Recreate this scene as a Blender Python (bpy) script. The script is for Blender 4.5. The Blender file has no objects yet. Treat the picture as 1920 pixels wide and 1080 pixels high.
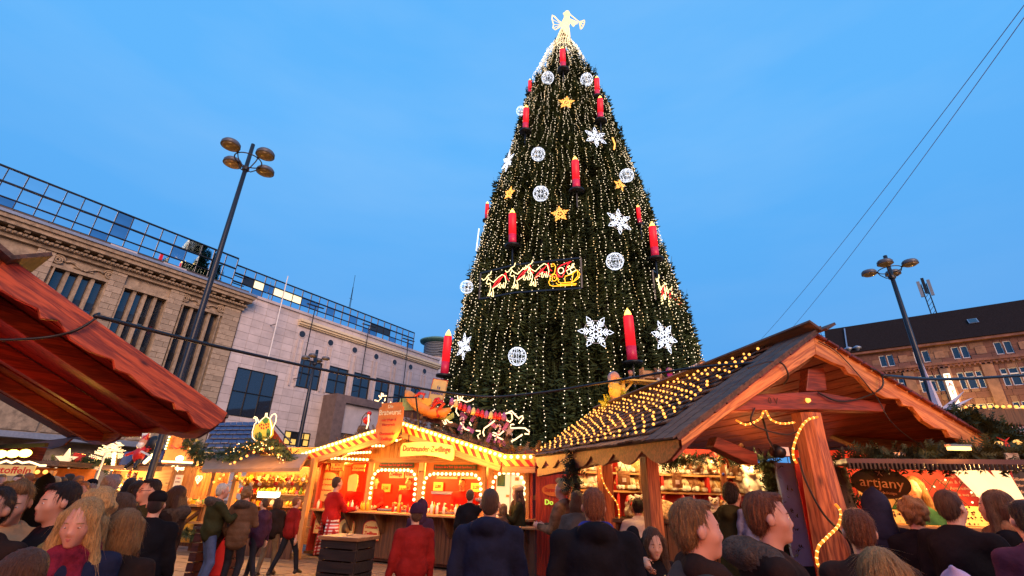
import bpy, bmesh, math, random
import numpy as np
from math import sin, cos, tan, pi, radians, atan2, hypot, sqrt
from mathutils import Vector, Matrix, Euler
random.seed(7); rng = np.random.default_rng(7)
SC = bpy.context.scene; COL = SC.collection

# ------------------------------------------------------------------ camera
PITCH = radians(23.636); ROLL = radians(1.624); CAM = Vector((0, 0, 1.72)); FOC = 880.0
cd = bpy.data.cameras.new('camera'); cam = bpy.data.objects.new('camera', cd); COL.objects.link(cam)
cd.sensor_width = 36; cd.lens = FOC / 1920 * 36; cd.clip_start = .1; cd.clip_end = 2000
_fw = Vector((0, cos(PITCH), sin(PITCH))); _r0 = Vector((1, 0, 0)); _u0 = _r0.cross(_fw)
_rt = _r0 * cos(ROLL) + _u0 * sin(ROLL); _up = -_r0 * sin(ROLL) + _u0 * cos(ROLL)
_m = Matrix((_rt, _up, -_fw)).transposed().to_4x4(); _m.translation = CAM
cam.matrix_world = _m; SC.camera = cam

# ------------------------------------------------------------------ sky: blue hour, sun just gone behind the camera
W = bpy.data.worlds.new('World'); SC.world = W; W.use_nodes = True
_n = W.node_tree.nodes; _l = W.node_tree.links; _n.clear()
_sky = _n.new('ShaderNodeTexSky'); _sky.sky_type = 'NISHITA'; _sky.sun_disc = False
_sky.sun_elevation = radians(2.0); _sky.sun_rotation = radians(165); _sky.ozone_density = 4.0; _sky.air_density = 1.2; _sky.dust_density = .3
_tc = _n.new('ShaderNodeTexCoord'); _mp = _n.new('ShaderNodeMapping'); _mp.inputs['Scale'].default_value = (1.2, 1.2, 4.5)
_mp.inputs['Rotation'].default_value = (0.1, 0.15, .4)
_no = _n.new('ShaderNodeTexNoise'); _no.inputs['Scale'].default_value = 1.3; _no.inputs['Detail'].default_value = 5; _no.inputs['Roughness'].default_value = .5
_rp = _n.new('ShaderNodeValToRGB'); _rp.color_ramp.elements[0].position = .42; _rp.color_ramp.elements[1].position = .72
_rp.color_ramp.elements[0].color = (.120, .465, .97, 1); _rp.color_ramp.elements[1].color = (.20, .52, .97, 1)
_sep = _n.new('ShaderNodeSeparateXYZ'); _mr = _n.new('ShaderNodeMapRange')
_mr.inputs['From Min'].default_value = .02; _mr.inputs['From Max'].default_value = .62
_hz = _n.new('ShaderNodeMixRGB'); _hz.inputs['Color1'].default_value = (.082, .325, .78, 1)
_mx = _n.new('ShaderNodeMixRGB'); _mx.blend_type = 'ADD'; _mx.inputs['Fac'].default_value = .02
_bg = _n.new('ShaderNodeBackground'); _bg.inputs['Strength'].default_value = 1.0
_ou = _n.new('ShaderNodeOutputWorld')
_l.new(_tc.outputs['Generated'], _mp.inputs['Vector']); _l.new(_mp.outputs[0], _no.inputs['Vector']); _l.new(_no.outputs['Fac'], _rp.inputs['Fac'])
_l.new(_tc.outputs['Generated'], _sep.inputs[0]); _l.new(_sep.outputs['Z'], _mr.inputs['Value'])
_l.new(_mr.outputs[0], _hz.inputs['Fac']); _l.new(_rp.outputs['Color'], _hz.inputs['Color2'])
_l.new(_hz.outputs[0], _mx.inputs['Color1']); _l.new(_sky.outputs[0], _mx.inputs['Color2'])
_l.new(_mx.outputs[0], _bg.inputs['Color']); _l.new(_bg.outputs[0], _ou.inputs['Surface'])
# last warm glow of the western sky behind the camera, very soft
_sd = bpy.data.lights.new('afterglow', 'SUN'); _sd.energy = 4.2; _sd.angle = radians(36); _sd.color = (1, .60, .38)
_so = bpy.data.objects.new('afterglow', _sd); COL.objects.link(_so)
_so.rotation_euler = Vector((-.30, .91, -.27)).to_track_quat('-Z', 'Y').to_euler()
vs = SC.view_settings; vs.view_transform = 'Standard'; vs.look = 'None'; vs.exposure = 0; vs.gamma = 1; vs.use_curve_mapping = False
cy = SC.cycles
cy.use_denoising = True; cy.denoiser = 'OPENIMAGEDENOISE'; cy.max_bounces = 6; cy.diffuse_bounces = 3; cy.glossy_bounces = 3
cy.transmission_bounces = 4; cy.sample_clamp_indirect = 3.0; cy.sample_clamp_direct = 0; cy.caustics_reflective = False; cy.caustics_refractive = False
cy.use_light_tree = True

def lamp(name, loc, power, col, size=.2, kind='POINT', rot=None):
    ld = bpy.data.lights.new(name, kind); ld.energy = power; ld.color = col
    if kind == 'AREA':
        ld.shape = 'RECTANGLE'; ld.size = size[0]; ld.size_y = size[1]
    else:
        ld.shadow_soft_size = size
    if kind == 'SPOT':
        ld.spot_size = radians(110); ld.spot_blend = .8
    o = bpy.data.objects.new(name, ld); COL.objects.link(o); o.location = loc
    if rot: o.rotation_euler = rot
    return o

# ------------------------------------------------------------------ pixel rays (1920x1080 photo) -> points in the place
def ray(px, py): return _fw + _rt * ((px - 960) / FOC) + _up * ((540 - py) / FOC)
def at_dist(px, py, D):
    r = ray(px, py); return CAM + r * (D / hypot(r.x, r.y))
def at_z(px, py, z):
    r = ray(px, py); return CAM + r * ((z - CAM.z) / r.z)
class Frame:
    """local frame of an upright thing: x along its front, y away from the square, z up"""
    def __init__(s, o, rz): s.o = Vector(o); s.rz = rz; s.x = Vector((cos(rz), sin(rz), 0)); s.y = Vector((-sin(rz), cos(rz), 0))
    def px(s, px, py, y=0.0):
        r = ray(px, py); p0 = s.o + s.y * y; t = (p0 - CAM).dot(s.y) / r.dot(s.y); q = CAM + r * t - s.o
        return (q.dot(s.x), q.z)
    def w(s, x, y, z): return s.o + s.x * x + s.y * y + Vector((0, 0, z))

# ------------------------------------------------------------------ objects
def tag(o, label=None, cat=None, group=None, kind=None):
    if label: o['label'] = label
    if cat: o['category'] = cat
    if group: o['group'] = group
    if kind: o['kind'] = kind
    return o
def empty(name, loc=(0, 0, 0), rz=0.0, parent=None):
    o = bpy.data.objects.new(name, None); COL.objects.link(o); o.location = loc; o.rotation_euler = (0, 0, rz); o.empty_display_size = .2
    if parent: o.parent = parent
    return o
def thing(name, label, cat, loc=(0, 0, 0), rz=0.0, group=None): return tag(empty(name, loc, rz), label, cat, group)
def link_mesh(name, me, parent=None, loc=None, rot=None):
    o = bpy.data.objects.new(name, me); COL.objects.link(o)
    if parent: o.parent = parent
    if loc is not None: o.location = loc
    if rot is not None: o.rotation_euler = rot
    return o
def dup(o, loc=None, rot=None, parent=None, scale=None, name=None):
    c = o.copy(); COL.objects.link(c)
    if parent: c.parent = parent
    if loc is not None: c.location = loc
    if rot is not None: c.rotation_euler = rot
    if scale is not None: c.scale = scale if not isinstance(scale, (int, float)) else (scale,) * 3
    return c
def copy_tree(o, parent=None):
    c = o.copy(); COL.objects.link(c)
    if parent: c.parent = parent
    for ch in list(o.children): copy_tree(ch, c)
    return c

class MB:
    def __init__(s): s.v = []; s.f = []; s.m = []
    def add(s, vs, fs, m=0):
        b = len(s.v); s.v += [tuple(p) for p in vs]
        for f in fs: s.f.append(tuple(i + b for i in f)); s.m.append(m)
        return s
    def quad(s, a, b, c, d, m=0): return s.add([a, b, c, d], [(0, 1, 2, 3)], m)
    def box(s, x0, x1, y0, y1, z0, z1, m=0):
        return s.add([(x0, y0, z0), (x1, y0, z0), (x1, y1, z0), (x0, y1, z0), (x0, y0, z1), (x1, y0, z1), (x1, y1, z1), (x0, y1, z1)],
                     [(0, 3, 2, 1), (4, 5, 6, 7), (0, 1, 5, 4), (1, 2, 6, 5), (2, 3, 7, 6), (3, 0, 4, 7)], m)
    def beam(s, a, b, w, h, m=0, up=(0, 0, 1)):
        a = Vector(a); b = Vector(b); d = (b - a).normalized(); u = Vector(up)
        if abs(d.dot(u)) > .99: u = Vector((0, 1, 0))
        r = d.cross(u).normalized() * (w / 2); t = r.cross(d).normalized() * (h / 2)
        P = [a - r - t, a + r - t, a + r + t, a - r + t, b - r - t, b + r - t, b + r + t, b - r + t]
        return s.add(P, [(3, 2, 1, 0), (4, 5, 6, 7), (0, 1, 5, 4), (1, 2, 6, 5), (2, 3, 7, 6), (3, 0, 4, 7)], m)
    def prism(s, poly, d0, d1, ax='y', m=0):
        """2-D outline (u, w) swept along an axis: y -> (u, d, w), x -> (d, u, w), z -> (u, w, d)"""
        g = {'y': lambda u, w, d: (u, d, w), 'x': lambda u, w, d: (d, u, w), 'z': lambda u, w, d: (u, w, d)}[ax]
        n = len(poly); P = [g(u, w, d0) for u, w in poly] + [g(u, w, d1) for u, w in poly]
        F = [tuple(range(n)), tuple(range(2 * n - 1, n - 1, -1))] + [(i, i + n, (i + 1) % n + n, (i + 1) % n) for i in range(n)]
        return s.add(P, F, m)
    def tube(s, pts, r, n=6, m=0, closed=False):
        pts = [Vector(p) for p in pts]; N = len(pts); rs = r if isinstance(r, (list, tuple)) else [r] * N
        ref = Vector((.13, .21, .97)); V = []
        for i, p in enumerate(pts):
            a = pts[(i - 1) % N] if closed or i else p; b = pts[(i + 1) % N] if closed or i < N - 1 else p
            d = (b - a).normalized() if (b - a).length > 1e-9 else Vector((0, 0, 1))
            u = d.cross(ref)
            if u.length < .05: u = d.cross(Vector((1, 0, 0)))
            u.normalize(); w = d.cross(u)
            V += [p + (u * cos(2 * pi * k / n) + w * sin(2 * pi * k / n)) * rs[i] for k in range(n)]
        F = []
        for i in range(N if closed else N - 1):
            j = (i + 1) % N
            F += [(i * n + k, i * n + (k + 1) % n, j * n + (k + 1) % n, j * n + k) for k in range(n)]
        if not closed: F += [tuple(range(n - 1, -1, -1)), tuple((N - 1) * n + k for k in range(n))]
        return s.add(V, F, m)
    def lathe(s, prof, n=16, c=(0, 0, 0), m=0, caps=True):
        c = Vector(c); V = [c + Vector((r * cos(2 * pi * k / n), r * sin(2 * pi * k / n), z)) for r, z in prof for k in range(n)]; N = len(prof)
        F = [(i * n + k, i * n + (k + 1) % n, (i + 1) * n + (k + 1) % n, (i + 1) * n + k) for i in range(N - 1) for k in range(n)]
        if caps: F += [tuple(range(n - 1, -1, -1)), tuple((N - 1) * n + k for k in range(n))]
        return s.add(V, F, m)
    def ball(s, c, r, n=8, k=6, m=0, sc=(1, 1, 1)):
        pr = [(max(1e-4, r * sin(pi * i / k)), -r * cos(pi * i / k)) for i in range(k + 1)]
        b = len(s.v); s.lathe(pr, n, (0, 0, 0), m)
        for i in range(b, len(s.v)): p = s.v[i]; s.v[i] = (p[0] * sc[0] + c[0], p[1] * sc[1] + c[1], p[2] * sc[2] + c[2])
        return s
    def mesh(s, name, mats, smooth=False):
        me = bpy.data.meshes.new(name); me.from_pydata(s.v, [], s.f)
        for mt in (mats if isinstance(mats, (list, tuple)) else [mats]): me.materials.append(mt)
        if any(s.m): me.polygons.foreach_set('material_index', s.m)
        bm = bmesh.new(); bm.from_mesh(me); bmesh.ops.recalc_face_normals(bm, faces=bm.faces); bm.to_mesh(me); bm.free()
        if smooth: me.polygons.foreach_set('use_smooth', [True] * len(me.polygons))
        me.update(); return me
    def build(s, name, mats, parent=None, smooth=False, loc=None, rot=None, bevel=0):
        o = link_mesh(name, s.mesh(name, mats, smooth), parent, loc, rot)
        if bevel:
            b = o.modifiers.new('bevel', 'BEVEL'); b.width = bevel; b.segments = 2; b.limit_method = 'ANGLE'
        return o

def np_mesh(name, V, F, mats, mi=None, smooth=False):
    """numpy verts (n,3) + faces (m,3|4) -> mesh"""
    me = bpy.data.meshes.new(name); V = np.asarray(V, np.float32); F = np.asarray(F, np.int32); k = F.shape[1]
    me.vertices.add(len(V)); me.vertices.foreach_set('co', V.ravel())
    me.loops.add(F.size); me.loops.foreach_set('vertex_index', F.ravel())
    me.polygons.add(len(F)); me.polygons.foreach_set('loop_start', np.arange(0, F.size, k, dtype=np.int32))
    for mt in (mats if isinstance(mats, (list, tuple)) else [mats]): me.materials.append(mt)
    if mi is not None: me.polygons.foreach_set('material_index', np.asarray(mi, np.int32))
    if smooth: me.polygons.foreach_set('use_smooth', np.ones(len(F), bool))
    me.update(calc_edges=True); me.validate(); return me

def lettering(txt, size, m, parent, loc, rot=(pi / 2, 0, 0), depth=.004, name='lettering', fit=None, bold=0.0, shear=0.0):
    """raised lettering, centred on loc; stands in the x-z plane facing -y by default"""
    cu = bpy.data.curves.new('t', 'FONT'); cu.body = txt; cu.size = size; cu.align_x = 'CENTER'; cu.align_y = 'CENTER'; cu.extrude = depth; cu.offset = bold * size; cu.shear = shear
    cu.resolution_u = 2
    t = bpy.data.objects.new('t', cu); COL.objects.link(t); bpy.context.view_layer.update()
    me = bpy.data.meshes.new_from_object(t.evaluated_get(bpy.context.evaluated_depsgraph_get()))
    bpy.data.objects.remove(t); me.materials.clear(); me.materials.append(m)
    o = link_mesh(name, me, parent, loc, rot)
    if fit:
        xs = [v.co.x for v in me.vertices]; wd = max(xs) - min(xs)
        if wd > 0: o.scale = (fit / wd, 1, 1)
    return o

# ------------------------------------------------------------------ materials
MATS = {}
def mat(name, col, rough=.6, metal=0.0, var=.2, vs=6.0, bump=.0, bs=40.0, emis=None, es=0.0, stretch=(1, 1, 1), spec=.5, sss=0, sample=False, wear=None):
    if name in MATS: return MATS[name]
    m = bpy.data.materials.new(name); m.use_nodes = True; nt = m.node_tree; N = nt.nodes; L = nt.links; p = N['Principled BSDF']
    p.inputs['Roughness'].default_value = rough; p.inputs['Metallic'].default_value = metal; p.inputs['Specular IOR Level'].default_value = spec
    tc = N.new('ShaderNodeTexCoord'); mp = N.new('ShaderNodeMapping'); mp.inputs['Scale'].default_value = stretch; L.new(tc.outputs['Object'], mp.inputs['Vector'])
    n1 = N.new('ShaderNodeTexNoise'); n1.inputs['Scale'].default_value = vs; n1.inputs['Detail'].default_value = 6; n1.inputs['Roughness'].default_value = .6
    L.new(mp.outputs[0], n1.inputs['Vector']); r = N.new('ShaderNodeValToRGB'); r.color_ramp.elements[0].position = .3; r.color_ramp.elements[1].position = .72
    r.color_ramp.elements[0].color = tuple(c * (1 - var) for c in col) + (1,); r.color_ramp.elements[1].color = tuple(min(1, c * (1 + var)) for c in col) + (1,)
    L.new(n1.outputs['Fac'], r.inputs['Fac']); out = r.outputs['Color']
    # every copy of an object drifts a little in tone
    oi = N.new('ShaderNodeObjectInfo'); hv = N.new('ShaderNodeHueSaturation'); mr = N.new('ShaderNodeMapRange'); mr.inputs['To Min'].default_value = 1 - var * .6; mr.inputs['To Max'].default_value = 1 + var * .6
    L.new(oi.outputs['Random'], mr.inputs['Value']); L.new(mr.outputs[0], hv.inputs['Value']); L.new(out, hv.inputs['Color']); out = hv.outputs['Color']
    if wear:
        n3 = N.new('ShaderNodeTexNoise'); n3.inputs['Scale'].default_value = 1.7; n3.inputs['Detail'].default_value = 8; n3.inputs['Roughness'].default_value = .7; L.new(tc.outputs['Object'], n3.inputs['Vector'])
        r3 = N.new('ShaderNodeValToRGB'); r3.color_ramp.elements[0].position = .5; r3.color_ramp.elements[1].position = .68; L.new(n3.outputs['Fac'], r3.inputs['Fac'])
        mx = N.new('ShaderNodeMixRGB'); mx.inputs['Color2'].default_value = wear + (1,); L.new(out, mx.inputs['Color1']); L.new(r3.outputs['Color'], mx.inputs['Fac']); out = mx.outputs[0]
    L.new(out, p.inputs['Base Color'])
    if bump:
        n2 = N.new('ShaderNodeTexNoise'); n2.inputs['Scale'].default_value = bs; n2.inputs['Detail'].default_value = 5; L.new(mp.outputs[0], n2.inputs['Vector'])
        b = N.new('ShaderNodeBump'); b.inputs['Strength'].default_value = bump; b.inputs['Distance'].default_value = .02; L.new(n2.outputs['Fac'], b.inputs['Height']); L.new(b.outputs[0], p.inputs['Normal'])
    if sss: p.inputs['Subsurface Weight'].default_value = sss; p.inputs['Subsurface Radius'].default_value = (.012, .006, .003); p.inputs['Subsurface Scale'].default_value = 1
    if emis: p.inputs['Emission Color'].default_value = tuple(emis) + (1,); p.inputs['Emission Strength'].default_value = es
    if es and not sample: m.cycles.emission_sampling = 'NONE'
    MATS[name] = m; return m

def wood(name, col, dark, grain='x', scale=1.0, rough=.55, knots=True, bump=.35):
    if name in MATS: return MATS[name]
    m = bpy.data.materials.new(name); m.use_nodes = True; nt = m.node_tree; N = nt.nodes; L = nt.links; p = N['Principled BSDF']; p.inputs['Roughness'].default_value = rough
    tc = N.new('ShaderNodeTexCoord'); oi = N.new('ShaderNodeObjectInfo'); ad = N.new('ShaderNodeVectorMath'); ad.operation = 'ADD'; sc = N.new('ShaderNodeVectorMath'); sc.operation = 'SCALE'; sc.inputs['Scale'].default_value = 37.0
    cx = N.new('ShaderNodeCombineXYZ')
    for i in range(3): L.new(oi.outputs['Random'], cx.inputs[i])
    L.new(cx.outputs[0], sc.inputs[0]); L.new(tc.outputs['Object'], ad.inputs[0]); L.new(sc.outputs[0], ad.inputs[1])
    mp = N.new('ShaderNodeMapping'); k = {'x': (.7, 9, 9), 'y': (9, .7, 9), 'z': (9, 9, .7)}[grain]; mp.inputs['Scale'].default_value = tuple(a * scale for a in k); L.new(ad.outputs[0], mp.inputs['Vector'])
    n1 = N.new('ShaderNodeTexNoise'); n1.inputs['Scale'].default_value = 1.0; n1.inputs['Detail'].default_value = 2; n1.inputs['Distortion'].default_value = .6; L.new(mp.outputs[0], n1.inputs['Vector'])
    mu = N.new('ShaderNodeMath'); mu.operation = 'MULTIPLY'; mu.inputs[1].default_value = 24.0; L.new(n1.outputs['Fac'], mu.inputs[0])
    sn = N.new('ShaderNodeMath'); sn.operation = 'SINE'; L.new(mu.outputs[0], sn.inputs[0])
    n2 = N.new('ShaderNodeTexNoise'); n2.inputs['Scale'].default_value = 7.0; n2.inputs['Detail'].default_value = 6; L.new(mp.outputs[0], n2.inputs['Vector'])
    m2 = N.new('ShaderNodeMath'); m2.operation = 'MULTIPLY_ADD'; m2.inputs[1].default_value = .22; L.new(sn.outputs[0], m2.inputs[0]); L.new(n2.outputs['Fac'], m2.inputs[2])
    r = N.new('ShaderNodeValToRGB'); e = r.color_ramp.elements; e[0].position = .22; e[1].position = .75; e[0].color = tuple(dark) + (1,); e[1].color = tuple(col) + (1,); L.new(m2.outputs[0], r.inputs['Fac'])
    out = r.outputs['Color']
    if knots:
        vo = N.new('ShaderNodeTexVoronoi'); vo.inputs['Scale'].default_value = 1.0; m3 = N.new('ShaderNodeMapping'); kk = {'x': (1.6, 5, 5), 'y': (5, 1.6, 5), 'z': (5, 5, 1.6)}[grain]; m3.inputs['Scale'].default_value = kk
        L.new(ad.outputs[0], m3.inputs['Vector']); L.new(m3.outputs[0], vo.inputs['Vector']); r2 = N.new('ShaderNodeValToRGB'); r2.color_ramp.elements[0].position = .05; r2.color_ramp.elements[1].position = .13
        r2.color_ramp.elements[0].color = (1, 1, 1, 1); r2.color_ramp.elements[1].color = (0, 0, 0, 1); L.new(vo.outputs['Distance'], r2.inputs['Fac'])
        mx = N.new('ShaderNodeMixRGB'); mx.inputs['Color2'].default_value = tuple(c * .35 for c in dark) + (1,); L.new(out, mx.inputs['Color1']); L.new(r2.outputs['Color'], mx.inputs['Fac']); out = mx.outputs[0]
    L.new(out, p.inputs['Base Color']); b = N.new('ShaderNodeBump'); b.inputs['Strength'].default_value = bump; b.inputs['Distance'].default_value = .006; L.new(m2.outputs[0], b.inputs['Height']); L.new(b.outputs[0], p.inputs['Normal'])
    MATS[name] = m; return m
def glow(name, col, s, sample=False):
    if name in MATS: return MATS[name]
    m = bpy.data.materials.new(name); m.use_nodes = True; p = m.node_tree.nodes['Principled BSDF']; p.inputs['Base Color'].default_value = tuple(c * .6 for c in col) + (1,)
    p.inputs['Emission Color'].default_value = tuple(col) + (1,); p.inputs['Emission Strength'].default_value = s
    if not sample: m.cycles.emission_sampling = 'NONE'
    MATS[name] = m; return m
def glass(name, tint=(.03, .045, .07), rough=.03):
    return mat(name, tint, rough=rough, var=.15, spec=1.0, bump=.015, bs=.8)

M_bulb = glow('warm bulb', (1, .40, .07), 2.3); M_bulbw = glow('white bulb', (1, .78, .36), 3.4); M_rope = glow('rope light', (1, .62, .16), 5.0)
M_neon = glow('neon tube warm', (1, .66, .34), 2.6); M_led = glow('cold white leds', (.80, .86, 1), 1.7); M_gold = glow('golden leds', (1, .42, .08), 2.0)
M_black = mat('black metal', (.012, .012, .014), .45, .3, .2)
M_cable = mat('black cable', (.010, .010, .012), .5)
M_iron = mat('blue black painted steel', (.018, .022, .035), .4, .2, .15)
# ================================================================== materials of the buildings
M_lime = mat('limestone', (.36, .285, .215), .85, var=.32, vs=1.3, bump=.35, bs=9, wear=(.20, .15, .11))
M_limed = mat('carved limestone', (.31, .235, .165), .85, var=.35, vs=2.5, bump=.4, bs=14, wear=(.15, .115, .085))
M_panel = mat('pale stone cladding', (.50, .445, .455), .55, var=.16, vs=.9, bump=.06, bs=20)
M_joint = mat('dark joint', (.17, .13, .13), .9)
M_cream = mat('cream moulding', (.62, .52, .36), .7, var=.12)
M_darkst = mat('dark stone panel', (.075, .055, .045), .7, var=.35, vs=2)
M_brownst = mat('brown granite', (.17, .115, .10), .5, var=.3, vs=2)
M_mull = mat('dark window metal', (.014, .014, .018), .4, .4)
M_mirror = mat('mirror glass', (.72, .80, .88), .02, 1.0, var=.06, vs=.4)
M_mirror2 = mat('smoky mirror glass', (.30, .36, .48), .04, 1.0, var=.2, vs=.4)
M_pdark = mat('dark glass', (.02, .022, .03), .06, 0, var=.2)
M_win = glass('reflecting window glass', (.018, .026, .045))
M_winlit = glow('lit office window', (1, .86, .52), 1.1); M_winyel = glow('lit yellow window', (1, .62, .14), .75)
M_zinc = mat('blue grey zinc', (.26, .30, .38), .45, .5, .15)
M_red = mat('red sandstone', (.20, .085, .062), .85, var=.34, vs=1.6, bump=.3, bs=8, wear=(.13, .06, .045))
M_red2 = mat('pale sandstone', (.29, .15, .095), .85, var=.32, vs=1.8, bump=.3, bs=8, wear=(.17, .09, .06))
M_tile = mat('dark roof tiles', (.016, .011, .011), .95, var=.6, vs=14, bump=.6, bs=16, spec=.1)
M_white = mat('white window paint', (.72, .70, .70), .5, var=.05)
M_copper = mat('green copper', (.10, .25, .22), .6, var=.3); M_greyp = mat('grey louvre', (.20, .22, .25), .5)

def plane_box(name, w, h, d, m):   # thin box centred on x,z ; front at y=0
    return MB().box(-w / 2, w / 2, 0, d, -h / 2, h / 2).mesh(name, m)

# ================================================================== old department store (left)
FL = Frame((-28.42, 45.59, 0), radians(55.5))
dept = thing('department_store', 'old limestone department store with tall window bays, scroll carvings and a mirrored glass attic', 'building', FL.o, FL.rz)
bays = [(-23.9, -20.6), (-19.2, -15.7), (-14.05, -10.7), (-9.35, -6.07), (-4.6, -1.37)]
zt, zb = 17.3, 7.2
w = MB(); w.box(-34, .62, .9, 9, 0, 20.0); w.box(-34, .62, .25, .9, zt, 18.5); w.box(-34, .62, .2, .9, 0, zb)
prev = -34
for a, b in bays: w.box(prev, a - .12, .3, .9, zb, zt); prev = b + .12
w.box(prev, .6, .3, .9, zb, zt)
w.build('wall', M_lime, dept)
blk = plane_box('stone_block', 1, 1, .2, M_lime)
pil = [(-20.4, -19.3), (-15.46, -14.34), (-10.6, -9.5), (-6.0, -4.83), (-1.06, .56)]
for a, b in pil:                                     # pilasters of coursed ashlar blocks
    z = 7.3; k = 0
    while z < 18.4:
        h = .47 if k % 2 else .56; h = min(h, 18.45 - z)
        if k % 2 == 0: spl = [(a, b)]
        else: q = a + (b - a) * random.uniform(.35, .65); spl = [(a, q), (q, b)]
        for c, d in spl:
            o = link_mesh('stone_block', blk, dept, ((c + d) / 2, random.uniform(-.02, .02), z + h / 2)); o.scale = (d - c - .025, 1, h - .03)
        z += h; k += 1
co = MB()
co.box(-34, .72, -.15, .3, 18.45, 18.75); co.box(-34, .85, -.45, .3, 18.75, 18.95); co.box(-34, 1.0, -.95, .3, 19.22, 19.55); co.box(-34, 1.1, -1.15, .3, 19.55, 19.85)
cor = co.build('cornice', M_limed, dept)
dm = plane_box('modillion', .34, .18, .26, M_limed); x = -22
while x < .6: link_mesh('modillion', dm, cor, (x, -.72, 19.12)); x += .92
dm2 = plane_box('dentil', .16, .16, .16, M_limed); x = -20.5
while x < .6: link_mesh('dentil', dm2, cor, (x, -.58, 18.86)); x += .31
MB().box(-34, 1.2, -1.3, .4, 19.86, 20.08).build('gutter', M_zinc, dept)
def scroll(flip, rr=.42):
    b = MB(); pts = []
    for i in range(26): t = i / 25 * 4.6 * pi; r = rr * (1 - .86 * i / 25); pts.append((flip * r * cos(t), 0, r * sin(t)))
    b.tube(pts, .075, 6)
    tail = [(flip * rr, 0, 0)] + [(flip * (rr + .28 * i), 0, .16 * sin(i * 1.1) - .03 * i) for i in range(1, 6)]
    b.tube(tail, [.085, .08, .075, .07, .06, .04], 6); return b.mesh('scroll', M_limed, True)
sc1, sc2 = scroll(1), scroll(-1)
paneT = plane_box('pane', .56, 1.9, .04, M_win); spand = plane_box('spandrel', .56, .62, .05, M_pdark); mul = plane_box('mullion', .26, zt - zb, .4, M_limed)
for bi, (a, b) in enumerate(bays):
    wd = (b - a) / 4
    f = MB(); f.box(a - .12, a, .05, .4, zb, zt); f.box(b, b + .12, .05, .4, zb, zt); f.box(a - .3, b + .3, .02, .4, zt, zt + .24)
    fr = f.build('window_surround', M_limed, dept)
    if bi % 2 == 0:
        link_mesh('scroll', sc1, fr, (a - .02, .1, 17.98)); link_mesh('scroll', sc2, fr, (b + .02, .1, 17.98))
        MB().prism([(a + 1.0, 17.72), (b - 1.0, 17.72), (b - 1.3, 18.2), (a + 1.3, 18.2)], .12, .3).build('carved_panel', M_limed, fr)
    for i in range(4):
        x0 = a + wd * (i + .5)
        if i: link_mesh('mullion', mul, fr, (a + wd * i, .22, (zt + zb) / 2))
        for j in range(4):
            o = link_mesh('pane', paneT, dept, (x0, .62, 16.3 - j * 2.56), (random.uniform(-.012, .012), 0, random.uniform(-.02, .02)))
            link_mesh('spandrel', spand, dept, (x0, .55, 15.02 - j * 2.56))
# attic of mirrored glass above a row of stone panels
for k in range(17):
    x = -34 + k * 2.05 + .6; pm = plane_box('parapet_panel', 2.0, .6, .2, M_panel if k in (11, 13) else M_darkst)
    link_mesh('parapet_panel', pm, dept, (x + .4, -.05, 20.39))
zr = [20.72, 21.44, 22.62, 23.82]
def attic(root, x0, x1, n, yy, rows, odd, seed, thick=(.09, .07, .12, .10)):
    R = random.Random(seed); w_ = (x1 - x0) / n
    g = MB()
    for i in range(n + 1): g.box(x0 + i * w_ - .035, x0 + i * w_ + .035, yy - .06, yy + .08, rows[0], rows[-1])
    for z, t in zip(rows, thick): g.box(x0, x1, yy - .1, yy + .08, z - t / 2, z + t / 2)
    g.box(x0, x1, yy + .5, yy + 6, rows[0], rows[-1] - .1, 0)
    fr = g.build('glazing_frame', M_mull, root)
    for j in range(len(rows) - 1):
        pm = {m.name: plane_box('pane', w_ - .02, rows[j + 1] - rows[j] - .02, .03, m) for m in (M_mirror, M_mirror2, M_pdark, M_winlit)}
        for i in range(n):
            m = odd.get((i, j), M_mirror2 if R.random() < .12 else M_mirror)
            link_mesh('pane', pm[m.name], root, (x0 + (i + .5) * w_, yy, (rows[j] + rows[j + 1]) / 2), (R.uniform(-.02, .02), 0, R.uniform(-.025, .025)))
attic(dept, -1.07 - 1.19 * 17, -1.07, 17, .12, zr, {}, 3)
for zz in (21.4, 22.3): MB().box(-1.07, .6, .3, .5, zz, zz + .05).build('railing', M_mull, dept)
# shop-front level seen under the hut roof
lw = MB(); lw.box(-34, .4, -1.6, .2, 4.4, 4.8)
lw.build('canopy', M_zinc, dept)
for k in range(12): MB().box(-33 + k * 2.75, -30.5 + k * 2.75, .1, .2, 5.0, 6.9).build('shopfront_panel', M_limed, dept)

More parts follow.
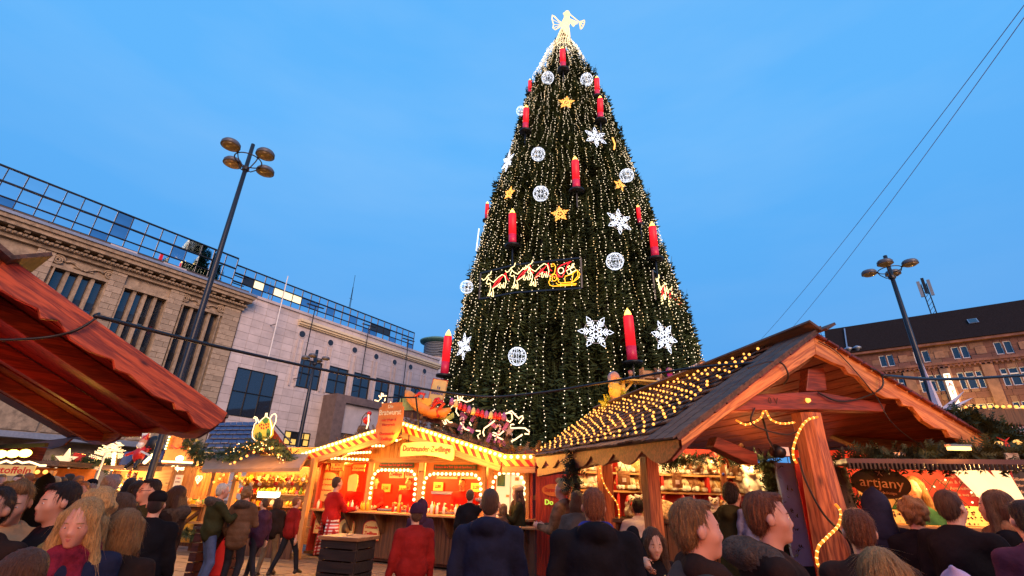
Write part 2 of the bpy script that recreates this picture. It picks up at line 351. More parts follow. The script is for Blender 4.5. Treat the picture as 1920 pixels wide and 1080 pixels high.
# ================================================================== pale annex
annex = thing('annex_building', 'pale stone clad modern annex with round portholes and a dark glass roof storey', 'building', FL.o, FL.rz)
X0, X1 = .75, 31.2
wins = [(8.3, 11.2), (12.25, 15.0), (15.95, 18.45), (19.45, 21.84), (22.8, 25.0), (25.9, 27.9)]
ports = [7.92, 11.78, 15.42, 18.98, 22.28, 25.35, 28.22]
holes = [(a, b, 12.1, 15.25) for a, b in wins] + [(1.85, 6.15, 8.1, 12.75), (8.4, 11.4, 5.9, 7.25), (13.7, 15.0, 5.9, 7.4), (16.6, 19.2, 5.9, 7.4)]
b = MB(); b.box(X0, X1, .38, 12, 0, 20.5); b.build('wall', M_joint, annex)
pw, ph = 1.27, .80; cnt = 0; rest = MB()
for i in range(24):
    for j in range(25):
        x0, x1, z0, z1 = X0 + i * pw, X0 + (i + 1) * pw, .4 + j * ph, .4 + (j + 1) * ph
        # cut the panel against the openings
        segs = [(x0, x1, z0, z1)]
        for (a, c, e, f) in holes:
            ns = []
            for (p, q, r_, t) in segs:
                if q <= a or p >= c or t <= e or r_ >= f: ns.append((p, q, r_, t)); continue
                if p < a: ns.append((p, a, r_, t))
                if q > c: ns.append((c, q, r_, t))
                p2, q2 = max(p, a), min(q, c)
                if r_ < e: ns.append((p2, q2, r_, e))
                if t > f: ns.append((p2, q2, f, t))
            segs = ns
        for (p, q, r_, t) in segs:
            if q - p < .06 or t - r_ < .06: continue
            y = .30 + random.uniform(-.006, .006)
            if cnt < 285 and p < 15.5 and r_ > 5.2:
                o = MB().box(p + .012, q - .012, y, .4, r_ + .012, t - .012).build('cladding_panel', M_panel, annex); cnt += 1
            else: rest.box(p + .012, q - .012, y, .4, r_ + .012, t - .012)
tag(rest.build('cladding_panels', M_panel, annex), kind='stuff')
c = MB(); c.box(7.1, X1 + .3, -.35, .35, 19.3, 19.6); c.box(7.15, X1 + .2, -.15, .35, 19.05, 19.3); c.box(7.2, X1, .05, .35, 18.9, 19.05); c.build('cornice', M_cream, annex)
MB().box(X0, X1, .1, .6, 20.32, 20.6).build('parapet', M_panel, annex)
def win_panes(root, a, c, e, f, nx, nz, m, yy=.36, fw=.11):
    g = MB()
    for i in range(nx + 1): x = a + (c - a) * i / nx; g.box(x - fw / 2, x + fw / 2, yy - .1, yy + .04, e, f)
    for j in range(nz + 1): z = e + (f - e) * j / nz; g.box(a, c, yy - .115, yy + .03, z - fw / 2, z + fw / 2)
    fr = g.build('window_frame', M_mull, root)
    for i in range(nx):
        for j in range(nz):
            mm = m if not isinstance(m, list) else m[(i + j) % len(m)]
            link_mesh('pane', plane_box('pane', (c - a) / nx - .02, (f - e) / nz - .02, .02, mm), fr, (a + (c - a) * (i + .5) / nx, yy, e + (f - e) * (j + .5) / nz), (random.uniform(-.008, .008), 0, random.uniform(-.012, .012)))
for a, c_ in wins: win_panes(annex, a, c_, 12.1, 15.25, 2, 2, M_win)
win_panes(annex, 1.85, 6.15, 8.1, 12.75, 3, 2, M_win, fw=.08)
win_panes(annex, 8.4, 11.4, 5.9, 7.25, 4, 2, [M_winyel, M_winyel, M_pdark]); win_panes(annex, 13.7, 15.0, 5.9, 7.4, 2, 1, [M_pdark, M_winyel]); win_panes(annex, 16.6, 19.2, 5.9, 7.4, 3, 1, [M_winyel, M_pdark])
pm = MB().lathe([(.46, 0), (.46, .06), (.38, .07), (.38, .02)], 20).mesh('porthole', M_panel); pg = MB().lathe([(.39, 0), (.39, .03)], 20).mesh('porthole_glass', M_pdark)
rib = plane_box('rib', .13, 5.4, .3, M_panel)
for x in ports:
    o = link_mesh('porthole', pm, annex, (x, .30, 18.0), (pi / 2, 0, 0)); link_mesh('porthole_glass', pg, o, (0, 0, .02))
    for d in (-.34, .34): link_mesh('rib', rib, annex, (x + d, .12, 14.7))
# granite porch in front
p = MB(); p.box(12.2, 31, -2.2, .3, 10.9, 11.75); p.box(12.2, 13.6, -2.2, .3, 0, 10.9); p.build('porch', M_brownst, annex)
MB().box(13.6, 31, -1.7, .3, 7.6, 10.9).build('porch_wall', M_panel, annex); MB().box(13.6, 31, -1.5, .25, 0, 7.6).build('porch_base', M_darkst, annex)
odd = {(1, 1): M_pdark, (2, 1): M_winlit, (3, 1): M_mirror2, (4, 1): M_winlit, (5, 1): M_winlit, (6, 1): M_winlit, (7, 1): M_mirror2, (8, 1): M_mirror2, (10, 1): M_mirror2, (16, 1): M_pdark, (17, 1): M_pdark, (18, 1): M_pdark}
attic(annex, -.95, 25.8, 23, .75, [20.62, 21.5, 22.45, 23.35], odd, 5)
ant = thing('roof_antenna', 'thin lattice antenna on the glass roof of the pale annex', 'antenna', FL.w(15.5, 3, 22.5), FL.rz)
MB().beam((-.12, 0, 0), (-.02, 0, 5), .05, .05).beam((.12, 0, 0), (.02, 0, 5), .05, .05).beam((0, 0, 5), (0, 0, 6.8), .04, .04).beam((-.3, 0, 3.2), (.3, 0, 3.2), .04, .04).build('mast', M_mull, ant)
# round stair tower behind the annex
tp = at_dist(820, 660, 78); tw = thing('round_tower', 'round rooftop tower with a flat green copper cap behind the annex', 'tower', (tp.x, tp.y, 0))
MB().lathe([(2.1, 14), (2.1, 22.0)], 28).build('tower_wall', M_panel, tw, True)
lv = MB()
for i in range(9): lv.lathe([(2.0, 22 + i * .28), (2.3, 22.05 + i * .28), (2.3, 22.16 + i * .28), (2.0, 22.2 + i * .28)], 28)
lv.build('louvre', M_greyp, tw, True); MB().lathe([(1.5, 24.5), (3.0, 24.75), (3.1, 25.0), (2.2, 25.35), (.1, 25.6)], 32).build('cap', M_copper, tw, True)
# lamp masts and flagpole on the annex front
for i, (x, lb) in enumerate(((8.0, 'T topped light mast by the first porthole'), (16.0, 'T topped light mast by the third porthole'), (23.1, 'T topped light mast by the fifth porthole'), (30.5, 'T topped light mast by the far end of the annex'))):
    q = thing('light_mast', 'thin dark ' + lb, 'mast', FL.w(x, -1.1, 12.0), FL.rz, 'light masts along the annex'); MB().tube([(0, 0, 0), (0, 0, 9.2)], .055, 8).build('pole', M_mull, q)
    MB().beam((-1.1, 0, 9.2), (1.1, 0, 9.3), .22, .10).build('light_bar', M_mull, q); MB().beam((0, .02, .8), (0, 1.4, .8), .06, .06).build('bracket', M_mull, q)
fp = thing('flagpole', 'white bare flagpole leaning out on the pale annex wall', 'flagpole', FL.w(4.05, -.9, 13.7), FL.rz); MB().tube([(0, 0, 0), (0, 0, 9.9)], [.07, .05], 8).build('pole', M_white, fp)
MB().beam((0, 0, 4.2), (0, 1.2, 4.2), .06, .06).build('bracket', M_mull, fp)

# ================================================================== red sandstone building (right)
FR = Frame((36.18, 46.72, 0), radians(-39))
rb = thing('sandstone_building', 'red brown sandstone office building with white paired windows and dark tiled roof', 'building', FR.o, FR.rz)
xs0, xs1 = -2.6, 34
groups1 = [1.38, 4.1, 6.9, 9.8, 12.7, 15.6, 18.5]
holes = []
for x in groups1: holes += [(x, x + .5, 14.3, 15.42), (x + .62, x + 1.12, 14.3, 15.42)]
for x in (-1.4, 1.1, 3.9, 6.69, 9.55, 12.4, 15.2):
    for d, ww in ((0, .42), (.53, .6), (1.24, .42)): holes += [(x + d, x + d + ww, 11.5, 13.03), (x + d, x + d + ww, 8.5, 10.12), (x + d, x + d + ww, 5.4, 7.2)]
b = MB(); b.box(xs0, xs1, .25, 14, 0, 15.9); b.build('wall', M_red, rb)
# ashlar skin cut round the windows, every course of its own, blocks of uneven tone
skin = [MB(), MB()]; nb = 0; zc = 0.2; row = 0
bm_ = plane_box('stone_block', 1, 1, .24, M_red); bm2_ = plane_box('stone_block', 1, 1, .24, M_red2)
while zc < 15.8:
    h = .55; x = xs0 - (.4 if row % 2 else 0)
    while x < 16:
        ln = random.uniform(.9, 1.5); segs = [(max(x, xs0), x + ln, zc, zc + h)]
        for (a, c, e, f) in holes:
            ns = []
            for (p, q, r_, t) in segs:
                if q <= a or p >= c or t <= e or r_ >= f: ns.append((p, q, r_, t)); continue
                if p < a: ns.append((p, a, r_, t))
                if q > c: ns.append((c, q, r_, t))
                p2, q2 = max(p, a), min(q, c)
                if r_ < e: ns.append((p2, q2, r_, e))
                if t > f: ns.append((p2, q2, f, t))
            segs = ns
        for (p, q, r_, t) in segs:
            if q - p < .05 or t - r_ < .04: continue
            k = 1 if random.random() < .28 else 0; yj = random.uniform(-.012, .012)
            if nb < 290 and zc > 8 and -.5 < x < 13: o = link_mesh('stone_block', bm2_ if k else bm_, rb, ((p + q) / 2, yj, (r_ + t) / 2)); o.scale = (q - p - .02, 1, t - r_ - .02); nb += 1
            else: skin[k].box(p + .01, q - .01, yj, .26, r_ + .01, t - .01)
        x += ln
    zc += h; row += 1
tag(skin[0].build('stone_blocks', M_red, rb), kind='stuff'); tag(skin[1].build('pale_stone_blocks', M_red2, rb), kind='stuff')
st = MB(); st.box(xs0 - .1, xs1, -.28, .1, 13.86, 14.08); st.box(xs0 - .1, xs1, -.16, .1, 13.7, 13.86); x = xs0 + .2
while x < 16: st.box(x, x + .14, -.24, 0, 13.55, 13.7); x += .36
st.build('string_course', M_red, rb)
eb = MB(); eb.box(xs0 - .25, xs1, -.42, .2, 15.75, 15.98); eb.build('eaves', M_red, rb)
MB().prism([(-.5, 15.98), (4.2, 20.1), (9, 20.1), (14.4, 15.98)], xs0 - .2, xs1, 'x').build('roof', M_tile, rb)
tl = MB()                                            # courses of roof tiles as thin steps
for i in range(30): 
    t0, t1 = i / 30, (i + 1) / 30; y0, z0_, y1, z1_ = -.5 + 4.7 * t0, 15.98 + 4.12 * t0, -.5 + 4.7 * t1, 15.98 + 4.12 * t1
    tl.prism([(y0 - .03, z0_ + .07), (y0 - .03, z0_ + .02), (y1, z1_ + .02), (y1, z1_ + .05)], xs0 - .25, xs1, 'x')
tag(tl.build('tile_courses', M_tile, rb), kind='stuff')
sk = MB().box(-.35, .35, -.03, .03, -.45, .45).build('skylight', M_zinc, rb, loc=(9.3, 1.7, 18.1), rot=(radians(-49), 0, 0)); MB().box(-.28, .28, -.05, -.03, -.38, .38).build('pane', M_win, sk)
MB().beam((-1.0, -.35, 16.3), (-.9, 3.6, 19.8), .12, .05).build('lightning_strip', M_zinc, rb)
for (a, c, e, f) in holes:
    if c > 15: continue
    g = MB(); tt = .05
    g.box(a, a + tt, .07, .16, e, f); g.box(c - tt, c, .07, .16, e, f); g.box(a, c, .06, .16, e, e + tt); g.box(a, c, .06, .16, f - tt, f)
    if f - e > 1.3: g.box(a, c, .05, .16, e + (f - e) * .64, e + (f - e) * .64 + .1)
    fr = g.build('window_frame', M_white, rb)
    pm_ = MB().box(a + tt, c - tt, .13, .15, e + tt, f - tt).build('pane', M_win, fr)
for x in (0.0, 2.85, 5.55, 8.45, 11.3):              # carved panels and flat pilasters between the window groups
    if x > 1: MB().box(x + .05, x + .75, -.05, .1, 14.5, 15.2).build('carved_panel', M_limed if False else M_red2, rb)
    MB().box(x + .02, x + .80, -.12, .05, 3, 13.55).build('pilaster', M_red2, rb)
MB().box(xs0, xs1, -.2, .1, 8.1, 8.35).build('sill_band', M_red2, rb); 
# vertical illuminated sign
M_sign = glow('backlit sign white', (1, .90, .70), 1.6, True); M_signred = glow('red sign letters', (1, .05, .03), .8); M_signor = glow('orange sign letters', (1, .42, .08), .7)
vsn = thing('vertical_sign', 'narrow vertical lit sign of stacked letter boxes on the yellow lit wall', 'sign', FR.w(5.93, -.5, 8.8), FR.rz)
for i, (ch, mm) in enumerate(zip('TATTOO', (M_signor, M_signred, M_signor, M_signor, M_signor, M_signred))):
    z = 3.8 - i * .72; bx = MB().box(-.22, .22, -.14, .3, z - .33, z + .33).build('letter_box', M_sign, vsn); lettering(ch, .5, mm, bx, (0, -.155, z), depth=.01, bold=.02)
MB().box(-.06, .06, .3, .45, -.3, 4.2).build('bracket', M_black, vsn)
lamp('sign_light', FR.w(6.7, -3.2, 7.6), 1500, (1, .58, .10), .3)
# antenna mast on the ridge
ap = FR.w(7.0, 4.5, 20.0); am = thing('antenna_mast', 'dark lattice antenna mast with pale panels on the tiled ridge', 'antenna', ap, FR.rz)
t = MB()
for sx in (-.22, .22):
    for sy in (-.22, .22): t.beam((sx, sy, 0), (sx, sy, 3.6), .06, .06)
for k in range(7): z = k * .5; t.beam((-.22, -.22, z), (.22, -.22, z + .5), .04, .04).beam((.22, -.22, z), (.22, .22, z + .5), .04, .04).beam((-.22, .22, z), (-.22, -.22, z + .5), .04, .04)
t.build('lattice', M_black, am)
for dx, z in ((-.42, 3.0), (.42, 3.0), (0, 3.3)): MB().box(dx - .13, dx + .13, -.35, -.2, z - .9, z + .9).build('antenna_panel', M_greyp if dx else M_black, am)
rp = FR.w(-1.0, -.2, 16.0); 
ra = thing('roof_aerial', 'small thin television aerial at the near end of the tiled roof', 'antenna', at_dist(1543, 640, 57) - Vector((0, 0, 1.2)), FR.rz); MB().tube([(0, 0, 0), (0, 0, 2.2)], .03, 5).beam((-.6, 0, 2.0), (.5, 0, 1.7), .03, .03).beam((-.4, 0, 1.5), (-.1, 0, 2.1), .03, .03).build('aerial', M_black, ra)
for k in range(2):
    v = thing('roof_vent', ('nearer' if k else 'farther') + ' of two squat metal vents at the eaves beside the wooden gable', 'vent', FR.w(-.9 + k * .75, -.2, 16.0), FR.rz, 'roof vents'); MB().lathe([(.2, 0), (.2, .35), (.38, .4), (.38, .55), (.1, .7)], 12).build('hood', M_zinc, v, True)

# ================================================================== ground
M_pave = mat('brown paving slabs', (.20, .155, .115), .55, var=.3, vs=2.2, bump=.25, bs=18, wear=(.12, .09, .07)); M_grout = mat('sandy joint', (.07, .055, .045), .9)
tag(MB().quad((-300, -300, -.02), (300, -300, -.02), (300, 600, -.02), (-300, 600, -.02)).build('ground', M_grout), kind='structure')
pav = tag(empty('pavement'), kind='structure')
sl = MB().prism([(-.49, -.005), (.49, -.005), (.49, -.012), (.5, -.02), (-.5, -.02), (-.49, -.012)], -.5, .5, 'y').mesh('paving_slab', M_pave)
far = MB(); n = 0; ca, sa = cos(radians(-25)), sin(radians(-25))
for i in range(-34, 40):
    for j in range(-8, 60):
        lx, ly = i * .62 + (.31 if j % 2 else 0), j * .42; X, Y = lx * ca - ly * sa, lx * sa + ly * ca
        if Y < 3.0 or Y > 24 or abs(X) > Y * 1.2 + 1: continue
        if n < 300 and ((7.5 < Y < 15 and -7.5 < X < -1.2) or (7 < Y < 11 and -1.2 < X < 1)):
            o = link_mesh('paving_slab', sl, pav, (X, Y, random.uniform(-.003, .003)), (random.uniform(-.006, .006), random.uniform(-.006, .006), radians(-25))); o.scale = (.60, .40, 1); n += 1
        else:
            c4 = [(lx + a * .30, ly + b_ * .20) for a, b_ in ((-1, -1), (1, -1), (1, 1), (-1, 1))]; z = -.006 + random.uniform(-.003, .003)
            far.quad(*[(u * ca - v * sa, u * sa + v * ca, z) for u, v in c4])
o = tag(far.build('paving_slabs', M_pave), kind='stuff'); o.parent = pav

# ================================================================== behind the camera, unseen: hut added to light the crowd, houses to block sky
bk = thing('market_hut', 'unseen timber hut behind the camera, its row of bulbs added to light the crowd', 'hut', (0, -7.5, 0), 0)
W_bk = wood('hut plank behind', (.22, .10, .04), (.12, .05, .02), 'z')
for k in range(28): MB().box(-7 + k * .5, -6.51 + k * .5, 0, .05, 0, 2.9).build('plank', W_bk, bk)
MB().prism([(-1.2, 2.75), (1.6, 4.4), (4.2, 2.75), (4.2, 2.6), (1.6, 4.2), (-1.2, 2.6)], -7.3, 7.3, 'x').build('roof', M_tile, bk)
bk.rotation_euler = (0, 0, pi); bk.location = (0, -6.5, 0)
for x in (-5, -2.4, .2, 2.8, 5.2):
    lamp('added_crowd_light', (x, -5.1, 2.5), 260, (1, .19, .03), .15); MB().ball((-x, 1.4, 2.5), .07, 10, 8).build('light_bulb', M_bulb, bk, True)  # added lamps warm the crowd and hut fronts from behind the camera
hs_ = thing('added_house_row', 'unseen row of plain stuccoed town houses added behind the camera to block low sky', 'building', (0, -52, 0), 0)
MB().box(-75, 75, -12, 0, 0, 16).build('wall', M_red2, hs_); MB().prism([(-12, 16), (-6, 20), (0, 16)], -75, 75, 'x').build('roof', M_tile, hs_)
wp = plane_box('window', 1.2, 1.8, .1, M_pdark)
for i in range(36):
    for j in range(4): link_mesh('window', wp, hs_, (-72 + i * 4.1, .08, 2.6 + j * 3.7), (0, 0, 0))
# ================================================================== the giant tree, put together from small spruces
TD = 33.0; TA = radians(7.6); TC = Vector((TD * sin(TA), TD * cos(TA), 0))
PROF = [(0, 9.7), (3, 9.4), (6, 9.0), (9.7, 8.55), (12.2, 8.1), (15.4, 7.5), (18.3, 6.95), (21.3, 6.45), (24.8, 5.6), (27.7, 4.9), (31, 4.15), (33.8, 3.6), (36.8, 2.65), (40.8, 1.45), (42.7, .6), (43.4, .2)]
_pz = [p[0] for p in PROF]; _pr = [p[1] for p in PROF]
def trad(z): return float(np.interp(z, _pz, _pr))
def on_tree(px, py, off=.25):
    """point of the tree's outer surface that the ray meets -> position, outward azimuth"""
    r = ray(px, py); hr = hypot(r.x, r.y); best = None
    for D in np.arange(TD - 11, TD + .2, .05):
        p = CAM + r * (D / hr); d = hypot(p.x - TC.x, p.y - TC.y); g = d - (trad(p.z) + off)
        if best is None or abs(g) < best[0]: best = (abs(g), p, g)
        if g <= 0: return p, atan2(p.y - TC.y, p.x - TC.x)
    p = best[1]; return p, atan2(p.y - TC.y, p.x - TC.x)
M_fir = mat('spruce needles', (.050, .072, .026), .8, var=.7, vs=.7, spec=.2); M_firin = mat('dark filler cone', (.02, .02, .011), .95, var=.4); M_bark = mat('spruce bark', (.06, .035, .02), .9, var=.4, vs=5)
tree = thing('christmas_tree', 'giant christmas tree covered in hanging light strings and red candles, topped by an angel', 'tree', TC)
MB().lathe([(max(.05, trad(z) - .9), z) for z in np.linspace(0, 42.2, 24)], 40).build('core', M_firin, tree, True)  # solid dark cone added inside so no sky shows through
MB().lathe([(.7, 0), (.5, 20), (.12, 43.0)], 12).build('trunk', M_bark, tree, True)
def spruce_template(R):
    V = []; F = []; H = 1.0; n = 10
    for k in range(n):
        z = .03 + .93 * (k / n); L = .30 * (1 - k / n) ** .8 + .03; m = 5
        for q in range(m):
            a = 2 * pi * (q + R.random()) / m; l = L * R.uniform(.7, 1.2); d = np.array([cos(a), sin(a), 0]); s = np.array([-sin(a), cos(a), 0])
            b0 = np.array([0, 0, z]); tip = d * l + np.array([0, 0, z + l * R.uniform(-.25, .45)]); mid = b0 * .45 + tip * .55 - np.array([0, 0, .03]); w = l * .24
            i = len(V); V += [b0, mid + s * w, tip, mid - s * w]; F.append((i, i + 1, i + 2, i + 3))
            i = len(V); up = np.array([0, 0, w * .8]); V += [b0, mid + up, tip, mid - up]; F.append((i, i + 1, i + 2, i + 3))
    i = len(V); V += [np.array(p) for p in ((-.012, 0, 0), (.012, 0, 0), (.004, 0, 1.05), (-.004, 0, 1.05))]; F.append((i, i + 1, i + 2, i + 3))
    return np.array(V), np.array(F)
R_ = random.Random(11); tmpl = [spruce_template(R_) for _ in range(5)]; VV = []; FF = []; base = 0
z = .2
while z < 43.0:
    r = trad(z); n = max(5, int(2 * pi * r / .62))
    for k in range(n):
        a = 2 * pi * (k + R_.random() * .9) / n
        if sin(a) > .75 and R_.random() < .7: continue           # the far side needs fewer
        tv, tf = tmpl[R_.randrange(5)]; h = R_.choice((1.3, 1.6, 1.9, 2.1, 2.5)) * (1 if z < 36 else .5); ww = h * R_.uniform(.8, 1.15)
        rr = r - R_.uniform(.30, .75) * min(1, r / 2); tilt = R_.uniform(-.02, .26); sp = R_.random() * 6.28
        P = tv * np.array([ww, ww, h]); c_, s_ = cos(sp), sin(sp); P = np.stack([P[:, 0] * c_ - P[:, 1] * s_, P[:, 0] * s_ + P[:, 1] * c_, P[:, 2]], 1)
        ct, st_ = cos(tilt), sin(tilt); P = np.stack([P[:, 0] * ct + P[:, 2] * st_, P[:, 1], -P[:, 0] * st_ + P[:, 2] * ct], 1)
        c_, s_ = cos(a), sin(a); P = np.stack([P[:, 0] * c_ - P[:, 1] * s_, P[:, 0] * s_ + P[:, 1] * c_, P[:, 2]], 1)
        P += np.array([rr * c_, rr * s_, z + R_.uniform(-.3, .3)]); VV.append(P); FF.append(tf + base); base += len(P)
    z += .72
link_mesh('crown', np_mesh('crown', np.concatenate(VV), np.concatenate(FF), M_fir), tree)['kind'] = 'stuff'

# ---- strings of small lights
OCT = np.array([(1, 0, 0), (-1, 0, 0), (0, 1, 0), (0, -1, 0), (0, 0, 1), (0, 0, -1)], float)
OCF = np.array([(0, 2, 4), (2, 1, 4), (1, 3, 4), (3, 0, 4), (2, 0, 5), (1, 2, 5), (3, 1, 5), (0, 3, 5)])
def bulbs_mesh(name, pts, r, m):
    P = np.asarray([tuple(p) for p in pts]); rr = np.asarray(r) if hasattr(r, '__len__') else np.full(len(P), r)
    V = (OCT[None] * rr[:, None, None] + P[:, None]).reshape(-1, 3); F = (OCF[None] + (np.arange(len(P)) * 6)[:, None, None]).reshape(-1, 3)
    return np_mesh(name, V, F, m)
M_tl = [glow('tree light cool', (1, .80, .52), 2.6), glow('tree light warm', (1, .66, .30), 2.6)]
M_twire = mat('dark green light cable', (.01, .014, .008), .7)
ns = 64
for k in range(ns):
    a0 = radians(-90) + TA * -1 + (k - (ns - 1) / 2) / ns * radians(215); a = a0; zb = R_.uniform(2.0, 5.0) if R_.random() < .8 else R_.uniform(8, 16)
    zt_ = R_.uniform(40.6, 42.6) if k % 2 else R_.uniform(33, 41); pts = []; z = zt_; dr = 0; side = R_.random() < .25
    while z > zb:
        dr = dr * .9 + R_.gauss(0, .05); r = trad(z) + R_.uniform(.12, .28); aa = a + (dr + .05 * sin(z * .7 + k)) / max(r, 1.2)
        pts.append((r * cos(aa), r * sin(aa), z)); z -= R_.uniform(.16, .30) if R_.random() < .95 else R_.uniform(.5, .9)
    st = thing('light_string', 'string of small warm white lights hanging down the giant tree', 'light string', TC, 0, 'light strings hung down the tree')
    tag(link_mesh('bulbs', bulbs_mesh('bulbs', pts, np.array([R_.uniform(.019, .034) for _ in pts]), M_tl[k % 5 == 0]), st), kind='stuff')
    MB().tube([(x * .995, y * .995, z) for x, y, z in pts[::3]], .008, 3).build('cable', M_twire, st)
for k in range(26):                                   # thick curtain of lights under the angel
    a = radians(-90) + (k - 13) / 13 * 1.9; pts = []; z = 43.2; zb = R_.uniform(38.3, 40.2) - (2.4 if k < 9 else 0)
    while z > zb:
        r = trad(z) * 1.02 + .12 + (.35 if k < 8 else 0) * (43.2 - z) / 6; pts.append((r * cos(a) + R_.gauss(0, .05), r * sin(a) + R_.gauss(0, .05), z)); z -= .13
    st = thing('light_string', 'short dense string of white lights fanning out from the angel over the tree tip', 'light string', TC, 0, 'dense light strings under the angel')
    tag(link_mesh('bulbs', bulbs_mesh('bulbs', pts, .030, M_tl[0]), st), kind='stuff')

# ---- ornaments
def ornament(name, label, cat, px, py, group, off=.55):
    p, a = on_tree(px, py, off); return thing(name, label, cat, p, a + pi / 2, group), p     # local -y points outward
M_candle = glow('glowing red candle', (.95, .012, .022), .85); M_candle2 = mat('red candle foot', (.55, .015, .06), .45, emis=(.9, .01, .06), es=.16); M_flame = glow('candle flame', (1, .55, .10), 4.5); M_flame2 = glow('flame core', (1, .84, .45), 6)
def candle(label, px, ytop, ybot, off=.7):
    pb, a = on_tree(px, ybot, off); r = ray(px, ytop); D = hypot(pb.x - CAM.x, pb.y - CAM.y); pt = CAM + r * (D / hypot(r.x, r.y)); H = pt.z - pb.z
    t = thing('tree_candle', label, 'candle', pb, a + pi / 2, 'giant red candles on the tree'); t.rotation_euler[1] = R_.uniform(-.045, .045); rad = H * .088
    MB().lathe([(rad, H * .27), (rad, H * .83), (rad * .9, H * .845)], 14).build('candle_body', M_candle, t, True)
    MB().lathe([(rad, 0), (rad, H * .27)], 14).build('dim_candle_shell', M_candle2, t, True)  # weaker inner light low in the shell, put into colour and glow
    MB().lathe([(rad * .62, H * .84), (rad * .72, H * .875), (rad * .5, H * .93), (rad * .2, H * .97), (.01, H)], 12).build('flame', M_flame2 if H > 3 else M_flame, t, True)
    MB().lathe([(rad * .75, H * .835), (rad * .8, H * .85)], 12).build('flame_base', M_flame, t, True)
    MB().lathe([(rad * 2.0, -.16), (rad * 2.05, -.02), (rad * 1.3, 0)], 16).build('drip_plate', M_black, t, True)
    MB().beam((0, 0, -.16), (0, 0, -1.3), .07, .07).beam((0, 0, -1.2), (0, 1.4, -1.5), .07, .07).build('support_rod', M_iron, t)
for a in (('red candle just below the angel, topmost on the tree', 1056, 87, 131), ('half hidden red candle on the left edge near the tree tip', 993, 148, 176, .2), ('upper of two red candles on the right edge near the tree tip', 1120, 141, 182, .3), ('lower of two red candles on the right edge near the tree tip', 1126, 178, 226),
          ('red candle beside a light ball on the upper left edge', 985, 197, 246), ('large red candle between two snowflakes in the upper middle of the tree', 1081, 292, 357), ('red candle left of the golden star in mid tree', 961, 390, 460), ('red candle behind light strings on the middle left edge', 912, 378, 412, .1),
          ('red candle peeping out behind the middle right edge', 1200, 384, 420, .1), ('big red candle standing out on the right edge above the snowflakes', 1229, 414, 484, .9), ('big red candle at the lower left edge over the sausage stall sign', 833, 618, 702, .9), ('big red candle between the two large snowflakes low on the tree', 1186, 577, 678)): candle(*a)

def snow_template():
    b = MB(); rt = .024
    for k in range(6):
        a = k * pi / 3; M2 = lambda x, y: (x * cos(a) - y * sin(a), 0, x * sin(a) + y * cos(a))
        b.tube([M2(.10, 0), M2(.66, 0)], rt, 5); b.tube([M2(.62, 0), M2(.76, .12), M2(1.0, 0), M2(.76, -.12)], rt, 5, closed=True)
        for x, l in ((.22, .17), (.38, .2), (.52, .17)):
            for s in (-1, 1): b.tube([M2(x, 0), M2(x + l * .8, s * l)], rt, 5)
        b.tube([M2(.10, 0), M2(.14, .09), (.16 * cos(a + pi / 3), 0, .16 * sin(a + pi / 3))], rt * .8, 4)
    return b.mesh('light_tubes', M_led), MB().tube([(.66 * cos(t), .02, .66 * sin(t)) for t in np.linspace(0, 2 * pi, 37)[:-1]], .014, 4, closed=True).mesh('hoop', M_white)
sn_l, sn_h = snow_template()
for lb, px, py, r, roll in (('snowflake light high on the right beside the big candle', 1117, 257, 23, .45), ('snowflake light on the upper left edge of the tree', 952, 303, 21, .8), ('snowflake light in mid tree near the right edge', 1161, 415, 28, .5), ('largest snowflake light left of the low red candle', 1117, 622, 35, .02), ('snowflake light right of the low red candle', 1246, 632, 32, .12), ('foreshortened snowflake light at the lower left edge', 870, 649, 27, .5)):
    t, p = ornament('snowflake_light', 'cold white ' + lb, 'snowflake', px, py, 'white snowflake lights'); s = r * (p - CAM).length / 930
    for nm, me in (('light_tubes', sn_l), ('hoop', sn_h)): o = link_mesh(nm, me, t, (0, 0, 0), (0, roll, 0)); o.scale = (s, s, s)
    MB().beam((0, 0, 0), (0, .8, 0), .05, .05).build('bracket', M_black, t)
# balls of wire lights
bp = []; fi = pi * (3 - sqrt(5))
for i in range(150): y = 1 - 2 * (i + .5) / 150; q = sqrt(1 - y * y); bp.append((q * cos(fi * i), q * sin(fi * i), y))
ball_l = bulbs_mesh('bulbs', np.array(bp) * np.array([[1 - .1 * R_.random()] for _ in bp]), .036, M_led); ball_l_stuff = True
gw = MB()
for k in range(5): gw.tube([(cos(t) * cos(k * pi / 5), cos(t) * sin(k * pi / 5), sin(t)) for t in np.linspace(0, 2 * pi, 25)[:-1]], .018, 3, closed=True)
for zz in (-.6, 0, .6): q = sqrt(1 - zz * zz); gw.tube([(q * cos(t), q * sin(t), zz) for t in np.linspace(0, 2 * pi, 25)[:-1]], .018, 3, closed=True)
ball_w = gw.mesh('wire_cage', M_led)
for lb, px, py, r in (('left of the topmost candle', 1027, 146, 11), ('right of the topmost candle', 1100, 149, 11), ('on the upper left edge behind a candle', 977, 208, 9), ('in the upper tree left of the big candle', 1009, 289, 13), ('above the golden star in mid tree', 1014, 363, 15), ('bulging out on the right edge', 1175, 329, 13), ('below the mid snowflake, right half of the tree', 1153, 490, 17), ('on the left edge beside the reindeer sign', 875, 538, 13), ('low on the tree under the sleigh sign', 970, 668, 18)):
    t, p = ornament('light_ball', 'round wire ball of white lights ' + lb, 'light ball', px, py, 'white light balls on the tree'); s = r * (p - CAM).length / 930
    for nm, me in (('bulbs', ball_l), ('wire_cage', ball_w)): o = link_mesh(nm, me, t); o.scale = (s, s, s); nm == 'bulbs' and tag(o, kind='stuff')
sg = MB(); out = [((1 if i % 2 == 0 else .42) * cos(pi / 2 + i * pi / 5), 0, (1 if i % 2 == 0 else .42) * sin(pi / 2 + i * pi / 5)) for i in range(10)]
sg.tube(out, .045, 5, closed=True)
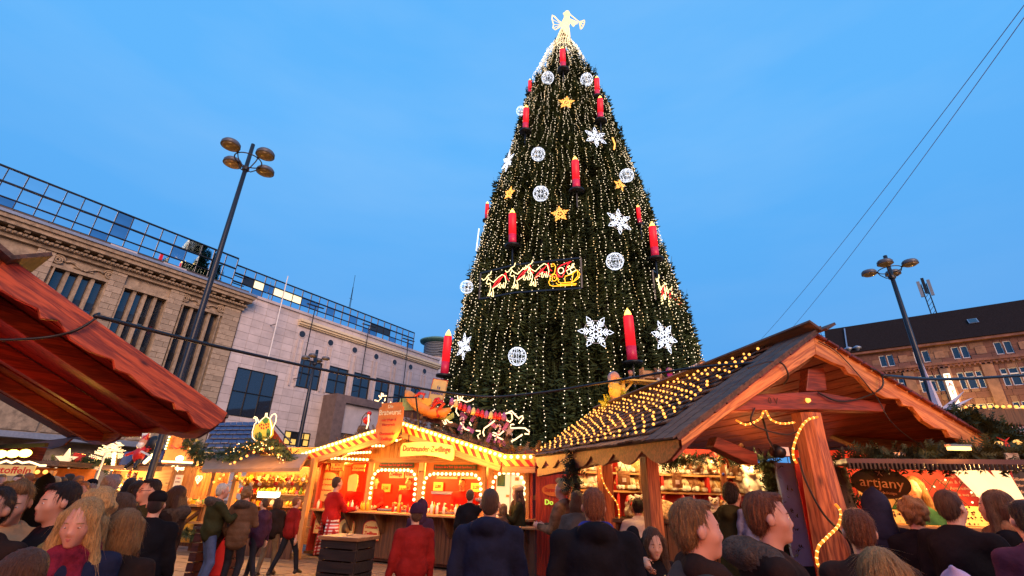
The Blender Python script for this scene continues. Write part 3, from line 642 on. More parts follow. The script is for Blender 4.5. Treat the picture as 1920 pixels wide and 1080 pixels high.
for k in range(5): a = pi / 2 + k * 2 * pi / 5; sg.tube([(0, 0, 0), (cos(a) * .9, 0, sin(a) * .9)], .035, 5); 
for k in range(5):
    a = pi / 2 + k * 2 * pi / 5
    for s in (-1, 1):
        for q in (.35, .55): sg.tube([(cos(a) * q, 0, sin(a) * q), (cos(a + s * .45) * (q + .12), 0, sin(a + s * .45) * (q + .12))], .04, 4)
sg.tube([(.36 * cos(t), 0, .36 * sin(t)) for t in np.linspace(0, 2 * pi, 13)[:-1]], .045, 4, closed=True)
star_m = sg.mesh('light_tubes', M_gold)
for lb, px, py, r, ro in (('in the top third, under the dense lights', 1062, 192, 15, .1), ('left half of mid tree above a candle', 955, 362, 14, .35), ('in the very middle of the tree', 1050, 401, 18, -.1), ('narrow, on the right edge of mid tree', 1162, 347, 13, .1)):
    t, p = ornament('star_light', 'golden star of lights ' + lb, 'star', px, py, 'golden star lights'); s = r * (p - CAM).length / 930; o = link_mesh('light_tubes', star_m, t, None, (0, ro, 0)); o.scale = (s, s, s)
    MB().beam((0, 0, 0), (0, .6, 0), .05, .05).build('bracket', M_black, t)

# ---- reindeer and sleigh light signs, drawn from tubes on a frame
M_nred = glow('red light tube', (1, .02, .03), 2.2); M_nwarm = glow('cream light tube', (1, .78, .35), 3.2); M_nor = glow('orange light tube', (1, .42, .02), 3.0)
DEER = [[(40, 75), (48, 60), (40, 40), (28, 62), (10, 72), (-2, 58)], [(40, 40), (62, 30), (70, 5)], [(48, 60), (62, 75), (88, 92), (120, 60), (150, 38), (172, 52), (182, 98), (172, 140), (160, 138), (166, 100)], [(40, 75), (34, 95), (48, 105), (62, 96), (70, 130), (62, 170), (50, 190), (62, 192), (78, 165)], [(78, 165), (80, 195), (92, 200), (92, 170), (84, 140), (120, 118), (140, 100), (130, 135), (140, 140), (152, 112), (160, 138)]]
def sleigh_sign(label, tl, tr, bl):
    """image-like drawing 0..690 x 0..200 hung on three points of the place (top left, top right, bottom left)"""
    tl, tr, bl = Vector(tl), Vector(tr), Vector(bl); X = (tr - tl); Z = (bl - tl); t = thing('reindeer_sign', label, 'light sign', tl, 0, 'reindeer and sleigh light signs')
    P = lambda u, v: X * (u / 690.) + Z * (v / 200.); L = X.length; rt = L * .0034
    for k, (dx, dy, s) in enumerate(((0, 0, 1.0), (175, -38, 1.0), (300, -42, 1.0))):
        b = MB()
        for pl in DEER: b.tube([P(u * s + dx, v * s * .93 + dy + 8 + 12 * (1 - k / 2)) for u, v in pl], rt, 5)
        d = b.build('reindeer', M_nwarm, t)
        h = MB(); h.tube([P(u + dx, v + dy + 14) for u, v in ((85, 130), (100, 100), (130, 70), (150, 60), (120, 105), (90, 125))], rt * 1.1, 5); h.tube([P(dx + 150 + u, dy + v + 14) for u, v in ((0, 62), (28, 30), (36, 70), (52, 85))] , rt, 5); h.build('harness', M_nred, t)
    b = MB(); sp = [(515 + 28 * (1 - i / 22) * cos(i * .55 + 2.6), 105 + 34 * (1 - i / 22) * sin(i * .55 + 2.6)) for i in range(20)]
    b.tube([P(*q) for q in sp], rt, 5); b.tube([P(*q) for q in ((487, 112), (480, 130), (488, 150), (510, 158), (655, 158), (660, 150), (540, 150), (530, 138))], rt, 5)
    b.tube([P(*q) for q in ((540, 105), (545, 132), (560, 140), (640, 138), (672, 118), (685, 90), (668, 62), (640, 85), (590, 98), (585, 112), (590, 138))], rt, 5); b.tube([P(*q) for q in ((640, 85), (632, 138))], rt, 5); b.tube([P(*q) for q in ((668, 62), (672, 100), (640, 138))], rt, 5)
    b.tube([P(*q) for q in ((500, 95), (520, 70), (527, 30), (515, 8), (498, 12), (500, 28), (512, 24))], rt, 5); b.build('sleigh', M_nor, t)
    b = MB(); b.tube([P(*q) for q in ((430, 55), (470, 65), (510, 95), (570, 100), (590, 60), (608, 20), (630, 2), (605, 10), (560, 25), (540, 45), (535, 80), (560, 100))], rt * 1.2, 5); b.build('santa_suit', M_nred, t)
    b = MB(); b.tube([P(562 + 18 * cos(q), 58 + 20 * sin(q)) for q in np.linspace(0, 2 * pi, 13)[:-1]], rt, 5, closed=True); b.build('beard', M_nwarm, t)
    b = MB(); b.tube([P(*q) for q in ((598, 62), (650, 40), (662, 62), (610, 88))], rt, 5, closed=True); b.tube([P(622, 52), P(632, 80)], rt, 5); b.tube([P(*q) for q in ((620, 50), (605, 38), (618, 30), (630, 46), (640, 20), (650, 18), (640, 42))], rt, 5); b.build('presents', M_nwarm, t)
    f = MB(); back = X.normalized().cross(Z.normalized()).normalized() * .12
    if back.dot(TC - tl) < 0: back = -back
    for q, w in (((-20, 30), (240, -12)), ((240, -12), (690, -22)), ((690, -22), (690, 175)), ((690, 175), (250, 180)), ((250, 180), (-20, 212)), ((-20, 212), (-20, 30))): f.beam(P(*q) + back, P(*w) + back, .09, .09)
    f.build('sign_frame', M_iron, t)
pa, _ = on_tree(905, 503, 1.25); pb, _ = on_tree(1088, 488, 1.25); pc, _ = on_tree(905, 549, 1.25)
pbm = Vector((pb.x, pb.y, pb.z)); sleigh_sign('red and white reindeer pulling a golden sleigh, whole sign across the front of the tree', pa, pbm, pa + Vector((0, 0, pc.z - pa.z)))
pa, _ = on_tree(1229, 510, .5); aa = atan2(pa.y - TC.y, pa.x - TC.x); r2 = hypot(pa.x - TC.x, pa.y - TC.y)
pb = Vector((TC.x + r2 * cos(aa + .75), TC.y + r2 * sin(aa + .75), pa.z - .2)); sleigh_sign('second reindeer sign seen edge on at the right side of the tree', pa + Vector((0, 0, .4)), pb, pa - Vector((0, 0, 1.9)))
lt = thing('light_tube', 'straight white light tube upright on the left edge of the tree', 'light tube', on_tree(893, 470, .35)[0]); MB().tube([(0, 0, 0), (.1, 0, 1.9)], .05, 6).build('tube', M_led, lt)
la = thing('light_arc', 'small orange light arc on the upper right edge of the tree', 'light tube', on_tree(1148, 270, .3)[0]); MB().tube([(.1, 0, -.5), (.2, 0, 0), (.05, 0, .6)], .06, 6).build('tube', M_gold, la)

# ---- the angel
M_ang = glow('angel lights', (1, .74, .40), 1.15)
p_feet = at_dist(1051, 92, TD - .3); sc_ = (at_dist(1065, 15, TD - .3).z - p_feet.z) / 5.6
ang = thing('angel', 'glowing golden angel with a halo blowing a trumpet on the tip of the tree', 'angel', p_feet, 0)
A2 = lambda x, y, z: ((.15 + x * .74) * sc_, y * sc_, z * sc_)
def cage(prof, n, seg, rt):           # lathe drawn as a net of light wires
    b = MB()
    for k in range(n): b.tube([A2(c[0] + r * cos(2 * pi * k / n + i * .12), c[1] + r * sin(2 * pi * k / n + i * .12), z) for i, (r, z, c) in enumerate(prof)], rt * sc_, 4)
    for r, z, c in prof: b.tube([A2(c[0] + r * cos(t), c[1] + r * sin(t), z) for t in np.linspace(0, 2 * pi, seg)[:-1]], rt * sc_, 4, closed=True)
    return b
prof = [(1.25, -.6, (.0, 0)), (1.05, .4, (.05, 0)), (.88, 1.2, (.18, 0)), (.70, 2.0, (.32, 0)), (.52, 2.7, (.45, 0)), (.42, 3.2, (.52, 0)), (.50, 3.7, (.6, 0)), (.40, 4.05, (.66, 0)), (.16, 4.25, (.68, 0))]
cage(prof, 22, 25, .034).build('robe', M_ang, ang)
cage([(max(.03, .36 * sin(pi * i / 6)), 4.65 - .38 * cos(pi * i / 6), (.74, -.05)) for i in range(7)], 10, 15, .05).build('head', M_ang, ang)
MB().tube([A2(.74 + .45 * cos(t), .1 + .12 * sin(t), 5.05 + .32 * sin(t)) for t in np.linspace(0, 2 * pi, 21)[:-1]], .05 * sc_, 5, closed=True).build('halo', M_ang, ang)
wg = MB(); wl = [(.15, .1, 3.7), (-.35, .25, 4.2), (-.85, .35, 4.95), (-1.15, .4, 5.2), (-1.2, .4, 4.6), (-1.0, .35, 3.8), (-1.1, .35, 3.3), (-.8, .3, 3.0), (-.3, .2, 3.2), (.1, .1, 3.4)]
wg.tube([A2(*q) for q in wl], .06 * sc_, 5, closed=True)
for k in range(1, 8): wg.tube([A2(.1, .1, 3.5), A2(*wl[k])], .03 * sc_, 4)
wg.build('wing', M_ang, ang)
for lb, pts in (('arm', [(.95, -.1, 4.0), (1.5, -.3, 3.5), (1.95, -.35, 3.15)]), ('arm', [(.7, -.3, 3.9), (1.2, -.5, 3.0), (1.45, -.5, 2.6), (1.75, -.45, 3.1)])):
    b = MB()
    for o_ in ((0, 0), (.12, .05), (-.1, -.06), (.02, -.13)): b.tube([A2(x + o_[0], y, z_ + o_[1]) for x, y, z_ in pts], .05 * sc_, 4)
    b.build(lb, M_ang, ang)
tb = MB(); tb.tube([A2(1.1, -.35, 4.35), A2(1.7, -.4, 3.75), A2(2.45, -.45, 3.0)], .05 * sc_, 5); d = Vector((1, -.06, -1)).normalized()
for i in range(8):
    t = i * pi / 4; u = Vector((.7, 0, .7)) * cos(t) + Vector((0, 1, 0)) * sin(t); tb.tube([A2(2.2, -.43, 3.25), A2(*(Vector((2.62, -.46, 2.82)) + u * .42))], .035 * sc_, 4)
tb.tube([A2(*(Vector((2.62, -.46, 2.82)) + (Vector((.7, 0, .7)) * cos(t) + Vector((0, 1, 0)) * sin(t)) * .42)) for t in np.linspace(0, 2 * pi, 15)[:-1]], .05 * sc_, 4, closed=True); tb.build('trumpet', M_ang, ang)

# ================================================================== street lamps
M_lglass = mat('lamp glass with reflected glow', (.22, .15, .085), .12, var=.8, vs=9, emis=(1, .42, .04), es=.05); M_brown = mat('brown lamp ring', (.05, .030, .018), .5, .3); M_lcap = mat('lamp housing', (.12, .125, .15), .45, .2)  # unlit glass: amber tint and faint emission stand in for reflected market light
def street_lamp(label, px, ytop, D, H, a0, pole_r, s=1.0):
    p = at_dist(px, ytop, D); H = p.z; t = thing('street_lamp', label, 'street lamp', (p.x, p.y, 0), a0, 'four headed street lamps')
    MB().lathe([(pole_r * 1.5, 0), (pole_r * 1.4, .9), (pole_r * 1.2, 1.0), (pole_r * 1.1, H * .6), (pole_r * .85, H - .02), (pole_r * .3, H)], 14).build('pole', M_iron, t, True)
    zr_ = H - 1.05 * s; MB().tube([(.62 * s * cos(q), .62 * s * sin(q), zr_) for q in np.linspace(0, 2 * pi, 33)[:-1]], .03 * s, 6, closed=True).build('ring', M_brown, t, True)
    MB().lathe([(pole_r * 1.5, zr_ - .62 * s), (pole_r * 1.5, zr_ - .45 * s)], 12).build('collar', M_iron, t)
    for k in range(4):
        a = k * pi / 2 + .3; ca, sa = cos(a), sin(a)
        MB().tube([(ca * pole_r, sa * pole_r, zr_ - .55 * s), (ca * .3 * s, sa * .3 * s, zr_ - .5 * s), (ca * .55 * s, sa * .55 * s, zr_ - .22 * s), (ca * .64 * s, sa * .64 * s, zr_)], .028 * s, 6).build('arm', M_brown, t, True)
        hd = MB().lathe([(.30 * s, -.06 * s), (.42 * s, -.02 * s), (.43 * s, .12 * s), (.36 * s, .22 * s), (.1 * s, .27 * s)], 20).build('lamp_head', M_lcap, t, True, loc=(ca * 1.08 * s, sa * 1.08 * s, zr_ + .06 * s))
        MB().lathe([(.05 * s, -.14 * s), (.30 * s, -.12 * s), (.40 * s, -.03 * s)], 20).build('lamp_glass', M_lglass, hd, True)
        MB().lathe([(.44 * s, -.03 * s), (.44 * s, .0)], 20).build('rim', M_lcap, hd, True); MB().beam((ca * .6 * s, sa * .6 * s, zr_), (ca * .76 * s, sa * .76 * s, zr_ + .03), .09 * s, .09 * s).build('joint', M_brown, t)
street_lamp('tall four headed street lamp on a dark pole rising behind the left hut roof', 475, 270, 14.2, 0, radians(53), .066, .60)
street_lamp('four headed street lamp in front of the right hand sandstone building', 1659, 479, 27, 0, radians(25), .10, .74)
street_lamp('distant small four headed street lamp before the pale annex', 595, 656, 33, 0, radians(77), .11, .60)
# thin wires and the long black cable over the market
def wire(name, label, pts, r, m, cat='cable', n=24, sag=0, group=None):
    a, b = Vector(pts[0]), Vector(pts[1]); b_ = MB(); b_.tube([a.lerp(b, i / n) - Vector((0, 0, sag * 4 * (i / n) * (1 - i / n))) for i in range(n + 1)], r, 6)
    return tag(b_.build(name, m), label, cat, group)
M_wire = mat('violet grey wire', (.28, .21, .40), .5)
wire('wire', 'upper of two thin overhead wires crossing the sky at right', (at_dist(1935, -10, 13), at_dist(1395, 670, 40)), .0095, M_wire, 'wire', 30, .35, 'thin overhead wires')
wire('wire', 'lower of two thin overhead wires crossing the sky at right', (at_dist(1935, 12, 13), at_dist(1440, 665, 40)), .0095, M_wire, 'wire', 30, .35, 'thin overhead wires')
# ================================================================== wooden huts in the foreground
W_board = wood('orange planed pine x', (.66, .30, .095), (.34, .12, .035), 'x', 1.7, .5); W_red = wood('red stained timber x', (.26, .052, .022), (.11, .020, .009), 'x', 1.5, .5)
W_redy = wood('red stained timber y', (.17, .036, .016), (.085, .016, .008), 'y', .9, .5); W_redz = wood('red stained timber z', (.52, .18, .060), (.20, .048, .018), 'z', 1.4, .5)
W_shing = wood('weathered shingle', (.135, .068, .042), (.05, .028, .02), 'x', 1.6, .7, False, .6); W_dark = wood('dark plank y', (.10, .060, .042), (.04, .026, .022), 'y', 1.0, .7); W_darkz = wood('dark plank z', (.10, .058, .035), (.045, .027, .018), 'z', 1.0, .7)
W_bark = mat('rough bark edge', (.13, .065, .035), .9, var=.5, vs=12, bump=1.0, bs=25)
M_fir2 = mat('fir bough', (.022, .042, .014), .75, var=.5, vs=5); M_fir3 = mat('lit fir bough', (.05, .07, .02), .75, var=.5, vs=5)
def poly_px(F, pts, y=0.0): return [F.px(a, b, y) for a, b in pts]
def slope_board(parent, poly, ia, ib, y0, y1, name, m, bevel=.006):
    """board sawn to an outline; its own x axis follows the line from outline point ia to ib, so the grain runs along the board"""
    (xa, za), (xb, zb_) = poly[ia], poly[ib]; an = atan2(zb_ - za, xb - xa); c, s_ = cos(an), sin(an)
    return MB().prism([((u - xa) * c + (w - za) * s_, -(u - xa) * s_ + (w - za) * c) for u, w in poly], 0, y1 - y0).build(name, m, parent, bevel=bevel, loc=(xa, y0, za), rot=(0, -an, 0))

def garland(name, label, pts, rad, n, parent=None, m=None, seed=1, cat='garland', L=.16):
    """a rope of fir twigs along a path: many small needle blades"""
    R = random.Random(seed); pts = [Vector(p) for p in pts]; V = []; F = []; seg = [(pts[i + 1] - pts[i]).length for i in range(len(pts) - 1)]; tot = sum(seg)
    for k in range(n):
        s_ = R.random() * tot; i = 0
        while i < len(seg) - 1 and s_ > seg[i]: s_ -= seg[i]; i += 1
        p = pts[i].lerp(pts[i + 1], s_ / seg[i]); d = Vector((R.gauss(0, 1), R.gauss(0, 1), R.gauss(0, 1))).normalized(); c = p + d * rad * R.uniform(.1, .8); dr = (d + (pts[i + 1] - pts[i]).normalized() * R.uniform(-.8, .8) + Vector((0, 0, -.3))).normalized()
        side = dr.cross(Vector((R.gauss(0, 1), R.gauss(0, 1), R.gauss(0, 1)))).normalized(); l = L * R.uniform(.6, 1.2); ns = 5
        for q in range(ns):                       # a twig with pairs of needles
            b0 = c + dr * l * q / ns
            for sg_ in (-1, 1):
                t = b0 + (dr * .6 + side * sg_).normalized() * l * .42 * (1 - q / ns * .5); w = dr * l * .085; i0 = len(V); V += [b0 - w, b0 + w, t]; F.append((i0, i0 + 1, i0 + 2))
    me = np_mesh(name, np.array([tuple(v) for v in V]), np.array(F), m or M_fir2); o = link_mesh(name, me, parent)
    if label: tag(o, label, cat)
    o['kind'] = 'stuff' if parent else ''
    if not parent: del o['kind']
    return o
bulb_me = MB().ball((0, 0, 0), 1, 8, 5).mesh('bulb', M_bulb, True); bulbw_me = MB().ball((0, 0, 0), 1, 8, 5).mesh('bulb', M_bulbw, True)
def bulb(parent, loc, r=.022, white=False, name='bulb'): o = link_mesh(name, bulbw_me if white else bulb_me, parent, loc); o.scale = (r, r, r); return o
def rope_light(label, pts, r=.018, m=None, seg=.05, group=None):
    r *= .72
    """transparent rope with brighter lamp segments"""
    pts = [Vector(p) for p in pts]; fine = []
    for i in range(len(pts) - 1):
        p0 = pts[max(i - 1, 0)]; p1 = pts[i]; p2 = pts[i + 1]; p3 = pts[min(i + 2, len(pts) - 1)]
        for k in range(8): t = k / 8; fine.append(.5 * ((2 * p1) + (p2 - p0) * t + (2 * p0 - 5 * p1 + 4 * p2 - p3) * t * t + (3 * p1 - p0 - 3 * p2 + p3) * t ** 3))
    fine.append(pts[-1]); o = thing('rope_light', label, 'rope light', fine[0], 0, group); loc = [p - fine[0] for p in fine]
    MB().tube(loc, r, 7).build('tube', glow('rope light amber', (1, .30, .02), .9), o, True); d = 0; last = loc[0]; k = MB()
    for p in loc:
        d += (p - last).length; last = p
        if d > seg: d = 0; k.ball(p, r * 1.12, 6, 4)
    tag(k.build('lamps', M_rope, o, True), kind='stuff'); return o

# ------------------------------------------------------------------ right hut
a0 = at_z(1525, 625, 3.5); FH = Frame((a0.x, a0.y, 0), radians(16)); HP = FH.px
hut = thing('market_hut', 'open timber market hut with a light strung shingle roof on a thick carved post', 'hut', FH.o, FH.rz)
rb_px = [(1527.5, 632), (1573, 653), (1634, 689), (1690, 725), (1745, 761), (1801, 792), (1850, 822), (1848, 846), (1840, 853), (1814, 838), (1798, 823), (1783, 820), (1775, 806), (1754, 803), (1732, 789), (1711, 763), (1694, 760), (1687, 748), (1662, 746), (1634, 732), (1609, 705), (1591, 700), (1584, 688), (1562, 680), (1531, 665)]
slope_board(hut, poly_px(FH, rb_px), 0, 6, 0, .06, 'bargeboard', W_board)
lb_px = [(1526.5, 632), (1265, 816), (1277, 837), (1529.5, 664)]
slope_board(hut, poly_px(FH, lb_px), 1, 0, -.005, .055, 'bargeboard', W_board)
lr_px = [(1530, 668), (1500, 690), (1470, 708), (1440, 730), (1420, 738), (1400, 756), (1370, 772), (1350, 792), (1330, 800), (1310, 818), (1290, 838), (1262, 866), (1258, 850), (1280, 832), (1528, 660)]
slope_board(hut, poly_px(FH, lr_px, .12), 13, 14, .12, .28, 'rafter', W_red)
MB().prism([(u - .012, w + .01) for u, w in poly_px(FH, [(1524, 664), (1500, 681), (1470, 701), (1440, 722), (1410, 741), (1370, 768), (1330, 795), (1330, 803), (1350, 794), (1371, 776), (1400, 760), (1421, 741), (1441, 733), (1470, 712), (1500, 694), (1528, 672)], .10)], .10, .125).build('bark_edge', W_bark, hut)
(A0x, A0z), (C0x, C0z) = HP(1524, 622), HP(1258, 822); A1 = at_z(1124, 768, 3.38) - FH.o; A1y = A1.dot(FH.y); A1x = A1.dot(FH.x); C1x, C1z = HP(1003, 856, A1y)
(Bx, Bz) = HP(1852, 820)
def slopeL(u, v, up=0.0):      # u 0 front..1 back, v 0 ridge..1 eave
    a = Vector((A0x, -.1, A0z)).lerp(Vector((A1x, A1y, 3.38)), u); b = Vector((C0x, -.1, C0z)).lerp(Vector((C1x, A1y, C1z)), u); return a.lerp(b, v) + Vector((-.5, 0, .85)) * up
def slopeR(u, v, up=0.0):
    a = Vector((A0x, -.1, A0z)).lerp(Vector((A1x, A1y, 3.38)), u); b = Vector((Bx, -.1, Bz)).lerp(Vector((Bx + A1x - A0x, A1y, Bz - .05)), u); return a.lerp(b, v) + Vector((.5, 0, .85)) * up
# ceiling boards along the ridge, on both slopes
for nm, fn, nb_ in (('ceiling_board', slopeL, 13), ('ceiling_board', slopeR, 15)):
    for k in range(nb_):
        v0, v1 = k / nb_ + .004, (k + 1) / nb_ - .004; b = MB(); j = random.uniform(-.006, .006)
        P = [fn(u, v, up) for up in (-.045 + j, -.02) for u, v in ((0.01, v0), (1, v0), (1, v1), (.01, v1))]
        b.add(P, [(0, 1, 2, 3), (7, 6, 5, 4), (0, 4, 5, 1), (1, 5, 6, 2), (2, 6, 7, 3), (3, 7, 4, 0)]); b.build(nm, W_redy, hut)
rr = MB()
for u0 in (0,): P = [slopeR(u, v, up) for up in (-.018, .02) for u, v in ((.024, 0), (1, 0), (1, 1.0), (.024, 1.0))]; rr.add(P, [(0, 1, 2, 3), (7, 6, 5, 4), (0, 4, 5, 1), (1, 5, 6, 2), (2, 6, 7, 3), (3, 7, 4, 0)])
rr.build('roof_deck', W_dark, hut)
fd = MB(); P = [slopeL(u, v, up) for up in (-.018, .012) for u, v in ((-.0, 0), (1, 0), (1, 1.0), (-.0, 1.0))]; fd.add(P, [(0, 1, 2, 3), (7, 6, 5, 4), (0, 4, 5, 1), (1, 5, 6, 2), (2, 6, 7, 3), (3, 7, 4, 0)]); fd.build('roof_deck', W_dark, hut)
for k in range(3):                                   # plain verge boards beside the front bargeboard
    P = [slopeL(u, v, up) for up in (.013, .03 + .004 * k) for u, v in ((k * .035 - .002, -.01), (k * .035 + .032, -.01), (k * .035 + .032, 1.02), (k * .035 - .002, 1.02))]
    MB().add(P, [(0, 1, 2, 3), (7, 6, 5, 4), (0, 4, 5, 1), (1, 5, 6, 2), (2, 6, 7, 3), (3, 7, 4, 0)]).build('verge_board', W_dark, hut)
ncr = 13; nper = 22
for r_ in range(ncr):
    for q in range(nper):
        u0 = .105 + (q + (.5 if r_ % 2 else 0)) / nper * .895; du = .895 / nper * .96
        v1 = 1.03 - r_ / ncr + random.uniform(-.008, .008); v0 = v1 - 1.25 / ncr
        if v0 < 0: v0 = 0
        jj = random.uniform(0, .012); u1 = min(1.01, u0 + du)
        P = [slopeL(u0, v0, .016), slopeL(u1, v0, .016), slopeL(u1, v1, .05 + jj), slopeL(u0, v1, .05 + jj), slopeL(u0, v0, .010), slopeL(u1, v0, .010), slopeL(u1, v1, .030 + jj), slopeL(u0, v1, .030 + jj)]
        MB().add(P, [(0, 3, 2, 1), (4, 5, 6, 7), (0, 1, 5, 4), (1, 2, 6, 5), (2, 3, 7, 6), (3, 0, 4, 7)]).build('shingle', W_shing, hut)
MB().beam(Vector((A0x - .1, -.14, A0z + .02)), Vector((A1x - .07, A1y, 3.37)), .18, .03, up=(.55, 0, 1)).beam(Vector((A0x + .1, -.16, A0z + .03)), Vector((A1x + .07, A1y, 3.37)), .18, .03, up=(-.55, 0, 1)).build('ridge_cap', W_dark, hut)
# scalloped boards hanging under the left eave, running away from us
sb = MB(); nsc = 7
for k in range(nsc):
    top = [slopeL((k + i / 8) / nsc, 1.0, -.02) for i in range(9)]; bot = [slopeL((k + i / 8) / nsc, 1.0, -.02) - Vector((0, 0, .07 + .13 * sin(pi * i / 8))) for i in range(9)]
    n0 = len(sb.v); sb.add([tuple(p) for p in top] + [tuple(p) for p in bot] + [tuple(p + Vector((.03, 0, 0))) for p in top] + [tuple(p + Vector((.03, 0, 0))) for p in bot],
        [f for i in range(8) for f in ((i, i + 1, i + 10, i + 9), (i + 18, i + 27, i + 28, i + 19), (i + 9, i + 10, i + 28, i + 27))])
sb.build('eave_board', W_red, hut)
bm1, bm2 = poly_px(FH, [(1372, 742), (1532, 734), (1662, 757), (1658, 772), (1532, 768), (1374, 770)], .14), None
tb = MB().prism(bm1, .14, .30).build('tie_beam', W_red, hut, bevel=.01)
zx, zz = HP(1450, 752, .135); lettering('0 V', .10, mat('pencil mark', (.05, .02, .015), .8), tb, (zx, .137, zz), depth=.001)
MB().lathe([(.028, 0), (.02, .03)], 10).build('dowel', M_bulb, hut, True, loc=(HP(1518, 750, .1)[0], .13, HP(1518, 750, .1)[1]), rot=(pi / 2, 0, 0))  # dowel end given the bulb glow, though it is no lamp
MB().prism(poly_px(FH, [(1516, 692), (1546, 690), (1551, 732), (1512, 734)], .18), .18, .30).build('king_post', W_red, hut, bevel=.01)
MB().prism(poly_px(FH, [(1620, 768), (1700, 800), (1770, 842), (1772, 860), (1752, 864), (1700, 836), (1640, 786)], .9), .9, 1.02).build('rafter', W_red, hut, bevel=.01)
MB().prism(poly_px(FH, [(1345, 818), (1420, 850), (1422, 872), (1405, 870), (1338, 838)], .7), .7, .85).build('brace', W_red, hut, bevel=.01)
# the carved post, eight sided, chamfered, on a stone foot
pc_ = [HP(1512, 786, .22), HP(1517, 800, .22)]; px0, pz0 = HP(1511, 775, .22); px1, pz1 = HP(1589, 1080, .22); cx = (px0 + px1) / 2
pr = []
for z, wx in ((0, .20), (.25, .205), (.9, .20), (1.3, .185), (1.75, .165), (2.1, .145), (2.35, .135), (2.62, .14)):
    pr.append((wx, z))
mbp = MB(); oct_ = [(1, .45), (.45, 1), (-.45, 1), (-1, .45), (-1, -.45), (-.45, -1), (.45, -1), (1, -.45)]
rings = [[(cx + a * w_, .26 + b * w_, z) for a, b in oct_] for w_, z in pr]
for i in range(len(rings) - 1): mbp.add(rings[i] + rings[i + 1], [(k, (k + 1) % 8, (k + 1) % 8 + 8, k + 8) for k in range(8)])
mbp.build('post', W_redz, hut)
# posts along the left eave
for (a, b, c, d, yy) in ((1122, 868, 1152, 1000, 2.9), (1213, 870, 1232, 1000, 1.6)):
    x0_, z0_ = HP((a + c) / 2, b, yy); x0_, _ = HP((a + c) / 2, (b + d) / 2, yy); MB().box(x0_ - .085, x0_ + .085, yy - .085, yy + .085, 0, 2.26).build('post', W_redz, hut, bevel=.012)
MB().beam((C0x + .12, .1, 2.22), (C1x + .12, A1y, 2.10), .14, .14).build('wall_plate', W_red, hut)
# strings of bulbs lying on the shingles
for k in range(18):
    u = .13 + .855 * (k / 17) ** 1.1; st = thing('light_string', '', 'light string', FH.o, FH.rz, 'light strings lying on the shingle roof')
    st['label'] = ('string of warm bulbs down the shingles nearest the front bargeboard' if k == 0 else 'string of warm bulbs at the far end of the shingle roof' if k == 17 else 'string of warm bulbs lying across the shingle roof of the hut'); pts = []
    n = 17
    for i in range(n):
        v = .03 + .92 * i / (n - 1) + random.uniform(-.007, .007); uu = u + .012 * sin(i * .9 + k * .4) + random.uniform(-.004, .004); 
        if random.random() < .06: continue
        p = slopeL(min(.99, max(.11, uu)), v, .075); pts.append(p); bulb(st, p, random.uniform(.013, .019))
    MB().tube([p - Vector((-.5, 0, .85)) * .02 for p in pts], .006, 4).build('cable', M_cable, st)
for k, pos in enumerate(((.45, .25), (.8, .6), (.45, .75), (.85, .2))): lamp('roof_bulbs_glow', FH.w(*(slopeL(pos[0], pos[1], .35))), 17, (1, .36, .06), .2)
# cables looped over the bargeboards
def cab(label, pts, r=.010, grp=None):
    pts = [Vector(p) for p in pts]; fine = []
    for i in range(len(pts) - 1):
        p0 = pts[max(i - 1, 0)]; p1 = pts[i]; p2 = pts[i + 1]; p3 = pts[min(i + 2, len(pts) - 1)]
        for k in range(6): t = k / 6; fine.append(.5 * ((2 * p1) + (p2 - p0) * t + (2 * p0 - 5 * p1 + 4 * p2 - p3) * t * t + (3 * p1 - p0 - 3 * p2 + p3) * t ** 3))
    fine.append(pts[-1]); return tag(MB().tube(fine, r, 6).build('cable', M_cable, None, True), label, 'cable', grp)
HW = lambda px, py, y: FH.w(HP(px, py, y)[0], y, HP(px, py, y)[1])
cab('black cable looped over the left bargeboard of the shingled hut', [HW(1402, 690, -.14), HW(1440, 678, -.12), HW(1467, 682, -.06), HW(1478, 705, -.05), HW(1470, 720, .08)])
cab('black cable loop round the right bargeboard of the shingled hut', [HW(1534, 736, .12), HW(1570, 752, .1), HW(1610, 748, .1), HW(1652, 728, -.03), HW(1652, 702, -.04), HW(1632, 690, -.05)])
cab('thin black cable stretched from the ridge down along the right bargeboard', [HW(1535, 640, -.02), HW(1575, 665, -.02), HW(1640, 740, -.02), HW(1670, 790, -.0), HW(1720, 830, .3), HW(1775, 850, .5)], .006)
cab('black cable hanging below the tie beam beside the rope light', [HW(1415, 765, .12), HW(1408, 790, .1), HW(1430, 805, .1), HW(1475, 815, .1), HW(1500, 806, .05)], .008)
cab('black cable wound diagonally around the big post', [HW(1497, 858, .02), HW(1512, 905, .03), HW(1545, 965, .02), HW(1588, 1010, .03), HW(1602, 1050, .06), HW(1606, 1080, .1)], .011)
cab('long black cable over the market from the left hut to the shingled hut', [at_dist(178, 592, 4.35), at_dist(400, 648, 5.2), at_dist(640, 700, 6.2), at_dist(880, 742, 7.0), at_dist(1000, 738, 7.0), at_dist(1140, 716, 6.8), at_dist(1300, 690, 6.3), at_dist(1455, 678, 5.9)], .017)
cab('black cable from the shingled hut to the right in front of the sandstone building', [at_dist(1656, 705, 6.0), at_dist(1780, 711, 8), at_dist(1950, 702, 10)], .019)
rope_light('rope light hung in two arcs under the tie beam of the shingled hut', [HW(1380, 788, .2), HW(1400, 796, .2), HW(1425, 785, .2), HW(1434, 768, .16), HW(1445, 786, .2), HW(1465, 794, .2), HW(1490, 792, .2)], .014)
rope_light('rope light wound round the top of the big post', [HW(1533, 782, .01), HW(1515, 787, -.0), HW(1500, 805, .0), HW(1488, 838, .02), HW(1488, 858, .05), HW(1494, 868, .06)], .016)
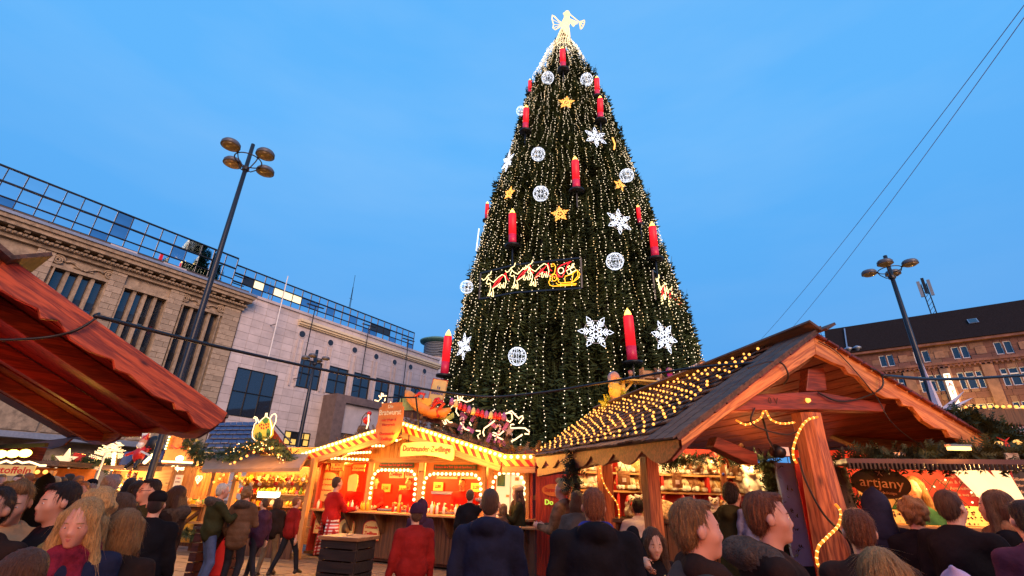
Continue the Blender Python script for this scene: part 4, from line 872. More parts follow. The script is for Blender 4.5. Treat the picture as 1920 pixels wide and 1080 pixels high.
rope_light('rope light curling round the lower half of the big post', [HW(1566, 945, .02), HW(1576, 960, .01), HW(1572, 985, .0), HW(1550, 1008, -.02), HW(1535, 1025, -.0), HW(1531, 1048, .03), HW(1535, 1062, .06)], .018)
rope_light('rope light running down the left eave post of the toy stall', [FH.w(*[(HP(1123, 868, 2.8)[0]), 2.8, HP(1123, 868, 2.8)[1]]), *[FH.w(HP(a, b, 2.75)[0], 2.75, HP(a, b, 2.75)[1]) for a, b in ((1130, 900), (1140, 920), (1155, 940), (1160, 955), (1161, 972))]], .013, seg=.06)
sp = thing('spotlight', 'small black spotlight on an arm under the roof of the shingled hut', 'spotlight', HW(1452, 845, .4), FH.rz)
MB().tube([(0, 0, .0), (-.05, 0, .12), (-.03, .05, .35)], .012, 6).build('arm', M_black, sp); MB().lathe([(.07, 0), (.06, .1), (.03, .13)], 12).build('lamp_head', M_black, sp, True, rot=(0, radians(100), 0)); MB().box(.03, .16, -.04, .04, -.05, .04).build('shield', M_white, sp)
lamp('hut_heater', FH.w(-.2, 1.2, 2.15), 20, (1, .12, .025), .12); lamp('hut_heater_right', FH.w(1.3, .8, 2.0), 9, (1, .18, .04), .12)
lamp('rope_and_fill_glow', FH.w(-.75, -.75, 2.4), 34, (1, .27, .05), .2); lamp('rope_and_fill_glow', FH.w(1.15, -.7, 2.35), 26, (1, .27, .05), .2); lamp('rope_and_fill_glow', HW(1500, 930, -.4), 7, (1, .17, .03), .2)  # two lamps added to warm the bargeboards; the last stands for the rope

# ------------------------------------------------------------------ left hut
e0 = at_z(424, 775, 2.45); FG = Frame((e0.x, e0.y, 0), radians(55)); GP = FG.px
hutl = thing('market_hut', 'red lit timber hut roof with a scalloped bargeboard at the left edge', 'hut', FG.o, FG.rz)
l_px = [(19, 482), (133, 565), (228, 634), (342, 713), (427, 774), (418, 790), (395, 805), (378, 803), (364, 793), (353, 772), (330, 768), (326, 755), (289, 742), (243, 702), (216, 692), (213, 675), (171, 660), (133, 637), (110, 601), (76, 597), (72, 579), (30, 560), (0, 542)]
P = poly_px(FG, l_px); ax, az_ = GP(19, 482)
P2_ = P + [(2 * ax - u, w) for u, w in reversed(P[:5])] if False else P + [(P[-1][0] - .12, P[-1][1] - .02), (ax - .06, az_ + .0)]
slope_board(hutl, P2_, 0, 4, 0, .05, 'bargeboard', wood('bargeboard pine', (.58, .105, .028), (.22, .032, .010), 'x', 1.7, .45))
# other half, outside the frame to the left, falls the other way
Pm = [(2 * ax - u - .02, w) for u, w in P]; MB().prism(Pm, 0, .05).build('bargeboard', W_red, hutl)
ex, ez = GP(427, 774); sl_ = (az_ - ez) / (ax - ex)
def top(x): return az_ + sl_ * (x - ax)
DY = 5.2
pl = 20
for k in range(pl):                                   # ceiling planks laid down the slope, nailed edge to edge
    y0, y1 = .05 + k * DY / pl, .05 + (k + 1) * DY / pl - .006; jz = random.uniform(-.012, .012); P4 = []
    for dz in (-.09 + jz, -.05):
        P4 += [(ax, y0, top(ax) + dz), (ex + .02, y0, top(ex + .02) + dz), (ex + .02, y1, top(ex + .02) + dz), (ax, y1, top(ax) + dz)]
    MB().add(P4, [(0, 1, 2, 3), (7, 6, 5, 4), (0, 4, 5, 1), (1, 5, 6, 2), (2, 6, 7, 3), (3, 7, 4, 0)]).build('ceiling_plank', W_red, hutl)
for s_ in (1, -1):
    P4 = [((ax if c == 0 else ax + s_ * (ex - ax + .02)), yy, top(ax if c == 0 else ex + .02) + dz) for dz in (-.048, -.01) for c, yy in ((0, .002), (1, .002), (1, DY), (0, DY))]
    MB().add(P4, [(0, 1, 2, 3), (7, 6, 5, 4), (0, 4, 5, 1), (1, 5, 6, 2), (2, 6, 7, 3), (3, 7, 4, 0)]).build('roof_deck', W_dark, hutl)
for y in (.75, 2.1, 3.5): # rafters
    P4 = [(ax, top(ax) - .1), (ex - .05, top(ex - .05) - .1), (ex - .02, top(ex - .05) - .2), (ex - .2, top(ex - .2) - .29), (ax, top(ax) - .27)]; MB().prism(P4, y, y + .12).build('rafter', W_red, hutl, bevel=.008)
for s_ in (-1, 1): MB().beam((ax + s_ * .10, -.18, az_ + .01), (ax + s_ * .10, DY, az_ + .01), .26, .035, up=(-s_ * .6, 0, 1)).build('ridge_cap', W_dark, hutl)
def eave_pt(px, py, x=.0):      # pixel -> (y, z) on the upright plane along the eave
    r = ray(px, py); t = ((FG.o + FG.x * x) - CAM).dot(FG.x) / r.dot(FG.x); q = CAM + r * t - FG.o; return (q.dot(FG.y), q.z)
ep = [(398, 806), (370, 822), (345, 822), (328, 817), (290, 812), (262, 812), (236, 808), (222, 824), (200, 834), (178, 834), (155, 826), (137, 822), (120, 836), (98, 842), (75, 841), (55, 834), (42, 832), (25, 838), (0, 842)]
pts = [eave_pt(a, b, ex - .03) for a, b in ep]; topz = top(ex) - .09
eb_ = [(.05, topz)] + [(max(.05, y), z) for y, z in pts if y > 0] + [(max(y for y, z in pts), topz)]
MB().prism(eb_, ex - .05, ex - .015, 'x').build('eave_board', W_redy, hutl)
MB().beam((ax, DY, 0), (ax, DY, az_ - .2), .16, .16).build('post', W_redz, hutl); MB().box(ax * 2 - ex, ex - .25, DY - .06, DY, 2.0, 2.2).build('tie_beam', W_red, hutl)
GW = lambda px, py, y: FG.w(GP(px, py, y)[0], y, GP(px, py, y)[1])
cab('black cable drooping from the left hut bargeboard', [GW(-30, 636, .12), GW(20, 637, .1), GW(90, 632, .06), GW(140, 620, -.03), GW(175, 600, -.05), GW(186, 588, -.03), GW(176, 592, .06)], .012)
lamp('hut_heater_left', FG.w(ax + .1, 1.6, 2.1), 24, (1, .045, .016), .15); lamp('hut_heater_left_front', FG.w(ax + .35, .5, 1.95), 12, (1, .05, .018), .15)
# ================================================================== materials of the stalls
M_redp = mat('bright red board', (.50, .018, .012), .5, var=.2); M_cream2 = mat('cream sign board', (.80, .58, .20), .5, var=.08); M_yel = mat('yellow sign board', (.80, .46, .06), .5, var=.15)
M_orange = mat('orange sign board', (.62, .19, .03), .55, var=.2); M_letr = mat('red lettering', (.55, .02, .01), .5, var=.05); M_letb = mat('dark brown lettering', (.07, .025, .012), .5, var=.05); M_letw = mat('cream lettering', (.85, .72, .42), .5, var=.05); M_letblue = mat('blue lettering', (.03, .05, .30), .5, var=.05)
W_tan = wood('tan vertical plank', (.50, .25, .085), (.34, .15, .045), 'z', .9, .5); W_tanx = wood('tan horizontal plank', (.48, .25, .09), (.33, .15, .05), 'x', .9, .5); W_brown = wood('brown vertical plank', (.15, .062, .024), (.075, .030, .012), 'z', .9, .55); W_redplank = wood('red vertical plank', (.48, .055, .028), (.30, .028, .016), 'z', .9, .5, False)
M_green = mat('dark green header', (.035, .06, .02), .6); M_steel = mat('stainless steel', (.62, .60, .56), .28, .9, .08); M_skinr = mat('grilled sausage', (.32, .10, .03), .4, var=.4, vs=14); M_bread = mat('bread roll', (.55, .30, .10), .7, var=.25); M_white2 = mat('white plastic', (.78, .74, .66), .4, var=.06)
M_redplas = mat('red plastic', (.55, .02, .015), .3, var=.05); M_yelplas = mat('yellow plastic', (.75, .45, .03), .3, var=.05); M_blueshing = wood('blue grey slate', (.055, .085, .20), (.03, .045, .12), 'x', 1.6, .5, False, .5); M_bluetarp = mat('blue tarpaulin', (.03, .06, .22), .45, var=.25, vs=3)
M_lilac = mat('lilac ribbon', (.35, .10, .24), .5, var=.2); M_wicker = mat('brown wreath twigs', (.10, .055, .03), .8, var=.5, vs=20, bump=.8, bs=30); M_heath = mat('dry brown roof twigs', (.13, .075, .03), .9, var=.6, vs=8)
STRIPE = None
def striped():
    m = bpy.data.materials.new('red yellow stripes'); m.use_nodes = True; nt = m.node_tree; p = nt.nodes['Principled BSDF']; tc = nt.nodes.new('ShaderNodeTexCoord'); mp = nt.nodes.new('ShaderNodeMapping')
    sp_ = nt.nodes.new('ShaderNodeSeparateXYZ'); ad = nt.nodes.new('ShaderNodeMath'); ad.operation = 'ADD'; ml = nt.nodes.new('ShaderNodeMath'); ml.operation = 'MULTIPLY'; ml.inputs[1].default_value = 4.2; fr = nt.nodes.new('ShaderNodeMath'); fr.operation = 'FRACT'; gt = nt.nodes.new('ShaderNodeMath'); gt.operation = 'GREATER_THAN'; gt.inputs[1].default_value = .5
    mx = nt.nodes.new('ShaderNodeMixRGB'); mx.inputs['Color1'].default_value = (.80, .50, .06, 1); mx.inputs['Color2'].default_value = (.55, .015, .01, 1); L = nt.links.new
    L(tc.outputs['Object'], sp_.inputs[0]); L(sp_.outputs['X'], ad.inputs[0]); L(sp_.outputs['Z'], ad.inputs[1]); L(ad.outputs[0], ml.inputs[0]); L(ml.outputs[0], fr.inputs[0]); L(fr.outputs[0], gt.inputs[0]); L(gt.outputs[0], mx.inputs['Fac']); L(mx.outputs[0], p.inputs['Base Color']); p.inputs['Roughness'].default_value = .4; return m
M_stripe = striped()

def planks(parent, x0, x1, z0, z1, y, m, w=.14, t=.025, name='plank', topf=None, jit=.004):
    n = max(1, round((x1 - x0) / w)); w = (x1 - x0) / n
    for k in range(n):
        a, b = x0 + k * w + .004, x0 + (k + 1) * w - .004; yy = y + random.uniform(-jit, jit)
        if topf: za, zb_ = topf(a), topf(b)
        else: za = zb_ = z1
        if min(za, zb_) <= z0 + .02: continue
        MB().prism([(a, z0), (b, z0), (b, zb_), (a, za)], yy, yy + t).build(name, m, parent)
def sign_board(parent, cx, cz, w, h, y, m, rows=(), edge=None, name='sign_board', arch=0.0, t=.03, rx=0, ry=0):
    """board in the x-z plane with raised lettering; rows = (text, size, material, dz[, bold])"""
    pl = [(-w / 2, -h / 2), (w / 2, -h / 2), (w / 2, h / 2 - arch)] + [(w / 2 * cos(q), h / 2 - arch + arch * sin(q)) for q in np.linspace(0, pi, 11)[1:-1]] * (arch > 0) + [(-w / 2, h / 2 - arch)]
    o = MB().prism(pl, 0, t).build(name, m, parent, loc=(cx, y, cz), rot=(rx, ry, 0))
    if edge: e = MB(); n = len(pl); e.tube([(u, -.004, w_) for u, w_ in pl], .012, 5, closed=True); e.build('edge', edge, o)
    for r in rows: lettering(r[0], r[1], r[2], o, (r[5] if len(r) > 5 else 0, -.006, r[3]), depth=.004, bold=r[4] if len(r) > 4 else .01, fit=r[6] if len(r) > 6 else None)
    return o
def bottle(parent_group, loc, m, s=1.0, label='plastic sauce bottle standing on the counter'):
    o = tag(MB().lathe([(.03 * s, 0), (.032 * s, .12 * s), (.028 * s, .15 * s), (.012 * s, .17 * s), (.006 * s, .21 * s)], 10).build('sauce_bottle', m, None, True, loc=loc), label, 'bottle', parent_group); return o

# ================================================================== the sausage stall
Kp = Vector((-3.7 * .83, 16.72 * .83, 0)); FB = Frame(Kp, radians(-25)); BP = FB.px
stall = thing('sausage_stall', 'brightly lit sausage stall with a bulb trimmed gable and red striped fascia', 'stall', FB.o, FB.rz)
BW = lambda px, py, y=0: FB.w(BP(px, py, y)[0], y, BP(px, py, y)[1])
gx = [BP(546, 866), BP(752, 800), BP(942, 865)]; g3 = BP(1003, 862)
(lx, lz), (kx, kz), (rx_, rz_) = gx
FRONT = -.75                                            # the gable overhangs the counter
gx = [BP(546, 866, FRONT), BP(752, 801, FRONT), BP(942, 864, FRONT)]; g3 = BP(1003, 861, FRONT); (lx, lz), (kx, kz), (rx_, rz_) = gx
def fascia(a, b, nm):
    (x0, z0), (x1, z1) = a, b; L_ = hypot(x1 - x0, z1 - z0); ang_ = atan2(z1 - z0, x1 - x0); kw = dict(loc=(x0, FRONT, z0), rot=(0, -ang_, 0))
    f = MB().box(0, L_, -.02, .03, -.24, -.10).build('fascia_board', W_tanx, stall, **kw); MB().box(0, L_, -.035, .0, -.10, .04).build('striped_trim', M_stripe, f); MB().box(0, L_, -.03, .06, .045, .16).build('bulb_rail', M_yel, f)
    n = int(L_ / .135)
    for i in range(n): bulb(f, ((i + .5) * L_ / n, -.06, .10), .040, True, 'light_bulb')
fascia((lx, lz), (kx, kz), 'f'); fascia((kx, kz), (rx_, rz_), 'f'); fascia((rx_ + .01, rz_ - .02), (g3[0], rz_ - .02), 'f')
def roofz(x): return lz + (kz - lz) * (x - lx) / (kx - lx) if x < kx else (kz + (rz_ - kz) * (x - kx) / (rx_ - kx) if x < rx_ else rz_)
rf = MB(); D_ = 2.6
for (x0, z0), (x1, z1) in (((lx, lz), (kx, kz)), ((kx, kz), (rx_, rz_)), ((rx_, rz_), (g3[0], rz_))):
    rf.add([(x0, FRONT + .04, z0 - .1), (x1, FRONT + .04, z1 - .1), (x1, D_, z1 - .1), (x0, D_, z0 - .1), (x0, FRONT + .04, z0 + .12), (x1, FRONT + .04, z1 + .12), (x1, D_, z1 + .12), (x0, D_, z0 + .12)], [(0, 3, 2, 1), (4, 5, 6, 7), (0, 1, 5, 4), (2, 3, 7, 6), (1, 2, 6, 5), (3, 0, 4, 7)])
rf.build('roof', W_redplank, stall)
tw_pts = [(x, FRONT + .25 + .5 * (i % 3), roofz(x) + .16) for i, x in enumerate(np.linspace(lx + .2, g3[0] - .1, 40))]
garland('roof_twigs', None, tw_pts, .30, 900, stall, M_heath, 4, L=.22)
# back and side walls, floor, posts
bx0, bx1 = BP(584, 950)[0], BP(1000, 930)[0]; ztop = BP(800, 868)[1]
MB().box(bx0, bx1, 2.0, 2.08, .1, 2.9).build('back_wall', M_redp, stall); MB().box(bx0 - .04, bx0 + .02, .1, 2.0, .1, 2.6).build('side_wall', W_redplank, stall); MB().box(bx1 - .04, bx1 + .02, -.1, 2.0, .0, 2.6).build('side_wall', W_redplank, stall); MB().box(bx0, bx1, 0, 2.0, .04, .1).build('floor', W_brown, stall)
ctop = BP(740, 961, -.35)[1]
for a in (693, 790, 908, 922, 990):
    x = BP(a, 910)[0]; w_ = .09 if a in (693, 790) else .06; MB().box(x - w_, x + w_, -.06, .08, .1, ztop + .02).build('post', W_tan, stall, bevel=.01)
xa, xb = BP(693, 910)[0], BP(990, 910)[0]
MB().box(bx0, bx1, -.10, .06, ztop, ztop + .12).build('lintel', W_tanx, stall)
planks(stall, BP(600, 860)[0], bx1, ztop + .12, 3.5, -.04, W_tan, .13, .03, 'gable_plank', lambda x: min(roofz(x) - .12, 3.6))
# arched openings
def arch_open(px0, px1, pyt, pyb, side):
    x0, zt_ = BP(px0, pyt, -.05); x1, _ = BP(px1, pyt, -.05); r = .28; MBx = MB(); cz = zt_ - r; out = [(x0, cz - .5)] + [(x0 + r - r * cos(q), cz + r * sin(q)) for q in np.linspace(0, pi / 2, 6)] + [(x1 - r + r * sin(q), cz + r * cos(q)) for q in np.linspace(0, pi / 2, 6)] + [(x1, cz - .5)]
    up = ztop + .0; poly = out + [(x1 + .02, cz - .5), (x1 + .02, up), (x0 - .02, up), (x0 - .02, cz - .5)]
    # frame in pieces so that every face stays convex
    f = MB()
    for i in range(len(out) - 1):
        a, b = out[i], out[i + 1]; f.prism([a, b, (b[0], up) if b[0] != a[0] else (b[0] + (.02 if b[0] > (x0 + x1) / 2 else -.02), b[1]), (a[0], up) if b[0] != a[0] else (a[0] + (.02 if b[0] > (x0 + x1) / 2 else -.02), a[1])], -.05, .0)
    fr = f.build('arch_frame', M_orange, stall); L_ = 0; acc = 0
    pts = [Vector((u, -.08, w_ - .03)) for u, w_ in out]; tot = sum((pts[i + 1] - pts[i]).length for i in range(len(pts) - 1)); n = int(tot / .125); k = 0; s_ = 0
    for j in range(n):
        s_ = (j + .5) * tot / n; i = 0
        while i < len(pts) - 2 and s_ > (pts[i + 1] - pts[i]).length: s_ -= (pts[i + 1] - pts[i]).length; i += 1
        bulb(fr, pts[i].lerp(pts[i + 1], s_ / (pts[i + 1] - pts[i]).length), .040, True, 'light_bulb')
    return x0, x1, zt_
w1 = arch_open(702, 783, 879, 0, 0); w2 = arch_open(798, 904, 886, 0, 0); w3 = arch_open(926, 984, 884, 0, 0)
for (px, py, w_, txt) in ((743, 889, .46, 'Zwillinge'), (772, 889, .42, 'Krakauer'), (838, 890, .62, 'Mettwurst'), (883, 890, .60, 'Bratwurst')):
    x, z = BP(px, py, .02); sign_board(stall, x, z, w_, .20, .02, M_cream2, [(txt, .13, M_letr, 0, .012, 0, w_ * .86)], name='product_sign')
x, z = BP(742, 872, -.11); sign_board(stall, x + .02, z, 1.16, .13, -.12, M_green, [('Bratwurst New York Style mit Sauerkraut', .085, M_letr, 0, .004, 0, 1.08)], name='header_board'); x, z = BP(853, 876, -.11); sign_board(stall, x, z, 1.28, .13, -.12, M_green, [('Bratwurst New York Style mit Sauerkraut 3,4', .085, M_letr, 0, .004, 0, 1.2)], name='header_board')
x, z = BP(791, 875, -.1); sign_board(stall, x, z, .16, .2, -.13, M_cream2, name='price_card')
# the name sign in the gable
x, z = BP(799, 843, FRONT - .06); ns_ = MB().prism([(-.78, -.20), (-.3, -.15), (0, -.13), (.3, -.15), (.78, -.24), (.82, -.2), (.82, .02), (.75, .12), (.4, .17), (0, .19), (-.4, .17), (-.74, .14), (-.8, .05)], 0, .04).build('name_sign', M_cream2, stall, loc=(x, FRONT - .06, z), rot=(0, radians(2), 0)); lettering('Dortmunder-Zwillinge', .2, M_letr, ns_, (0, -.006, .01), depth=.006, bold=.012, fit=1.42)
for s_ in (-.6, .6): MB().beam((x + s_, FRONT - .01, z + .1), (x + s_, FRONT - .01, roofz(x + s_) - .1), .03, .03).build('hanger', M_black, stall)
for (a, b, n) in (((700, 825), (745, 826), 8), ((773, 824), (800, 826), 5), ((655, 850), (695, 848), 8), ((617, 859), (690, 862), 12), ((700, 836), (720, 836), 4), ((868, 849), (880, 850), 2)):
    p0, p1 = BP(a[0], a[1], -.3), BP(b[0], b[1], -.3); rl = MB().beam((p0[0], -.28, p0[1]), (p1[0], -.28, p1[1]), .05, .06).build('bulb_rail', M_yel, stall)
    for i in range(n): t = i / max(1, n - 1); bulb(rl, (p0[0] + (p1[0] - p0[0]) * t, -.33, p0[1] + (p1[1] - p0[1]) * t), .036, True, 'light_bulb')
    if b[0] < 760: MB().beam((p0[0], -.28, p0[1] + .03), (p0[0], -.28, roofz(p0[0]) - .1), .03, .03).build('hanger', M_black, stall)
# counter
c0x, c1x = BP(584, 952, -.35)[0], BP(1000, 980, -.35)[0]
MB().box(c0x, c1x, -.62, .02, ctop - .045, ctop).build('counter_top', W_tanx, stall, bevel=.008)
planks(stall, c0x + .1, c1x, .12, ctop - .05, -.12, W_brown, .12, .03, 'front_plank')
for x in np.linspace(c0x + .35, c1x - .2, 7): MB().prism([(-.58, ctop - .05), (-.13, ctop - .05), (-.13, ctop - .5), (-.19, ctop - .5)], x - .03, x + .03, 'x').build('bracket', W_brown, stall)
for i, (px, py, tx) in enumerate(((604, 983, 1), (650, 990, 0), (697, 994, 1))):
    x, z = BP(px, py, -.16); s_ = sign_board(stall, x, z, .52, .46, -.18, M_cream2, [('Dortmunder', .10, M_letr, .07, .014, 0, .40), ('Zwillinge', .13, M_letr, -.08, .02, 0, .42)] if tx else [], edge=M_letr, name='counter_sign', arch=.14)
    if not tx: MB().lathe([(.16, 0), (.12, -.015), (.02, -.02)], 14).build('bread_picture', M_bread, s_, True, loc=(0, -.003, -.02), rot=(pi / 2, 0, 0))
# left serving side: menu boards
for (px, py, w_, h_, rows, ar) in ((613, 912, .62, .82, [('1/2 m Bratwurst', .075, M_letr, .2, .004), ('1a Currywurst', .075, M_letr, .05, .004), ('1a Bratwurst', .075, M_letr, -.1, .004), ('2,50', .07, M_letb, -.24, .004)], .12), (632, 875, .5, .22, [('1/2 m', .09, M_letr, .05, .01), ('Bratwurst', .10, M_letr, -.05, .01)], 0), (672, 877, .46, .20, [('1a Currywurst', .09, M_letr, -.01, .008)], 0), (608, 875, .34, .2, [('1a', .12, M_letr, 0, .01)], .05)):
    x, z = BP(px, py, .25); sign_board(stall, x, z, w_, h_, .25, M_cream2, rows, edge=M_letr, name='menu_sign', arch=ar)
x, z = BP(660, 905, .1); MB().prism([(-.14, -.22), (.14, -.22), (.18, .0), (.15, .2), (.05, .24), (-.06, .22), (-.16, .18), (-.18, 0)], 0, .03).build('hanging_board', M_cream2, stall, loc=(x, .12, z))
# right bay: lit cold cabinet with notices
x0_, z0_ = BP(927, 965, .35); x1_, z1_ = BP(984, 888, .35)
cab_ = MB().box(x0_, x1_, .4, .45, ctop, z1_).build('lit_cabinet', glow('lit white cabinet', (1, .80, .42), .9), stall); MB().box((x0_ + x1_) / 2 - .015, (x0_ + x1_) / 2 + .015, .38, .4, ctop, z1_).build('cabinet_edge', M_steel, cab_)
for px, py, m_, w_, h_ in ((938, 900, mat('turquoise poster', (.10, .42, .34), .5), .22, .3), (968, 898, M_cream2, .1, .08), (968, 913, M_letb, .08, .06), (972, 890, M_yel, .2, .05), (950, 930, M_cream2, .08, .06)): x, z = BP(px, py, .3); MB().box(x - w_ / 2, x + w_ / 2, .34, .36, z - h_ / 2, z + h_ / 2).build('notice', m_, cab_)
# grill goods behind the counter
tray_me = MB().box(-.24, .24, -.16, .16, 0, .02).box(-.24, .24, -.16, -.14, 0, .06).box(-.24, .24, .14, .16, 0, .06).box(-.24, -.22, -.16, .16, 0, .06).box(.22, .24, -.16, .16, 0, .06).mesh('tray', M_steel)
saus_me = MB().tube([(-.10, 0, 0), (-.05, .01, .012), (0, .015, .015), (.05, .01, .012), (.10, 0, 0)], [.010, .019, .020, .019, .010], 8).mesh('sausage', M_skinr, True)
for i, (px, wz) in enumerate(((716, 'left of the leek coloured pole'), (735, 'in the middle of the first window'), (760, 'at the right of the first window'), (832, 'below the Mettwurst sign'), (868, 'below the Bratwurst sign'))):
    x = BP(px, 950, -.1)[0]; t = tag(link_mesh('sausage_tray', tray_me, None, FB.w(x, .18, ctop), (0, 0, FB.rz)), 'steel tray of sausages on the stall counter ' + wz, 'tray', 'sausage trays')
    for k in range(7):
        o = tag(link_mesh('sausage', saus_me, None, FB.w(x + random.uniform(-.1, .1), .10 + k * .028, ctop + .045 + .01 * (k % 2)), (0, random.uniform(-.1, .1), FB.rz + random.uniform(-.3, .3))), 'grilled sausage lying in a steel tray on the stall counter', 'sausage', 'sausages on the trays')
for i in range(26):
    px = random.choice((random.uniform(590, 600), random.uniform(640, 690), random.uniform(704, 780), random.uniform(800, 900), random.uniform(806, 850))); x = BP(px, 955, -.2)[0]; m_, lb = random.choice(((M_redplas, 'red'), (M_yelplas, 'yellow'), (M_white2, 'white')))
    bottle('sauce bottles on the sausage stall counter', FB.w(x, random.uniform(-.22, -.05), ctop), m_, random.uniform(.95, 1.4), lb + ' squeeze bottle on the sausage stall counter, ' + ('left serving side' if px < 700 else 'first window' if px < 790 else 'second window'))
cup_me = MB().lathe([(.030, 0), (.040, .11), (.036, .11), (.028, .01)], 10).mesh('cup', M_white2, True)
for i in range(18): x = BP(random.uniform(640, 780), 955, -.2)[0]; tag(link_mesh('paper_cup', cup_me, None, FB.w(x, random.uniform(.36, .6), ctop)), 'white paper cup among the trays in the sausage stall', 'cup', 'paper cups in the sausage stall')
MB().box(c0x + .1, c1x, .02, .7, ctop - .05, ctop - .005).build('work_top', M_steel, stall)
roll_me = MB().ball((0, 0, .035), .05, 9, 6, sc=(1.5, 1, .8)).mesh('bread_roll', M_bread, True)
for i in range(30): px = random.choice((random.uniform(706, 730), random.uniform(752, 780), random.uniform(805, 830), random.uniform(845, 900))); x = BP(px, 955, -.2)[0]; tag(link_mesh('bread_roll', roll_me, None, FB.w(x, random.uniform(.28, .62), ctop + .075 * (i % 3)), (0, 0, random.uniform(0, 3))), 'bread roll piled behind the trays in the ' + ('first' if px < 790 else 'second') + ' window', 'bread roll', 'bread rolls in the sausage stall')
for px, py, t_ in ((724, 915, '2,50'), (757, 918, '3,00'), (822, 912, '2,80'), (893, 914, '3,20')): x, z = BP(px, py, 1.95); sign_board(stall, x, z, .34, .24, 1.93, M_cream2, [(t_, .12, M_letr, 0, .008)], name='price_sign')
rollp = tag(MB().tube([(0, 0, 0), (0, 0, .42)], .035, 10).build('pepper_mill', M_bread, None, True, loc=FB.w(BP(745, 940, .1)[0], .2, ctop)), 'tall pale pepper mill standing on the stall counter', 'mill')
ov = thing('oven', 'red and steel grill oven inside the stall under the Mettwurst sign', 'oven', FB.w(BP(838, 930, 1)[0], 1.1, .1), FB.rz); MB().box(-.55, .55, 0, .6, 0, 1.55).build('oven_body', M_redp, ov); MB().box(-.58, .58, -.02, .62, 1.55, 1.62).build('hood', M_steel, ov)
for k in range(4): MB().lathe([(.035, 0), (.03, .03)], 10).build('knob', M_white2, ov, loc=(-.3 + .2 * k, 0, 1.3), rot=(pi / 2, 0, 0))
for px, p_ in ((640, 40), (742, 60), (850, 60), (955, 30)): lamp('stall_light', FB.w(BP(px, 900, .7)[0], .75, 2.35), p_ * 4.2, (1, .40, .06), .18)
for px in (640, 760, 880): lamp('gable_light', FB.w(BP(px, 900, FRONT)[0], FRONT - .55, roofz(BP(px, 900, FRONT)[0]) - .25), 48, (1, .42, .07), .2)
for px in (650, 800, 920): lamp('counter_light', FB.w(BP(px, 900, -1)[0], -1.2, 2.5), 85, (1, .36, .05), .25)
# dark hanging round sign on an iron bracket
x, z = BP(729, 792, -1.25); hs = thing('hanging_sign', 'orange shield shaped sausage sign hung from an iron bracket before the gable', 'sign', FB.w(x, -1.25, z), FB.rz)
shp = [(-.30, .50), (.33, .50), (.33, .42), (.40, .38), (.40, -.05), (.37, -.2), (.28, -.38), (.14, -.52), (0, -.57), (-.14, -.54), (-.28, -.42), (-.38, -.24), (-.41, -.12), (-.37, .02), (-.37, .38), (-.30, .42)]
sb_ = MB().prism(shp, 0, .05).build('board', M_orange, hs); 
for r in (('Die', .13, M_letw, .40, .01, 0, .16), ('Bratwurst', .20, M_letw, .25, .012, 0, .70), ('mit Wein &', .09, M_letr, .06, .004, 0, .46), ('Bierpreis', .09, M_letr, -.06, .004, 0, .40), ('Dortmunder', .11, M_letr, -.28, .008, 0, .48), ('Zwillinge', .10, M_letr, -.41, .006, 0, .38)): lettering(r[0], r[1], r[2], sb_, (0, -.006, r[3]), depth=.004, bold=r[4], fit=r[6])
MB().beam((-.35, .02, .66), (.75, .02, .60), .035, .035).beam((.75, .02, .60), (.75, .3, -.15), .03, .03).beam((.30, .02, .64), (.36, .1, -.3), .025, .025).beam((-.2, .02, .5), (-.2, .02, .65), .02, .02).beam((.2, .02, .5), (.2, .02, .63), .02, .02).build('bracket', M_black, hs)
lamp('hanging_sign_light', FB.w(x + .1, -1.9, z - .5), 6, (1, .5, .12), .1)

# ================================================================== figures and neon on the stall roof
Y_R = -.15
RP = lambda px, py: BP(px, py, Y_R)
def neon(label, lines, m=None, r=.018, y=Y_R, cat='neon figure', grp=None, base=None):
    P = [[Vector((BP(a, b, y)[0], y, BP(a, b, y)[1])) for a, b in ln] for ln in lines]; o_ = min((p for ln in P for p in ln), key=lambda p: p.z); zb_ = min(o_.z, roofz(o_.x) + .1); root = thing('neon_figure', label, cat, FB.w(o_.x, y, zb_), FB.rz, grp); k = MB()
    for ln in P: k.tube([p - Vector((o_.x, y, zb_)) for p in ln], r, 6)
    k.build('light_tube', m or M_neon, root, True); lo = o_
    MB().beam((0, 0, o_.z - zb_), (0, .1, roofz(o_.x) - zb_ - .05), .02, .02).build('support', M_black, root); return root
z1c = lambda x, y: (660 + x * 200 / 1543, 690 + y * 140 / 1080); z2c = lambda x, y: (820 + x * 200 / 1543, 720 + y * 140 / 1080)
neon('white neon antlers glowing above the hanging sausage sign', [[z1c(*p) for p in ln] for ln in ([(330, 465), (380, 480), (420, 440), (390, 400)], [(420, 440), (430, 360)], [(440, 430), (450, 370), (460, 420)], [(470, 400), (495, 400), (480, 450), (470, 480)], [(560, 490), (560, 540)], [(440, 500), (460, 550)])])
neon('white neon reindeer outline at the middle of the stall roof', [[z2c(*p) for p in ln] for ln in ([(290, 165), (300, 220), (340, 235), (375, 170)], [(330, 180), (330, 235), (260, 235), (190, 265), (190, 290), (235, 310), (200, 340)], [(320, 260), (325, 290), (280, 340), (270, 400), (310, 460)], [(350, 230), (420, 260), (480, 240), (525, 215)], [(70, 530), (110, 585), (130, 580), (110, 520)], [(130, 510), (175, 555), (215, 555)], [(465, 560), (490, 600)], [(335, 560), (400, 650), (460, 672)], [(560, 675), (620, 680), (620, 720), (580, 745), (605, 800)])])
